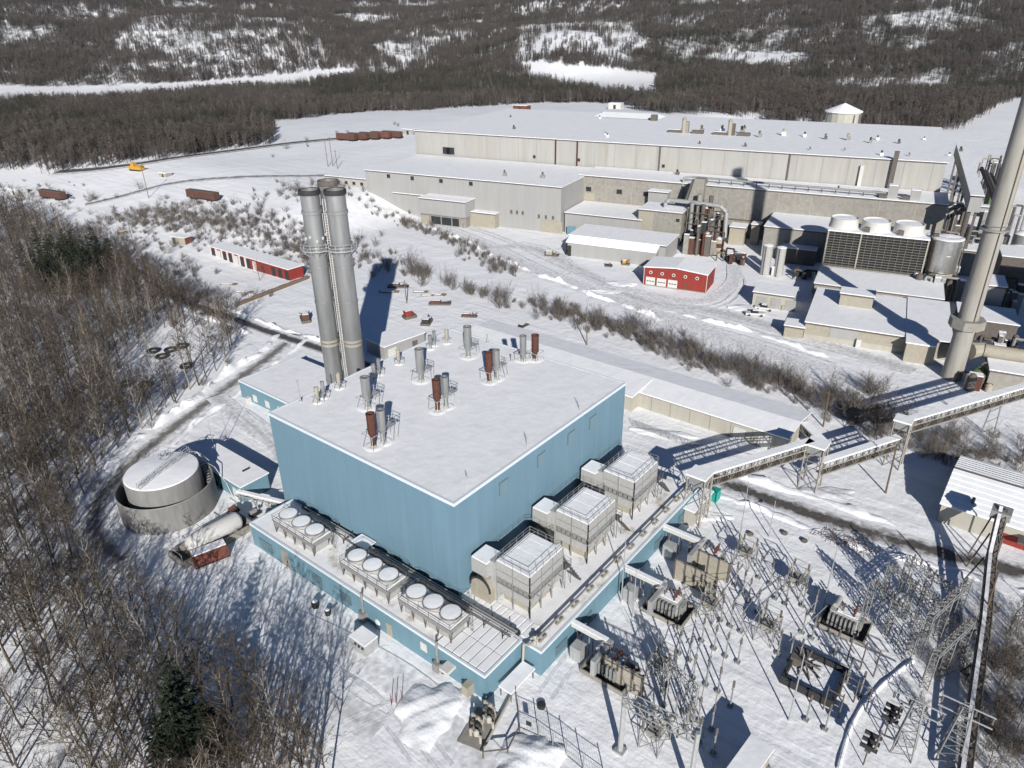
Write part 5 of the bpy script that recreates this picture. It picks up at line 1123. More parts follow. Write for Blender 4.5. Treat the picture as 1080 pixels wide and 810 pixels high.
# machine hall at the back
c, A1, L1 = blk('machine_hall', (437.5, 137.8), (999, 172.3), ZT1, 96, 'longest tallest mill hall with wide snowy roof at the back', lip=0.4)
seams(c, A1, L1, 8, ZT1-0.6, 9.0); wins(c, A1, (17, 19), ZT1-9.5, 4.2, 3.0)
wins(c, A1, (62, 83, 120), ZT1-8.5, 1.2, 1.2)
for u in (72, 82, 118, 168, 203): MB().obox(at(A1, u, -0.5), MU, MV, 0.5, 0.5, 8, ZT1).build('downpipe', 'rust' if u in (72, 82) else 'iron', c)
MB().obox(at(A1, 203, -1.4), MU, MV, 1.6, 1.4, 8, ZT1+3).build('duct', 'iron', c); MB().obox(at(A1, 193, -1.2), MU, MV, 1.2, 1.2, 8, ZT1-2.5).build('duct', 'white', c)
r2 = random.Random(5)
for k in range(9): roof_vent(A1, 125+k*8.6, 38+r2.uniform(-3, 6), ZT1+0.3, r2.uniform(1.6, 3.0), 'roof vent in the long row along the machine hall roof', ('iron', 'tan', 'dark')[k % 3])
for k, (u, v) in enumerate(((20, 60), (42, 20), (66, 70), (88, 18), (91, 12), (132, 8), (150, 8), (174, 9), (186, 12), (199, 6), (208, 8), (221, 14), (196, 45), (204, 38), (213, 52), (225, 26), (61, 86), (140, 60))):
    roof_vent(A1, u, v, ZT1+0.3, r2.uniform(1.1, 1.9), 'small vent scattered on the machine hall roof', ('iron', 'dark')[k % 2], 1.3)
for i, (u, v) in enumerate(((118, 36), (138, 36))):
    q = at(A1, u, v, ZT1+0.3); cc = thing('exhaust_house', q, ('rusty exhaust house on the machine hall roof, left of the pair', 'rusty exhaust house on the machine hall roof, right of the pair')[i], 'exhaust')
    MB().obox(q, MU, MV, 2.0, 2.0, ZT1, ZT1+5).build('tower', 'iron' if i else 'concrete', cc); MB().lathe((q.x, q.y), [(0.9, ZT1), (0.9, ZT1+6.2), (1.2, ZT1+6.2), (0.3, ZT1+7)], 10).build('cowl', 'tan', cc); MB().obox(q-MU*7, MU, MV, 7, 2.2, ZT1, ZT1+1.5).build('duct', 'iron', cc); MB().obox(q+MU*3.6, MU, MV, 5, 2, ZT1, ZT1+1.6).build('fan_box', 'iron', cc)
    MB().obox(q-MU*6.9, MU, MV, 6.7, 2.0, ZT1+1.5, ZT1+1.65).build('snow', 'roofsnow', cc)
cc = thing('roof_monitor', at(A1, 60, 80, ZT1), 'angular snowy skylight ridge at the far edge of the machine hall roof', 'skylight')
q = at(A1, 60, 92, 0); P = [at(A1, 60, 76, ZT1+0.4), at(A1, 95, 76, ZT1+0.4), at(A1, 95, 90, ZT1+0.4), at(A1, 60, 90, ZT1+0.4), at(A1, 63, 84, ZT1+2.2), at(A1, 92, 84, ZT1+2.2)]
MB().add(P, [(0, 1, 5, 4), (2, 3, 4, 5), (1, 2, 5), (3, 0, 4)]).build('roof', 'roofsnow', cc); MB().obox(at(A1, 92, 72), MU, MV, 3, 2.4, ZT1, ZT1+3).build('wall', 'iron', cc)
# octagonal tank house behind
q = gp(887, 134, 12); cc = thing('round_tank', (q.x, q.y, 0), 'round cream tank with conical snow cap behind the machine hall', 'tank')
MB().lathe((q.x, q.y), [(10, 0), (10, 21)], 16).build('shell', 'cream', cc); MB().lathe((q.x, q.y), [(11, 21), (11, 21.5), (0.3, 26)], 16).build('roof', 'roofsnow', cc)
for k in range(4): t = -2.2+k*0.5; MB().tube((q.x+10.2*math.cos(t), q.y+10.2*math.sin(t), 0), (q.x+10.2*math.cos(t), q.y+10.2*math.sin(t), 20), 0.4, 0.4, 5).build('pilaster', 'iron', cc)
# finishing hall (front left)
dep = (at(A1, 0)-gp(500, 189, ZT2)).dot(MV)
c, A2, L2 = blk('finishing_hall', (385, 179.2), (593.6, 197), ZT2, dep-0.6, 'broad grey mill hall with snowy roof in front of the machine hall', 'millgrey')
seams(c, A2, L2, 8, ZT2-0.6, 7.5, 'millwall', 0.2)
wins(c, A2, (12, 24, 38, 52), ZT2-2.4, 1.6, 1.5)
wins(c, A2, (70, 72.5, 75), 6.0, 0.9, 1.3, 'iron'); wins(c, A2, (82, 85, 88), 5.4, 0.9, 1.3, 'iron')
MB().obox(at(A2, 94, -0.15), MU, MV, 3.4, 0.2, 0, 3.6).build('door', 'bluefade', c); MB().obox(at(A2, 83, -0.16), MU, MV, 9, 0.2, 0, 4.8).build('low_cladding', 'tan', c)
roof_vent(A2, 78, 12, ZT2+0.3, 2.0, 'dark vent on the finishing hall roof, left of two'); roof_vent(A2, 62, 10, ZT2+0.3, 2.0, 'dark vent on the finishing hall roof, right of two')
# low wing left of it
c, A_, L_ = blk('low_wing', (343, 185), (385.5, 192), 13.6, 30, 'low snowy wing at the left end of the finishing hall', 'millwall', z0=8)
wins(c, A_, tuple(3+k*4.2 for k in range(6)), 10.8, 1.5, 1.2)
# loading shed with dark bays
A_ = gp(442, 208.5, 8.6)
c, A_, L_ = blk('loading_shed', (442, 208.5), (493, 212.5), 10.4, 16, 'flat-roofed loading shed with dark open bay before the finishing hall', 'millgrey', z0=4.6)
MB().obox(at(A_, 0.5, 0.8), MU, MV, L_-1, 11, 0, 4.1).build('lower_wall', 'concrete', c); MB().obox(at(A_, 4.5, 0.55), MU, MV, L_*0.62, 0.3, 0.3, 3.3).build('bay', 'glass', c)
for k in range(4): MB().obox(at(A_, 4.5+k*5, 0.4), MU, MV, 0.4, 0.4, 0, 3.5).build('bay_post', 'concrete', c)
MB().obox(at(A_, 0, 0.4), MU, MV, 4, 0.5, 0, 3.4).build('side_wall', 'tan', c)
c, A_, L_ = blk('tan_annex', (490, 222.5), (520, 227), 5.8, 12, 'small tan annex right of the loading shed', 'tan')
c, A_, L_ = blk('snowy_lean_to', (415, 203), (447, 207), 9.4, 14, 'low lean-to with deep snow left of the loading shed', 'millgrey', z0=4)
for i, (px, py) in enumerate(((521, 238), (582, 244))):
    machine(px, py, 4.5, 3.5, 3.6, 'tan', ('tan plant unit beside the tan annex', 'tan plant unit beside the blue door of the finishing hall')[i], 'plant unit', 20+i, 'plant_unit', -78)
# machine hall front block (right)
dep3 = (at(A1, 0)-gp(700, 191.5, ZT2+0.5)).dot(MV)
c, A3, L3 = blk('pulp_hall', (611.5, 184.5), (1000, 215.5), ZT2+0.5, dep3-0.5, 'long concrete mill hall with snowy roof behind the pipework', 'concrete')
seams(c, A3, L3, 0, ZT2-0.2, 11, 'tan', 0.35); wins(c, A3, (4, 17, 28), 12.2, 2.2, 1.7); wins(c, A3, (4.5,), 7.6, 4.6, 4, 'tan')
MB().obox(at(A3, 2, -0.3), MU, MV, 44, 0.3, 7.2, 8.6).build('base_course', 'tan', c)
MB().obox(at(A3, 50, -0.2), MU, MV, 45, 0.2, 6.4, 6.9).build('ledge', 'iron', c)
for k, (u, v) in enumerate(((12, 22), (24, 20), (30, 25), (58, 24), (70, 26), (80, 22), (86, 27), (64, 8), (96, 9), (100, 25), (112, 26), (36, 14), (45, 26))):
    roof_vent(A3, u, v, ZT2+0.8, r2.uniform(1.3, 2.6), 'vent or fan on the snowy pulp hall roof', ('tan', 'iron', 'dark')[k % 3], 1.3)
pr_ = thing('roof_pipe', at(A3, 42, 2, ZT2), 'long pipe on stands along the edge of the pulp hall roof', 'pipe')
MB().path([at(A3, 42, -1.2, ZT2-5), at(A3, 42, 0.8, ZT2+2.4), at(A3, 45, 2.5, ZT2+2.6), at(A3, 112, 2.5, ZT2+2.2)], 0.4, 7).build('pipe', 'steel', pr_)
for k in range(15): q = at(A3, 46+k*4.5, 2.5, ZT2); MB().tube(q, q+Vector((0, 0, 2.4)), 0.2, 0.2, 4).build('stand', 'iron', pr_)
for i, u in enumerate((112, 119)):
    q = at(A3, u, 1.5, ZT2+0.8); cc = thing('roof_fan_house', q, ('tall grey fan house near the right end of the pulp hall roof', 'squat grey fan house at the right end of the pulp hall roof')[i], 'fan house'); MB().obox(q, MU, MV, 3, 3, ZT2, ZT2+5-i).build('casing', 'millgrey', cc); MB().obox(q-MU*2.5-MV*0.5, MU, MV, 2.4, 1.6, ZT2, ZT2+2).build('fan', 'iron', cc); MB().obox(q, MU, MV, 2.9, 2.9, ZT2+5-i, ZT2+5.2-i).build('snow', 'roofsnow', cc)
# yard roofs in front of the pulp hall
c, A4, L4 = blk('link_roof', (596, 224), (672, 235.5), 8.0, (A3-gp(630, 229, 8.0)).dot(MV)-0.4, 'flat snow-covered link building in the corner of the two halls', 'millgrey')
c, A5, L5 = blk('long_garage', (600.5, 247.6), (702, 260), 6.6, 15.5, 'long grey garage with wide snowy roof beside the red building', 'millgrey')
MB().obox(at(A5, 0.8, -3.4), MU, MV, L5-3, 3.4, -0.2, 4.9).build('front_wall', 'millgrey', c)
P = [at(A5, 0.3, -3.9, 4.9), at(A5, L5-2, -3.9, 4.9), at(A5, L5-2, -0.1, 6.5), at(A5, 0.3, -0.1, 6.5)]; MB().add(P+[p_+Vector((0, 0, 0.25)) for p_ in P], [(0,3,2,1),(4,5,6,7),(0,1,5,4),(1,2,6,5),(2,3,7,6),(3,0,4,7)]).build('lean_to_roof', 'roofsnow', c)
MB().obox(at(A5, -0.1, -3.0), MU, MV, 0.3, 2.6, 0, 4.0).build('side_door', 'dark', c); MB().obox(at(A5, 1.0, -3.7), MU, MV, 1.2, 0.3, 0, 3.8).build('door', 'dark', c)
c, A6, L6 = blk('block_house', (674, 220.5), (720, 224.5), 12.0, 12, 'tan concrete block house with snowy roof beside the pipework', 'concrete')
MB().obox(at(A6, 0, -0.12), MU, MV, 5.6, 0.12, 4, 11.4).build('light_panel', 'tan', c); MB().obox(at(A6, 14, -0.15), MU, MV, 1.3, 0.2, 8.8, 9.9).build('window', 'glass', c)
c2, A_, L_ = blk('penthouse', (684, 201.5), (704, 203.5), 15.2, 8, 'small grey penthouse behind the block house', 'millgrey')
# red building
Ar, Br = gp(680, 280.5, 6.0), gp(746, 289.5, 6.0); Lr = (Br-Ar).dot(MU); dr = 11.0
c = thing('red_building', (Ar.x, Ar.y, 0), 'bright red metal garage with snowy roof and three white doors', 'building')
MB().obox(Ar, MU, MV, Lr, dr, -0.2, 5.7).build('wall', 'red', c)
P = [at(Ar, -0.3, -0.4, 5.65), at(Ar, Lr*0.5, -0.4, 6.5), at(Ar, Lr*0.5, dr+0.3, 6.5), at(Ar, -0.3, dr+0.3, 5.65)]; Q = [at(Ar, Lr*0.5, -0.4, 6.5), at(Ar, Lr+0.3, -0.4, 5.65), at(Ar, Lr+0.3, dr+0.3, 5.65), at(Ar, Lr*0.5, dr+0.3, 6.5)]
F6 = [(0,3,2,1),(4,5,6,7),(0,1,5,4),(1,2,6,5),(2,3,7,6),(3,0,4,7)]
for p_ in (P, Q): MB().add(p_+[v+Vector((0, 0, 0.28)) for v in p_], F6).build('roof', 'roofsnow', c)
MB().add([at(Ar, 0, 0, 5.7), at(Ar, Lr, 0, 5.7), at(Ar, Lr/2, 0, 6.5), at(Ar, 0, dr, 5.7), at(Ar, Lr, dr, 5.7), at(Ar, Lr/2, dr, 6.5)], [(0, 1, 2), (4, 3, 5)]).build('gable', 'red', c)
for k in range(3):
    u = 0.7+k*3.5; d = MB().obox(at(Ar, u, -0.1), MU, MV, 2.9, 0.12, 0.1, 2.7).build('door', 'white', c)
    for j in range(3): MB().obox(at(Ar, u+0.3+j*0.85, -0.13), MU, MV, 0.6, 0.05, 1.3, 1.6).build('pane', 'glass', d)
for k in range(5):
    u = 2.1+k*3.6; q = at(Ar, u, -0.06, 4.3); d = MB().tube(q, q-MV*0.12, 0.55, 0.55, 8).build('window', 'white', c); MB().tube(q-MV*0.12, q-MV*0.15, 0.32, 0.32, 8).build('pane', 'glass', d)
MB().obox(at(Ar, 12.6, -0.08), MU, MV, 1.0, 0.1, 0.1, 2.1).build('personnel_door', 'brick', c); MB().obox(at(Ar, -0.1, -0.1), MU, MV, 0.15, 0.15, 0, 5.6).obox(at(Ar, Lr, -0.1), MU, MV, 0.15, 0.15, 0, 5.6).build('corner_trim', 'white', c)
MB().obox(at(Ar, 0.2, -0.3), MU, MV, Lr, 0.3, 0, 0.25).build('plinth', 'concrete', c)
# pipework tower
q0 = gp(722, 258); pw = thing('process_pipework', (q0.x, q0.y, 0), 'dense tower of grey process pipes and drums between block house and pulp hall', 'pipework')
def pt(u, v, z): return at(q0, u, v, z)
for k, (u, v, h, r_) in enumerate(((1.2, 0.5, 15.5, 0.75), (5.2, 1.0, 15.0, 0.75), (3.0, 3.5, 18, 0.9), (9.0, 2.5, 12, 0.55), (7.0, 4.0, 17.5, 0.8), (11, 1.5, 10, 0.45))):
    MB().tube(pt(u, v, 0.2), pt(u, v, h), r_, r_, 12).build('riser', ('steel', 'iron', 'concrete')[k % 3], pw, True)
MB().path([pt(-8, 4, 14.8), pt(-9, 2.5, 14.2), pt(-9, 2.5, 12)], 0.7, 8).path([pt(-8, 4, 14.8), pt(4, 2, 15.0), pt(11, 1.5, 14.8), pt(13.4, 1.2, 13.0), pt(13.8, 1.2, 4.0)], 0.75, 10).build('main_pipe', 'galv', pw)
for k, (u, v, z, r_, h) in enumerate(((3.4, 0.8, 7.0, 1.0, 2.2), (8.6, 1.2, 6.0, 1.3, 3.4), (6.0, 2.6, 11, 1.1, 2.0), (2.0, 2.0, 1.0, 1.1, 2.0), (6.5, 0.4, 1.0, 1.1, 2.2), (10, 3.4, 9, 1.0, 2.4))):
    q = pt(u, v, 0); MB().lathe((q.x, q.y), [(r_*0.5, z-0.6), (r_, z), (r_, z+h), (r_*0.4, z+h+0.5)], 12).build('drum', ('iron', 'iron', 'rust', 'oxide', 'rust', 'dark')[k], pw, True); MB().lathe((q.x, q.y), [(r_*0.6, z+h+0.4), (r_*0.15, z+h+0.7)], 10).build('snow_cap', 'heapsnow', pw)
f = MB()
for u in (0, 4, 8, 12):
    for v in (-0.6, 5): f.tube(pt(u, v, 0), pt(u, v, 14), 0.2, 0.2, 4)
for z in (4, 8, 12):
    f.path([pt(0, -0.6, z), pt(12, -0.6, z), pt(12, 5, z), pt(0, 5, z), pt(0, -0.6, z)], 0.16, 4); f.tube(pt(0, -0.6, z-4), pt(4, -0.6, z), 0.12, 0.12, 4).tube(pt(8, -0.6, z-4), pt(12, -0.6, z), 0.12, 0.12, 4)
f.build('frame', 'iron', pw)
MB().obox(pt(-0.6, 5.2, 0), MU, MV, 13, 0.6, 0, 9).build('back_wall', 'dark', pw)
cc = thing('hopper_tower', at(q0, 0, 7, 0), 'concrete hopper tower with sloping chute above the pipework', 'tower')
P = [at(q0, -2.4, 7, 13), at(q0, 3.2, 7, 13), at(q0, 3.2, 10.5, 13), at(q0, -2.4, 10.5, 13), at(q0, -0.2, 7, 22.5), at(q0, 3.4, 7, 22.5), at(q0, 3.4, 10.5, 22.5), at(q0, -0.2, 10.5, 22.5)]
MB().add(P, F6).build('casing', 'concrete', cc); MB().obox(at(q0, -2.4, 7), MU, MV, 5.6, 3.5, 0, 12.9).build('base', 'concrete', cc); MB().tube(at(q0, -3.4, 8, 13), at(q0, -0.8, 8, 22), 0.6, 0.6, 6).build('chute', 'iron', cc)
# tan silo and small units right of pipes
q = gp(757, 268); cc = thing('squat_silo', q, 'squat rust-stained tan silo right of the pipework', 'silo'); MB().lathe((q.x, q.y), [(2.6, 0), (2.6, 1.4), (1.7, 1.5), (1.7, 5.5)], 18).build('shell', 'tan', cc, True); MB().lathe((q.x, q.y), [(1.75, 5.5), (0.2, 6.0)], 18).build('roof', 'heapsnow', cc); MB().lathe((q.x, q.y), [(1.76, 2.5), (1.76, 4)], 18, False, False).build('rust_band', 'rust', cc)
c, A_, L_ = blk('tan_kiosk', (770, 239), (786, 240.5), 6.5, 6, 'small tan kiosk with snowy roof behind the squat silo', 'tan')
c, A_, L_ = blk('narrow_kiosk', (793, 236.5), (802, 237), 7.5, 4, 'narrow tan cabin beside the hipped boiler room', 'tan')
# hipped building and lean-to
c, A7, L7 = blk('boiler_room', (806.7, 238.5), (873, 243), 10.5, 22, 'boiler room with snowy roof crossed by the stack shadow', 'concrete')
MB().obox(at(A7, 7, -5), MU, MV, 11, 5, 0, 5.2).build('lean_to', 'iron', c); MB().obox(at(A7, 6.9, -5.1), MU, MV, 11.2, 5.1, 5.2, 5.5).build('lean_to_roof', 'roofsnow', c)
for i, (px, py, r_, h) in enumerate(((806, 289, 1.5, 9.4), (820, 291, 1.45, 9.2))):
    q = gp(px, py); cc = thing('white_silo', q, ('white upright silo, left of the pair before the boiler room', 'white upright silo, right of the pair before the boiler room')[i], 'silo'); MB().lathe((q.x, q.y), [(r_, 0), (r_, h)], 20).build('shell', 'panelgrey', cc, True); MB().lathe((q.x, q.y), [(r_+0.1, h), (r_+0.1, h+0.15), (0.2, h+0.5)], 20).build('snow_cap', 'heapsnow', cc, True)
    MB().tube((q.x-r_-0.15, q.y, 0), (q.x-r_-0.15, q.y, h), 0.12, 0.12, 5).build('pipe', 'iron', cc)
q = gp(813, 291); cc = thing('white_cabinet', q, 'white cabinet standing at the foot of the two silos', 'cabinet'); MB().obox(q, MU, MV, 1.6, 1.4, 0, 2.8).build('body', 'white', cc); MB().obox(q, MU, MV, 1.6, 1.4, 2.8, 3.0).build('snow', 'heapsnow', cc)
# cream garage
c, A8, L8 = blk('cream_garage', (795, 307.5), (836, 316), 4.3, 8.5, 'cream garage with three roller doors and snowy roof', 'cream')
for k in range(3):
    u = 1.0+k*4.0; d = MB().obox(at(A8, u, -0.1), MU, MV, 2.8, 0.12, 0.1, 3.2).build('door', 'millgrey', c)
    for j in range(4): MB().obox(at(A8, u, -0.13), MU, MV, 2.8, 0.04, 0.6+j*0.7, 0.68+j*0.7).build('panel_joint', 'steel', d)
MB().obox(at(A8, 8.2, -0.4), MU, MV, 0.6, 0.4, 0.1, 1.5).build('meter_box', 'tan', c)
# vehicles half buried in snow
def pickup(px, py, label, ang):
    q = gp(px, py); c = thing('parked_truck', q, label, 'truck'); U = Vector((math.cos(R(ang)), math.sin(R(ang)), 0)); V = Vector((-U.y, U.x, 0)); o_ = q-U*2.6-V*0.95
    MB().obox(o_, U, V, 5.2, 1.9, q.z+0.45, q.z+1.05).build('body', 'white', c); a = o_+U*1.4+V*0.08
    P = [a, a+U*2.0, a+U*2.0+V*1.74, a+V*1.74]; Q = [a+U*0.4+V*0.15, a+U*1.8+V*0.15, a+U*1.8+V*1.6, a+U*0.4+V*1.6]
    MB().add([(p_.x, p_.y, q.z+1.05) for p_ in P]+[(p_.x, p_.y, q.z+1.75) for p_ in Q], F6).build('cab', 'glass', c); MB().obox(a+U*0.4+V*0.15, U, V, 1.4, 1.45, q.z+1.75, q.z+1.87).build('snow_roof', 'heapsnow', c)
    for t in (0.9, 4.2):
        for s_ in (0.0, 1.75):
            w_ = o_+U*t+V*s_; MB().tube((w_.x, w_.y, q.z+0.4), (w_.x+V.x*0.2, w_.y+V.y*0.2, q.z+0.4), 0.4, 0.4, 12).build('wheel', 'dark', c)
pickup(796, 333, 'white pickup truck under snow in front of the cream garage', -60)
pickup(806, 327, 'white car parked close to the cream garage doors', -75)
machine(582, 270, 5, 2.2, 2.0, 'tan', 'tan machine standing before the link building', 'machine', 31, ang=-70)
machine(660, 279, 2.6, 1.8, 1.6, 'yellow', 'small yellow loader in front of the long garage', 'loader', 32, ang=-70)
machine(642, 281, 2.4, 1.6, 1.2, 'dark', 'small dark loader left of the yellow one', 'loader', 33, ang=-70)
# cooling tower
Ac = gp(867.5, 278.5, 5.4); Lc = (gp(971, 291, 5.4)-Ac).dot(MU)
ct = thing('cooling_tower', (Ac.x, Ac.y, 0), 'wide cooling tower with dark louvred front and white fan stacks', 'cooling tower')
MB().obox(at(Ac, 0, 1.6), MU, MV, Lc, 11, 0, 15.6).build('casing', 'dark', ct)
MB().obox(at(Ac, -0.3, 1.2), MU, MV, Lc+0.6, 11.8, 15.6, 15.95).build('deck', 'roofsnow', ct)
for k in range(13):
    z = 5.7+k*0.76; off = 0.0+k*0.08
    for (u0, u1) in ((0.0, Lc*0.335), (Lc*0.345, Lc)):
        P = [at(Ac, u0, off-0.35, z), at(Ac, u1, off-0.35, z), at(Ac, u1, off+0.3, z+0.34), at(Ac, u0, off+0.3, z+0.34)]
        MB().add(P+[p_+Vector((0, 0, 0.09)) for p_ in P], F6).build('louvre_slat', 'dark', ct)
        MB().add([at(Ac, u0, off-0.44, z-0.02), at(Ac, u1, off-0.44, z-0.02), at(Ac, u1, off-0.35, z-0.02), at(Ac, u0, off-0.35, z-0.02), at(Ac, u0, off-0.44, z+0.13), at(Ac, u1, off-0.44, z+0.13), at(Ac, u1, off-0.35, z+0.13), at(Ac, u0, off-0.35, z+0.13)], F6).build('slat_edge', 'slat', ct)
for u in (0.0, Lc*0.34, Lc): MB().add([at(Ac, u-0.2, -0.5, 5), at(Ac, u+0.2, -0.5, 5), at(Ac, u+0.2, 1.4, 5), at(Ac, u-0.2, 1.4, 5), at(Ac, u-0.2, 0.5, 15.6), at(Ac, u+0.2, 0.5, 15.6), at(Ac, u+0.2, 1.4, 15.6), at(Ac, u-0.2, 1.4, 15.6)], F6).build('frame', 'tan', ct)
for k in range(1, 15):
    u = Lc*k/15; MB().add([at(Ac, u-0.06, -0.55, 5.4), at(Ac, u+0.06, -0.55, 5.4), at(Ac, u+0.06, -0.4, 5.4), at(Ac, u-0.06, -0.4, 5.4), at(Ac, u-0.06, 0.45, 15.5), at(Ac, u+0.06, 0.45, 15.5), at(Ac, u+0.06, 0.6, 15.5), at(Ac, u-0.06, 0.6, 15.5)], F6).build('mullion', 'slat', ct)
MB().obox(at(Ac, 0, -0.9), MU, MV, Lc, 2.2, 0, 5.4).build('basin', 'concrete', ct)
for k in range(3):
    q = at(Ac, 3.6+k*9.0, 7.0); f = MB().lathe((q.x, q.y), [(4.3, 15.95), (4.1, 17.0), (4.0, 18.3), (4.05, 18.9), (3.85, 18.9), (3.7, 18.2), (3.6, 17.8)], 32, cap0=True, cap1=True).build('fan_stack', 'white', ct, True)
    MB().lathe((q.x, q.y), [(3.8, 18.3), (3.75, 18.5), (0.1, 18.65)], 24).build('fan_plate', 'heapsnow', f)
for k in range(3):
    q = at(Ac, 9.8+k*9.2, 2.6, 15.9); MB().obox(q, MU, MV, 1.4, 1.4, 15.9, 17.4).build('motor', 'iron', ct)
# steel tank right of it
q = gp(990, 290, 5.0); cc = thing('steel_tank', (q.x, q.y, 0), 'bright steel tank with snowy top on a skirt right of the cooling tower', 'tank')
MB().lathe((q.x, q.y), [(3.5, 0), (3.5, 6.2), (4.1, 6.6)], 28).build('skirt', 'tan', cc, True); MB().lathe((q.x, q.y), [(4.1, 6.6), (4.1, 11.4), (4.2, 11.4), (4.2, 11.8), (4.1, 11.8), (4.15, 16.2)], 36).build('shell', 'bright', cc, True); MB().lathe((q.x, q.y), [(4.3, 16.2), (4.3, 16.4), (0.3, 17.2)], 36).build('roof', 'roofsnow', cc, True)
MB().ring((q.x, q.y), 4.35, 17.2, 0.06, 24).build('railing', 'iron', cc); MB().tube((q.x+1, q.y-4.4, 0), (q.x+1, q.y-4.4, 16), 0.2, 0.2, 6).build('pipe', 'iron', cc)
q = gp(985, 302); 
cc = thing('pipe_jumble', q, 'jumble of snowy pipes and pumps below the steel tank', 'pipework')
for k in range(9):
    a = at(q, r2.uniform(-6, 5), r2.uniform(-1, 6), r2.uniform(3, 5.5)); b = at(q, r2.uniform(-6, 5), r2.uniform(-1, 6), r2.uniform(3, 6)); MB().tube(a, b, 0.3, 0.3, 6).build('pipe', ('white', 'iron', 'galv')[k % 3], cc)
for k in range(4): a = at(q, -5+k*3, 1+k % 2, 0); MB().obox(a, MU, MV, 1.8, 1.6, 0, 5+k % 2).build('pump_block', ('concrete', 'galv')[k % 2], cc); MB().obox(a, MU, MV, 1.8, 1.6, 5+k % 2, 5.25+k % 2).build('snow', 'heapsnow', cc)
# low roofs before the cooling tower
c, A9, L9 = blk('water_house', (859.5, 298.5), (995, 314), 5.0, (Ac-gp(900, 302.8, 5.0)).dot(MV)-1.2, 'flat snowy roof of the water house below the cooling tower', 'concrete')
MB().obox(at(A9, 18, -2.2), MU, MV, L9-18.5, 2.2, 0, 3.9).build('ledge', 'concrete', c); MB().obox(at(A9, 18, -2.3), MU, MV, L9-18.4, 2.2, 3.9, 4.1).build('ledge_roof', 'roofsnow', c)
dpt = (A9-gp(900, 346.4, 4.6)).dot(MV)-2.6
c, A10, L10 = blk('front_store', (850, 339.5), (958, 354), 4.6, dpt, 'low tan store with broad snowy roof nearest the tall stack', 'tan', ln=None)
MB().obox(at(A10, 0, -0.1), MU, MV, L10, 0.1, 0, 1.5).build('plinth', 'cream', c); MB().obox(at(A10, 6, -0.11), MU, MV, 6.5, 0.1, 1.5, 4.1).build('panel', 'millgrey', c)
MB().obox(at(A10, 12.5, -1.0), MU, MV, 1.1, 1.0, 0, 2.4).build('air_unit', 'white', c)
c, A11, L11 = blk('corner_store', (957, 354.5), (983, 366.5), 4.8, dpt+1.0, 'tan corner store beside the foot of the tall stack', 'tan', ln=9.5)
MB().obox(at(A11, 0, -4.5), MU, MV, 6.0, 4.5, 0, 4.8).build('bay', 'tan', c); MB().obox(at(A11, -0.3, -4.8), MU, MV, 6.5, 4.9, 4.8, 5.1).build('bay_roof', 'roofsnow', c)
c, A_, L_ = blk('roof_cabin', (887, 309), (922, 313), 8.2, 5.0, 'tan ribbed cabin on the front store roof', 'tan', z0=4.9)
for k in range(14): MB().obox(at(A_, 0.2+k*0.55, -0.06), MU, MV, 0.12, 0.06, 5, 8.0).build('rib', 'cream', c)
c, A_, L_ = blk('lean_shed', (828, 343), (848, 346), 3.2, 5, 'small tan lean-to with snow at the corner of the front store', 'tan')
# tall stack
SB = gp(1003, 398); sk = thing('tall_stack', SB, 'tall pale concrete stack with ring platform rising out of frame', 'chimney')
MB().lathe((SB.x, SB.y), [(2.15, 0), (2.0, 12.5)], 40).build('lower_shaft', 'stackc', sk, True)
MB().lathe((SB.x, SB.y), [(2.2, 12.3), (3.6, 12.6), (3.6, 14.6), (2.2, 14.6)], 8, True, True).build('platform', 'concrete', sk)
MB().lathe((SB.x, SB.y), [(2.05, 14.6), (1.95, 34.5), (1.85, 60), (1.7, 84), (1.5, 84), (1.5, 82)], 40).build('shaft', 'stackc', sk, True)
MB().lathe((SB.x, SB.y), [(2.0, 34.4), (2.7, 34.4), (2.7, 34.7), (2.0, 34.7)], 24, False, False).ring((SB.x, SB.y), 2.65, 35.6, 0.06, 20).build('ring_platform', 'steel', sk)
MB().tube((SB.x-1.7, SB.y-1.4, 14.6), (SB.x-1.5, SB.y-1.2, 80), 0.12, 0.12, 5).build('ladder', 'iron', sk)
MB().tube((SB.x+2, SB.y-1.8, 6.5), (SB.x+5, SB.y-4.2, 6.5), 2.0, 1.5, 12).build('duct_transition', 'tan', sk); MB().tube((SB.x+4, SB.y-4.4, 6.6), (SB.x+8.6, SB.y-26, 6.6), 1.5, 1.5, 14).build('duct', 'tan', sk, True)
q = gp(1030, 404); cc = thing('green_tank', q, 'short green tank at the foot of the tall stack', 'tank'); MB().lathe((q.x, q.y), [(1.5, 0), (1.5, 3.2), (0.6, 4.2)], 20).build('shell', 'green', cc, True); MB().path([(q.x, q.y, 4), (q.x, q.y, 5), (q.x+2, q.y-2, 5)], 0.25, 6).build('pipe', 'iron', cc)
# transfer gallery and the crowded plant at the right
c, Ag, Lg = blk('roof_gallery', (1024.5, 206), (1037.5, 207), 25.0, 112, 'long narrow snowy gallery crossing the right end of the mill', 'millgrey', z0=20.5)
for k in range(4): MB().obox(at(Ag, 0.4, 1+k*34), MU, MV, 0.7, 0.7, 0, 20).obox(at(Ag, Lg-1.1, 1+k*34), MU, MV, 0.7, 0.7, 0, 20).build('support_leg', 'iron', c)
MB().obox(at(Ag, -0.05, -0.12), MU, MV, Lg+0.1, 0.12, 20, 25).build('end_wall', 'millgrey', c)
for k in range(3): q = at(Ag, 7.2+k*1.8, 4, 22.5-k); solo(MB().tube(q, at(Ag, 7.2+k*1.8, 66, 22.5-k), 0.7, 0.7, 8), 'gallery_pipe', ('dark', 'iron', 'dark')[k], q, ('dark pipe running next to the roof gallery', 'dark pipe in the middle of the three by the roof gallery', 'dark pipe farthest from the roof gallery')[k], 'pipe')
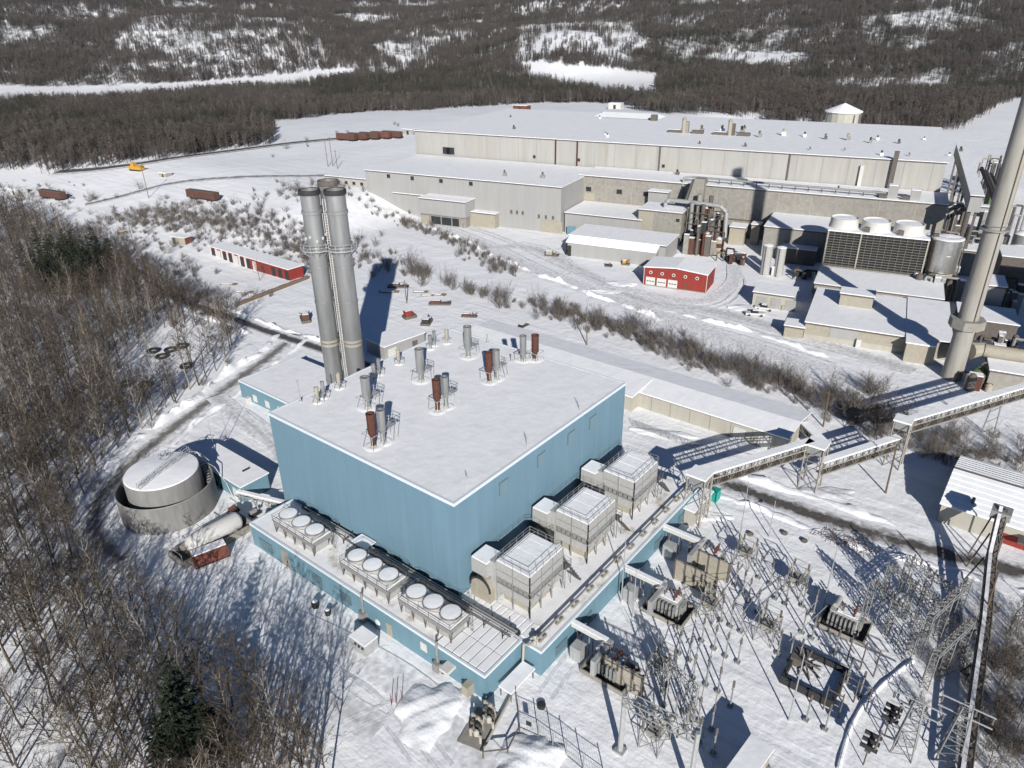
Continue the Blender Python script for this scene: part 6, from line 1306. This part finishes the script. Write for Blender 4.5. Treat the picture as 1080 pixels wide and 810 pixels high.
c, A_, L_ = blk('bridge_duct', (1000, 215), (1052, 218), 14.5, 3.0, 'grey duct bridge passing under the gallery end', 'galv', z0=11.5)
for k in range(5): MB().tube(at(A_, 1+k*4, 1.5, 0), at(A_, 1+k*4, 1.5, 11.6), 0.3, 0.3, 6).build('leg', 'iron', c)
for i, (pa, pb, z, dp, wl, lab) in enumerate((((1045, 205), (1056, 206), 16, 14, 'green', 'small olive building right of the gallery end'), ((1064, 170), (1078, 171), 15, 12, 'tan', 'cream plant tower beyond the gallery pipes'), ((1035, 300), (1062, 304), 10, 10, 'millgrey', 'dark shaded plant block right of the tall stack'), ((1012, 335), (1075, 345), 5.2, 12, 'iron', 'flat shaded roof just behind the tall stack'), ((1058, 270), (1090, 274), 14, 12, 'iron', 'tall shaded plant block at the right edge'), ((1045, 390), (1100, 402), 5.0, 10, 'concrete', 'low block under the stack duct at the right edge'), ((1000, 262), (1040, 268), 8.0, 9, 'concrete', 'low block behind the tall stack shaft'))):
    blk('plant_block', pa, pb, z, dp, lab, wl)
for i, (px, py, z, r_) in enumerate(((1074, 262, 10, 3.2), (1082, 247, 12, 3.0))):
    q = gp(px, py, z); cc = thing('domed_tank', (q.x, q.y, 0), ('round snow-topped tank right of the stack, nearer one', 'round snow-topped tank right of the stack, farther one')[i], 'tank'); MB().lathe((q.x, q.y), [(r_, 0), (r_, z)], 28).build('shell', 'steel', cc, True); MB().lathe((q.x, q.y), [(r_+0.1, z), (r_*0.8, z+0.6), (0.2, z+1.1)], 28).build('snow_top', 'roofsnow', cc, True)
# boiler house standing just beyond the right edge of the view; it shades the plant there
q = SB+MU*34-MV*4; bh = thing('boiler_house', (q.x, q.y, 0), 'high grey boiler house beyond the tall stack', 'building'); MB().obox(q, MU, MV, 30, 26, 0, 30).build('wall', 'millgrey', bh); MB().obox(q-MU*0.3-MV*0.3, MU, MV, 30.6, 26.6, 30, 30.4).build('roof', 'roofsnow', bh)
# crowded plant gear at the right: ducts, pipe racks, vessels
def gear(px, py, z, n, su, sv, sh, label, seed, mats=('iron', 'steel', 'concrete', 'dark', 'galv')):
    q = gp(px, py, z); q = Vector((q.x, q.y, 0)); r3 = random.Random(seed); c = thing('plant_gear', (q.x, q.y, 0), label, 'plant gear')
    for k in range(n):
        u, v = r3.uniform(-su, su), r3.uniform(-sv, sv); m_ = mats[r3.randrange(len(mats))]; t = r3.random(); h = z+r3.uniform(0.3, 1)*sh; o_ = at(q, u, v)
        if t < 0.35:
            a, b = r3.uniform(0.8, 2.6), r3.uniform(0.8, 2.2); MB().obox(o_, MU, MV, a, b, 0, h).build('box', m_, c); MB().obox(o_, MU, MV, a, b, h, h+0.18).build('snow', 'roofsnow', c)
        elif t < 0.6:
            r_ = r3.uniform(0.4, 1.1); MB().lathe((o_.x, o_.y), [(r_, 0), (r_, h), (r_*0.3, h+r_*0.6)], 12).build('vessel', m_, c, True)
        else:
            w1 = at(q, u+r3.uniform(-su, su), v+r3.uniform(-0.6, 0.6), h); z2 = r3.uniform(0.2, 0.5); MB().path([at(q, u, v, 0), at(q, u, v, h), w1, Vector((w1.x, w1.y, 0))], r3.uniform(0.15, 0.38), 7).build('pipe', m_, c)
    return c
gear(983, 300, 4.0, 16, 6.5, 3.5, 3.0, 'snowy pumps and pipes at the foot of the steel tank', 1)
gear(1022, 262, 6.0, 16, 6, 6, 6.0, 'tangle of ducts just behind the tall stack', 2)
gear(1050, 235, 9.0, 18, 6, 8, 6.0, 'dark ducts and vessels below the duct bridge', 3)
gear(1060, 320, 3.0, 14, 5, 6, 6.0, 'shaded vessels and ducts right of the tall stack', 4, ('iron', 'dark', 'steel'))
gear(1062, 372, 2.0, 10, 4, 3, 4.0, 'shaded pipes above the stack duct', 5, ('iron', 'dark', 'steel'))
gear(1046, 180, 12, 14, 5, 14, 5.0, 'rusty and grey vessels along the gallery pipes', 6)
gear(738, 262, 2.0, 26, 5.5, 2.5, 9.0, 'rusty vessels and small pipes packed inside the pipework', 12, ('rust', 'iron', 'oxide', 'dark', 'concrete'))
gear(775, 275, 0.5, 12, 4, 4, 3.5, 'dark scrap and small vessels beside the squat silo', 7, ('iron', 'dark', 'rust'))
gear(848, 292, 0.5, 9, 4, 2.5, 2.5, 'dark barrels and pumps before the lean-to of the boiler room', 8, ('dark', 'iron'))
gear(868, 306, 0.5, 10, 3.5, 1.5, 4.5, 'pipes climbing the corner of the water house', 9)
gear(1000, 222, 12, 14, 7, 2, 2.5, 'rusty pipe rack above the steel tank', 10, ('rust', 'iron', 'concrete'))
gear(1035, 408, 0.5, 8, 3, 2, 3.0, 'brown valves and pipes beside the green tank', 11, ('tan', 'iron', 'rust'))
# ---------------------------------------------------------------- vegetation
def blade(mb, a, b, w_, r2):
    d = b-a; s = d.cross(Vector((r2.uniform(-1, 1), r2.uniform(-1, 1), r2.uniform(-1, 1))))
    if s.length < 1e-6: return
    s = s.normalized()*(w_/2); o = len(mb.v); mb.v += [tuple(a-s), tuple(a+s), tuple(b)]; mb.f.append((o, o+1, o+2))
def bare_tree(seed, h, spread=0.32, nb=17, nt=7, start=0.3, lean=0.04):
    r2 = random.Random(seed); tr, cr = MB(), MB(); pts = []; n = 6
    ox, oy = r2.gauss(0, lean*h), r2.gauss(0, lean*h)
    for i in range(n+1):
        t = i/n; pts.append(Vector((ox*t*t+r2.gauss(0, 0.012*h)*(i > 0), oy*t*t+r2.gauss(0, 0.012*h)*(i > 0), h*t)))
    r0 = 0.012*h
    for i in range(n): tr.tube(pts[i], pts[i+1], r0*(1-0.86*i/n), r0*(1-0.86*(i+1)/n), 5, False)
    def at_(t): k = min(n-1, int(t*n)); return pts[k].lerp(pts[k+1], t*n-k)
    for k in range(nb):
        t = start+(0.97-start)*(k+r2.random()*0.8)/nb; b = at_(t); az = k*2.4+r2.uniform(-0.5, 0.5)
        ln = h*spread*(1.15-t)*r2.uniform(0.7, 1.25)+0.04*h; el = R(r2.uniform(28, 62)); dr = Vector((math.cos(az)*math.cos(el), math.sin(az)*math.cos(el), math.sin(el)))
        m1 = b+dr*ln*0.55; e = b+dr*ln+Vector((0, 0, ln*0.2)); rb = r0*(1-0.85*t)*0.6+0.012
        tr.tube(b, m1, rb, rb*0.6, 3, False); tr.tube(m1, e, rb*0.6, 0.012, 3, False)
        for j in range(nt):
            q = b.lerp(m1, r2.uniform(0.35, 1)) if j % 2 else m1.lerp(e, r2.uniform(0, 0.95)); a2 = az+r2.uniform(-1.3, 1.3); e2 = R(r2.uniform(5, 75)); l2 = ln*r2.uniform(0.25, 0.55)
            d2 = Vector((math.cos(a2)*math.cos(e2), math.sin(a2)*math.cos(e2), math.sin(e2))); q2 = q+d2*l2
            blade(cr, q, q2, 0.055, r2); blade(cr, q, q2, 0.055, r2)
            for _ in range(6):
                q3 = q.lerp(q2, r2.uniform(0.3, 1)); d3 = (d2+Vector((r2.gauss(0, 0.6), r2.gauss(0, 0.6), r2.gauss(0.2, 0.5)))).normalized(); blade(cr, q3, q3+d3*l2*r2.uniform(0.3, 0.7), 0.035, r2)
    return tr, cr
def conifer(seed, h, w_=0.2, nb=70, nn=9):
    r2 = random.Random(seed); tr, cr = MB(), MB(); tr.tube((0, 0, 0), (0, 0, h), 0.014*h, 0.02, 6, False)
    for k in range(nb):
        t = 0.12+0.86*k/nb; z = h*t; az = k*2.4+r2.uniform(-0.4, 0.4); ln = h*w_*(1.08-t)*r2.uniform(0.65, 1.2)+0.1; dr = Vector((math.cos(az), math.sin(az), r2.uniform(-0.15, 0.3)))
        b = Vector((0, 0, z)); e = b+dr*ln; blade(cr, b, e, 0.1, r2)
        for j in range(nn):
            q = b.lerp(e, 0.15+0.85*(j+r2.random())/nn)
            for sg in (-1, 1):
                a2 = az+sg*r2.uniform(0.3, 1.1); l2 = ln*r2.uniform(0.22, 0.4)+0.12; blade(cr, q, q+Vector((math.cos(a2)*l2, math.sin(a2)*l2, r2.uniform(-0.25, 0.2)*l2)), 0.16+0.02*h*w_*2, r2)
    return tr, cr
def shrub(seed, h, n=22):
    r2 = random.Random(seed); mb = MB()
    for k in range(n):
        az = r2.uniform(0, 6.28); el = R(r2.uniform(50, 88)); d = Vector((math.cos(az)*math.cos(el), math.sin(az)*math.cos(el), math.sin(el))); b = Vector((r2.gauss(0, 0.25*h*0.5), r2.gauss(0, 0.25*h*0.5), 0)); l_ = h*r2.uniform(0.6, 1.1); e = b+d*l_
        mb.tube(b, b.lerp(e, 0.6), 0.03, 0.018, 3, False); blade(mb, b.lerp(e, 0.6), e, 0.04, r2)
        for j in range(8):
            q = b.lerp(e, r2.uniform(0.3, 0.95)); q2 = q+(d+Vector((r2.gauss(0, 0.5), r2.gauss(0, 0.5), r2.gauss(0, 0.3)))).normalized()*l_*r2.uniform(0.15, 0.4); blade(mb, q, q2, 0.045, r2)
            for _ in range(2): q3 = q.lerp(q2, r2.random()); blade(mb, q3, q3+Vector((r2.gauss(0, 0.2), r2.gauss(0, 0.2), r2.uniform(0, 0.3)))*h*0.3, 0.035, r2)
    return mb
def far_bare(seed, h):
    r2 = random.Random(seed); mb = MB(); mb.tube((0, 0, 0), (0, 0, h*0.8), 0.016*h, 0.05, 3, False)
    for k in range(46):
        t = r2.uniform(0.25, 0.95); az = r2.uniform(0, 6.28); el = R(r2.uniform(25, 75)); l_ = h*r2.uniform(0.12, 0.34)*(1.25-t); b = Vector((r2.gauss(0, 0.03*h), r2.gauss(0, 0.03*h), h*t*0.9)); e = b+Vector((math.cos(az)*math.cos(el), math.sin(az)*math.cos(el), math.sin(el)))*l_
        blade(mb, b, e, 0.25, r2)
        for _ in range(2): q = b.lerp(e, r2.random()); blade(mb, q, q+Vector((r2.gauss(0, 1), r2.gauss(0, 1), r2.uniform(0, 1.2)))*h*0.05, 0.2, r2)
    return mb
def mesh_of(mb, name, m_):
    me = bpy.data.meshes.new(name); me.from_pydata([tuple(v) for v in mb.v], [], mb.f); me.materials.append(M[m_]); me.update(); return me
def join_mesh(tr, cr, name, mt, mc):
    me = bpy.data.meshes.new(name); n = len(tr.v); me.from_pydata([tuple(v) for v in tr.v]+[tuple(v) for v in cr.v], [], tr.f+[tuple(i+n for i in f) for f in cr.f])
    me.materials.append(M[mt]); me.materials.append(M[mc]); me.polygons.foreach_set('material_index', [0]*len(tr.f)+[1]*len(cr.f)); me.update(); return me
def scatter(name, P, rot, scl, idx, meshes, label, cat):
    col = bpy.data.collections.new(name+'_kinds')
    for i, me in enumerate(meshes): o = bpy.data.objects.new('%s_kind_%02d' % (name, i), me); col.objects.link(o)
    me = bpy.data.meshes.new(name); me.from_pydata([tuple(p_) for p_ in P], [], [])
    for nm, tp, data in (('rot', 'FLOAT_VECTOR', rot), ('scl', 'FLOAT_VECTOR', scl), ('idx', 'INT', idx)):
        a = me.attributes.new(nm, tp, 'POINT'); a.data.foreach_set('vector' if tp == 'FLOAT_VECTOR' else 'value', np.asarray(data, dtype=np.float32 if tp != 'INT' else np.int32).ravel())
    o = bpy.data.objects.new(name, me); COL.objects.link(o)
    g = bpy.data.node_groups.new(name, 'GeometryNodeTree'); g.interface.new_socket('Geometry', in_out='INPUT', socket_type='NodeSocketGeometry'); g.interface.new_socket('Geometry', in_out='OUTPUT', socket_type='NodeSocketGeometry')
    N = g.nodes; gi = N.new('NodeGroupInput'); go = N.new('NodeGroupOutput'); ip = N.new('GeometryNodeInstanceOnPoints'); ci = N.new('GeometryNodeCollectionInfo')
    ci.inputs['Collection'].default_value = col; ci.inputs['Separate Children'].default_value = True; ci.inputs['Reset Children'].default_value = True
    g.links.new(gi.outputs[0], ip.inputs['Points']); g.links.new(ci.outputs[0], ip.inputs['Instance']); ip.inputs['Pick Instance'].default_value = True
    for nm, tp, sk_ in (('rot', 'FLOAT_VECTOR', 'Rotation'), ('scl', 'FLOAT_VECTOR', 'Scale'), ('idx', 'INT', 'Instance Index')):
        na = N.new('GeometryNodeInputNamedAttribute'); na.data_type = tp; na.inputs[0].default_value = nm; g.links.new(na.outputs[0], ip.inputs[sk_])
    g.links.new(ip.outputs[0], go.inputs[0]); md = o.modifiers.new('scatter', 'NODES'); md.node_group = g
    o['kind'] = 'stuff'; o['label'] = label; o['category'] = cat
    return o
def polar(q):
    dx, dy = q[0]-CAM[0], q[1]-CAM[1]
    return math.degrees((math.atan2(dy, dx)-YAW+math.pi) % (2*math.pi)-math.pi), math.hypot(dx, dy)
def inside(poly, x, y):
    x = np.asarray(x); y = np.asarray(y); r_ = np.zeros(x.shape, bool); n = len(poly)
    for i in range(n):
        x0, y0 = poly[i]; x1, y1 = poly[(i+1) % n]
        c_ = ((y0 > y) != (y1 > y)) & (x < (x1-x0)*(y-y0)/((y1-y0) if y1 != y0 else 1e-9)+x0); r_ ^= c_
    return r_
def wpoly(px): return [tuple(gp(*q)[:2]) for q in px]
# ---- near wood on the left: detailed bare trees
RS = np.random.RandomState(11)
KINDS = [bare_tree(100+i, h_, sp, nb, 7, st_) for i, (h_, sp, nb, st_) in enumerate(((12, 0.30, 18, 0.30), (13.5, 0.26, 18, 0.36), (10.5, 0.36, 17, 0.22), (14.5, 0.24, 20, 0.40), (9.0, 0.38, 15, 0.2), (12.5, 0.33, 19, 0.28)))]
KM = [(mesh_of(t, 'trunk', 'palebark' if i in (2, 5) else 'bark'), mesh_of(c_, 'crown', 'twig')) for i, (t, c_) in enumerate(KINDS)]
CK = [conifer(200+i, h_, w_) for i, (h_, w_) in enumerate(((13, 0.27), (11, 0.33), (15, 0.24)))]
CM = [(mesh_of(t, 'trunk', 'bark'), mesh_of(c_, 'crown', 'needle')) for t, c_ in CK]
wood = wpoly([(-40, 840), (-40, 215), (20, 225), (60, 245), (110, 265), (150, 290), (190, 318), (236, 338), (250, 352), (244, 380), (215, 405), (180, 428), (140, 462), (105, 500), (80, 540), (86, 590), (125, 645), (178, 692), (232, 738), (288, 778), (330, 803), (360, 845), (300, 880), (100, 900)])
clear = wpoly([(120, 420), (135, 372), (170, 350), (215, 345), (240, 360), (236, 385), (200, 410), (160, 428)])
bare_corner = wpoly([(-40, 900), (-40, 690), (30, 720), (90, 790), (110, 900)])
xs = [q[0] for q in wood]; ys = [q[1] for q in wood]
cx = RS.uniform(min(xs), max(xs), 60000); cy = RS.uniform(min(ys), max(ys), 60000)
ok_ = inside(wood, cx, cy); cx, cy = cx[ok_], cy[ok_]; incl = inside(clear, cx, cy); inco = inside(bare_corner, cx, cy)
grid = {}; pts = []
for x, y, a, b in zip(cx, cy, incl, inco):
    d = math.hypot(x-CAM[0], y-CAM[1]); sp = 1.95+0.004*max(0, d-60)
    if a: sp = 7.5
    if b: sp = 3.3
    k = (int(x//3), int(y//3)); bad = False
    rr = int(sp//3)+1
    for i in range(-rr, rr+1):
        for j in range(-rr, rr+1):
            for (u_, v_) in grid.get((k[0]+i, k[1]+j), ()):
                if (u_-x)**2+(v_-y)**2 < sp*sp: bad = True
    if not bad: grid.setdefault(k, []).append((x, y)); pts.append((x, y, d))
con = wpoly([(30, 300), (35, 262), (110, 262), (125, 285), (100, 310), (50, 315)]); con2 = wpoly([(150, 800), (165, 765), (225, 770), (270, 800), (250, 840), (160, 840)])
inc1 = inside(con, [p_[0] for p_ in pts], [p_[1] for p_ in pts]); inc2 = inside(con2, [p_[0] for p_ in pts], [p_[1] for p_ in pts])
pts = [(x, y, d, bool(a), bool(b)) for (x, y, d), a, b in zip(pts, inc1, inc2)]
pts.sort(key=lambda t: t[2])
def seen(x, y):
    d = np.array([x, y, 6.0])-CAM; z = d@FW
    if z < 5: return False
    px, py = 540+FPX*(d@RT)/z, 405-FPX*(d@UP)/z; return -30 < px < 1110 and -30 < py < 850
def plant(kind_mesh, x, y, s, name, label, cat, group):
    z = float(terr(x, y))-0.1; r_ = thing(name, (x, y, z), label, cat, group); r_.rotation_euler = (RS.normal(0, 0.04), RS.normal(0, 0.04), RS.uniform(0, 6.28)); r_.scale = (s, s, s*RS.uniform(0.9, 1.1))
    for nm, me in zip(('trunk', 'crown'), kind_mesh): o = bpy.data.objects.new(nm, me); COL.objects.link(o); o.parent = r_
    return r_
rest = []; nb_ = nc_ = 0
for (x, y, d, a, b) in pts:
    if (a or b) and RS.rand() < (0.75 if a else 0.8) and nc_ < 52 and (a or nc_ < 5) and seen(x, y):
        plant(CM[RS.randint(3)], x, y, RS.uniform(0.7, 1.05), 'pine_tree', 'dark green pine among bare trees in the upper part of the left wood' if a else 'dark green pine at the bottom edge of the left wood', 'tree', 'pines in the left wood'); nc_ += 1
    elif nb_ < 290 and seen(x, y):
        plant(KM[RS.randint(6)], x, y, RS.uniform(0.7, 1.12), 'bare_tree', 'bare brown-grey tree in the dense wood along the left side', 'tree', 'bare trees of the left wood'); nb_ += 1
    else: rest.append((x, y))
jm = [join_mesh(t, c_, 'bare_tree_mesh', 'palebark' if i in (2, 5) else 'bark', 'twig') for i, (t, c_) in enumerate(KINDS)]
rest = np.array(rest); nr = len(rest)
scatter('woodland', np.column_stack([rest, terr(rest[:, 0], rest[:, 1])-0.1]), np.column_stack([np.zeros(nr), np.zeros(nr), RS.uniform(0, 6.28, nr)]), np.repeat(RS.uniform(0.65, 1.05, nr)[:, None], 3, 1), RS.randint(0, 6, nr), jm, 'bare brown woodland receding behind the nearest trees on the left', 'woodland')
# brush on the right edge of the view
rw = wpoly([(1035, 840), (1040, 760), (1050, 700), (1062, 655), (1120, 640), (1160, 850)])
xs = [q[0] for q in rw]; ys = [q[1] for q in rw]; k = 0
for _ in range(4000):
    x, y = RS.uniform(min(xs), max(xs)), RS.uniform(min(ys), max(ys))
    if inside(rw, np.array([x]), np.array([y]))[0] and seen(x, y) and k < 34 and all((x-u_)**2+(y-v_)**2 > 5 for u_, v_ in grid.get('r', ())):
        grid.setdefault('r', []).append((x, y)); k += 1; plant(KM[RS.randint(6)], x, y, RS.uniform(0.35, 0.6), 'young_tree', 'young bare tree in the thicket at the lower right edge', 'tree', 'thicket at the lower right edge')
# single trees in the yard
for i, (px, py, s) in enumerate(((274, 296, 0.6), (196, 395, 0.8), (222, 372, 0.8), (186, 425, 0.85), (944, 415, 0.0))):
    if s: q = gp(px, py); plant(KM[i % 6], q.x, q.y, s, 'bare_tree', ('lone bare tree in front of the long red shed', 'bare tree inside the tyre clearing', 'bare tree at the road side of the clearing', 'bare tree at the lower end of the clearing')[i], 'tree', None)
# ---- shrub belts
SM = [mesh_of(shrub(300+i, h_), 'shrub', 'shrub') for i, h_ in enumerate((3.2, 4.2, 2.8, 5.2))]
def belt(px, n, label, smin, smax, jit, seed):
    r_ = np.random.RandomState(seed); P = smooth_path([gp(*q) for q in px], 2.0)
    for k in range(n):
        q = P[r_.randint(len(P))]; x, y = q.x+r_.normal(0, jit), q.y+r_.normal(0, jit)
        if not seen(x, y): continue
        if -2 < x < 83 and -22 < y < 64: continue
        o = bpy.data.objects.new('shrub', SM[r_.randint(4)]); COL.objects.link(o); o.location = on(x, y, -0.1); s = r_.uniform(smin, smax); o.scale = (s, s, s); o.rotation_euler = (0, 0, r_.uniform(0, 6.28)); tag(o, label, 'shrub', 'bare shrubs')
belt([(565, 322), (630, 342), (700, 365), (760, 388), (820, 405), (880, 425)], 95, 'bare grey shrub in the belt between the long warehouse and the mill road', 0.7, 1.25, 2.6, 1)
belt([(400, 285), (440, 292), (480, 305), (530, 322)], 30, 'bare shrub in the row right of the flue shadow tip', 0.9, 1.4, 2.0, 2)
belt([(395, 222), (440, 240), (490, 262), (540, 290)], 34, 'low bare shrub along the snow ridge before the finishing hall', 0.5, 0.85, 2.0, 3)
belt([(130, 225), (190, 232), (250, 240), (320, 262), (375, 285)], 70, 'bare shrub in the belt between yard track and red shed', 0.6, 1.05, 7, 4)
belt([(880, 430), (930, 445), (980, 470), (1040, 480), (1090, 490)], 36, 'bare shrub in the thicket under the high conveyor', 0.6, 1.1, 3.0, 5)
belt([(880, 420), (910, 412), (925, 432), (900, 445)], 12, 'tall bare shrub beside the conveyor shadow', 1.0, 1.6, 2.0, 6)
belt([(255, 312), (270, 316), (285, 308)], 5, 'small bare shrub in front of the timber wall', 0.5, 0.8, 1.5, 7)
belt([(290, 160), (330, 145), (420, 132), (250, 168)], 10, 'tiny shrub in the far yard snow', 0.6, 1.0, 6, 9)
def brush(lines, seed):
    r_ = np.random.RandomState(seed); B = []
    for px, n, jit in lines:
        P = smooth_path([gp(*q) for q in px], 2.0)
        for k in range(n):
            q = P[r_.randint(len(P))]; x, y = q.x+r_.normal(0, jit), q.y+r_.normal(0, jit)
            if not (-2 < x < 83 and -22 < y < 64): B.append((x, y))
    for (x, y, d, a, b) in pts:
        if r_.rand() < 0.45: B.append((x+r_.normal(0, 1.2), y+r_.normal(0, 1.2)))
    B = np.array(B); n = len(B); sc1 = r_.uniform(0.35, 0.85, n)
    scatter('undergrowth', np.column_stack([B, terr(B[:, 0], B[:, 1])-0.1]), np.column_stack([np.zeros(n), np.zeros(n), r_.uniform(0, 6.28, n)]), np.repeat(sc1[:, None], 3, 1), r_.randint(0, 4, n), SM, 'low bare brush under the trees and between the larger shrubs', 'undergrowth')
brush((([(560, 322), (630, 342), (700, 365), (760, 388), (820, 405), (880, 425)], 210, 3.4), ([(130, 225), (190, 232), (250, 240), (320, 262), (375, 285)], 620, 9), ([(395, 222), (440, 240), (490, 262), (540, 290)], 110, 2.6), ([(880, 430), (930, 445), (980, 470), (1040, 480), (1090, 490)], 120, 4), ([(1050, 720), (1075, 800), (1075, 680)], 120, 4), ([(100, 240), (150, 262), (190, 300), (230, 330)], 160, 5), ([(0, 200), (40, 205), (100, 215)], 60, 8), ([(380, 205), (330, 200), (260, 215)], 80, 8)), 21)
# ---- far forests and hills
def clump(maker, n, rad, seed):
    r2 = random.Random(seed); out = [MB(), MB()]
    for k in range(n):
        ms = maker(seed*50+k, r2.uniform(8.5, 15)); a = r2.uniform(0, 6.28); d = rad*math.sqrt(r2.random()); off = Vector((d*math.cos(a), d*math.sin(a), 0))
        for o_, m_ in zip(out, ms): o_.add([Vector(v)+off for v in m_.v], m_.f)
    return out
FB = []
for i, m_ in enumerate(('far_twig', 'far_twig', 'twig_red', 'shrub')):
    FB.append(join_mesh(*clump(lambda s_, h_: (far_bare(s_, h_), MB()), 6, 7.5, 400+i), 'far_bare', m_, m_))
FC = [join_mesh(*clump(lambda s_, h_: conifer(s_, h_, 0.2+0.08*(s_ % 2), 22, 4), 3, 5.5, 500+i), 'far_pine', 'bark', 'needle') for i in range(2)]
edge = [polar(gp(*q)) for q in ((-90, 190), (0, 180), (60, 183), (110, 178), (160, 171), (215, 163), (270, 156), (284, 150), (286, 128), (330, 124), (400, 117), (440, 117), (500, 113), (560, 109), (640, 109), (700, 121), (800, 128), (880, 135), (990, 142), (1015, 134), (1040, 118), (1062, 106), (1120, 98))]
edge.sort(); EA = [e[0] for e in edge]; ED = [e[1] for e in edge]
N_ = 170000; aa = RS.uniform(-42, 42, N_); dd = np.sqrt(RS.uniform(330**2, 2750**2, N_))
X = CAM[0]+dd*np.cos(YAW+np.radians(aa)); Y = CAM[1]+dd*np.sin(YAW+np.radians(aa))
keep = dd > np.interp(aa, EA, ED)
def band(px_lo, px_hi):
    lo = sorted(polar(gp(*q)) for q in px_lo); hi = sorted(polar(gp(*q)) for q in px_hi)
    L0, L1 = np.interp(aa, [e[0] for e in lo], [e[1] for e in lo], left=9e9, right=9e9), np.interp(aa, [e[0] for e in hi], [e[1] for e in hi], left=0, right=0)
    return (dd > L0) & (dd < L1)
keep &= ~band([(-60, 116), (0, 111), (100, 109), (200, 101), (300, 94), (374, 84)], [(-60, 91), (0, 90), (100, 92), (200, 87), (300, 79), (372, 72)])
keep &= ~band([(556, 80), (600, 92), (650, 103), (696, 106)], [(556, 66), (600, 70), (650, 73), (696, 78)])
dens = np.ones(N_)
for poly, k_ in (([(545, 66), (545, 30), (600, 22), (665, 28), (682, 48), (660, 68)], 0.16), ([(95, 78), (130, 30), (200, 12), (300, 20), (350, 45), (340, 78), (200, 82)], 0.42), ([(735, 64), (770, 52), (850, 56), (860, 66), (780, 72)], 0.12), ([(840, 96), (880, 84), (1000, 80), (1010, 96), (900, 102)], 0.15), ([(390, 50), (440, 30), (470, 55), (430, 72)], 0.3), ([(930, 20), (1000, 8), (1010, 20), (950, 30)], 0.25), ([(640, 112), (760, 118), (740, 100), (660, 96)], 0.4), ([(350, 22), (380, 14), (420, 20), (400, 28)], 0.2)):
    dens[inside(wpoly(poly), X, Y)] = k_
nz = wav(X, Y, 60)+0.6*wav(X+300, Y, 23); dens *= np.clip(0.85+0.42*nz, 0.3, 1)
dens *= np.where(dd < 900, 1.0, np.where(dd < 1500, 0.8, 0.7))
keep &= RS.rand(N_) < dens
# only what a viewer near the camera could see: slopes facing away are left thin
X, Y, aa, dd, nz = X[keep], Y[keep], aa[keep], dd[keep], nz[keep]; n = len(X)
pc = np.clip(0.04+0.85*ss(wav(X, Y, 75)+0.8*wav(X-200, Y+90, 31), 0.15, 0.6)+np.where(aa < -8, 0.22, 0)*ss(dd, 850, 1100)+0.75*((aa > -7) & (aa < 14) & (dd > 760) & (dd < 1060))*ss(wav(X, Y, 70), -0.5, 0.1), 0, 0.95)
pc = np.where(inside(wpoly([(360, 97), (440, 106), (560, 107), (645, 107), (640, 92), (560, 80), (470, 76), (400, 84)]), X, Y), 0.85, pc); pc = np.where(inside(wpoly([(-30, 140), (40, 132), (60, 118), (40, 110), (-30, 112)]), X, Y), 0.8, pc)
isc = RS.rand(n) < pc
idx = np.where(isc, RS.randint(4, 6, n), RS.choice([0, 1, 2, 3], n, p=[0.38, 0.34, 0.16, 0.12]))
sc_ = RS.uniform(0.65, 1.15, n)*np.where(dd < 700, 0.85, 1.0)
scatter('forest', np.column_stack([X, Y, terr(X, Y)-0.3]), np.column_stack([np.zeros(n), np.zeros(n), RS.uniform(0, 6.28, n)]), np.column_stack([sc_*RS.uniform(0.9, 1.2, n), sc_*RS.uniform(0.9, 1.2, n), sc_]), idx, FB+FC, 'bare and evergreen forest covering the far banks and hills', 'forest')
print('near trees', len(pts), 'individual', nb_, nc_, 'far', n)
# ---------------------------------------------------------------- air
hz = MB().box(CAM[0]-5600, CAM[0]+5600, CAM[1]-5600, CAM[1]+5600, -12, 290)
hm = bpy.data.materials.new('haze'); hm.use_nodes = True; hm.node_tree.nodes.remove(hm.node_tree.nodes['Principled BSDF'])
pv = hm.node_tree.nodes.new('ShaderNodeVolumePrincipled'); pv.inputs['Color'].default_value = (0.80, 0.87, 1.0, 1); pv.inputs['Density'].default_value = 0.000028; pv.inputs['Anisotropy'].default_value = 0.0
hm.node_tree.links.new(pv.outputs[0], hm.node_tree.nodes['Material Output'].inputs['Volume']); M['haze'] = hm
ho = hz.build('haze', 'haze'); ho['kind'] = 'stuff'; ho['label'] = 'thin winter haze in the air over the whole valley'; ho['category'] = 'haze'
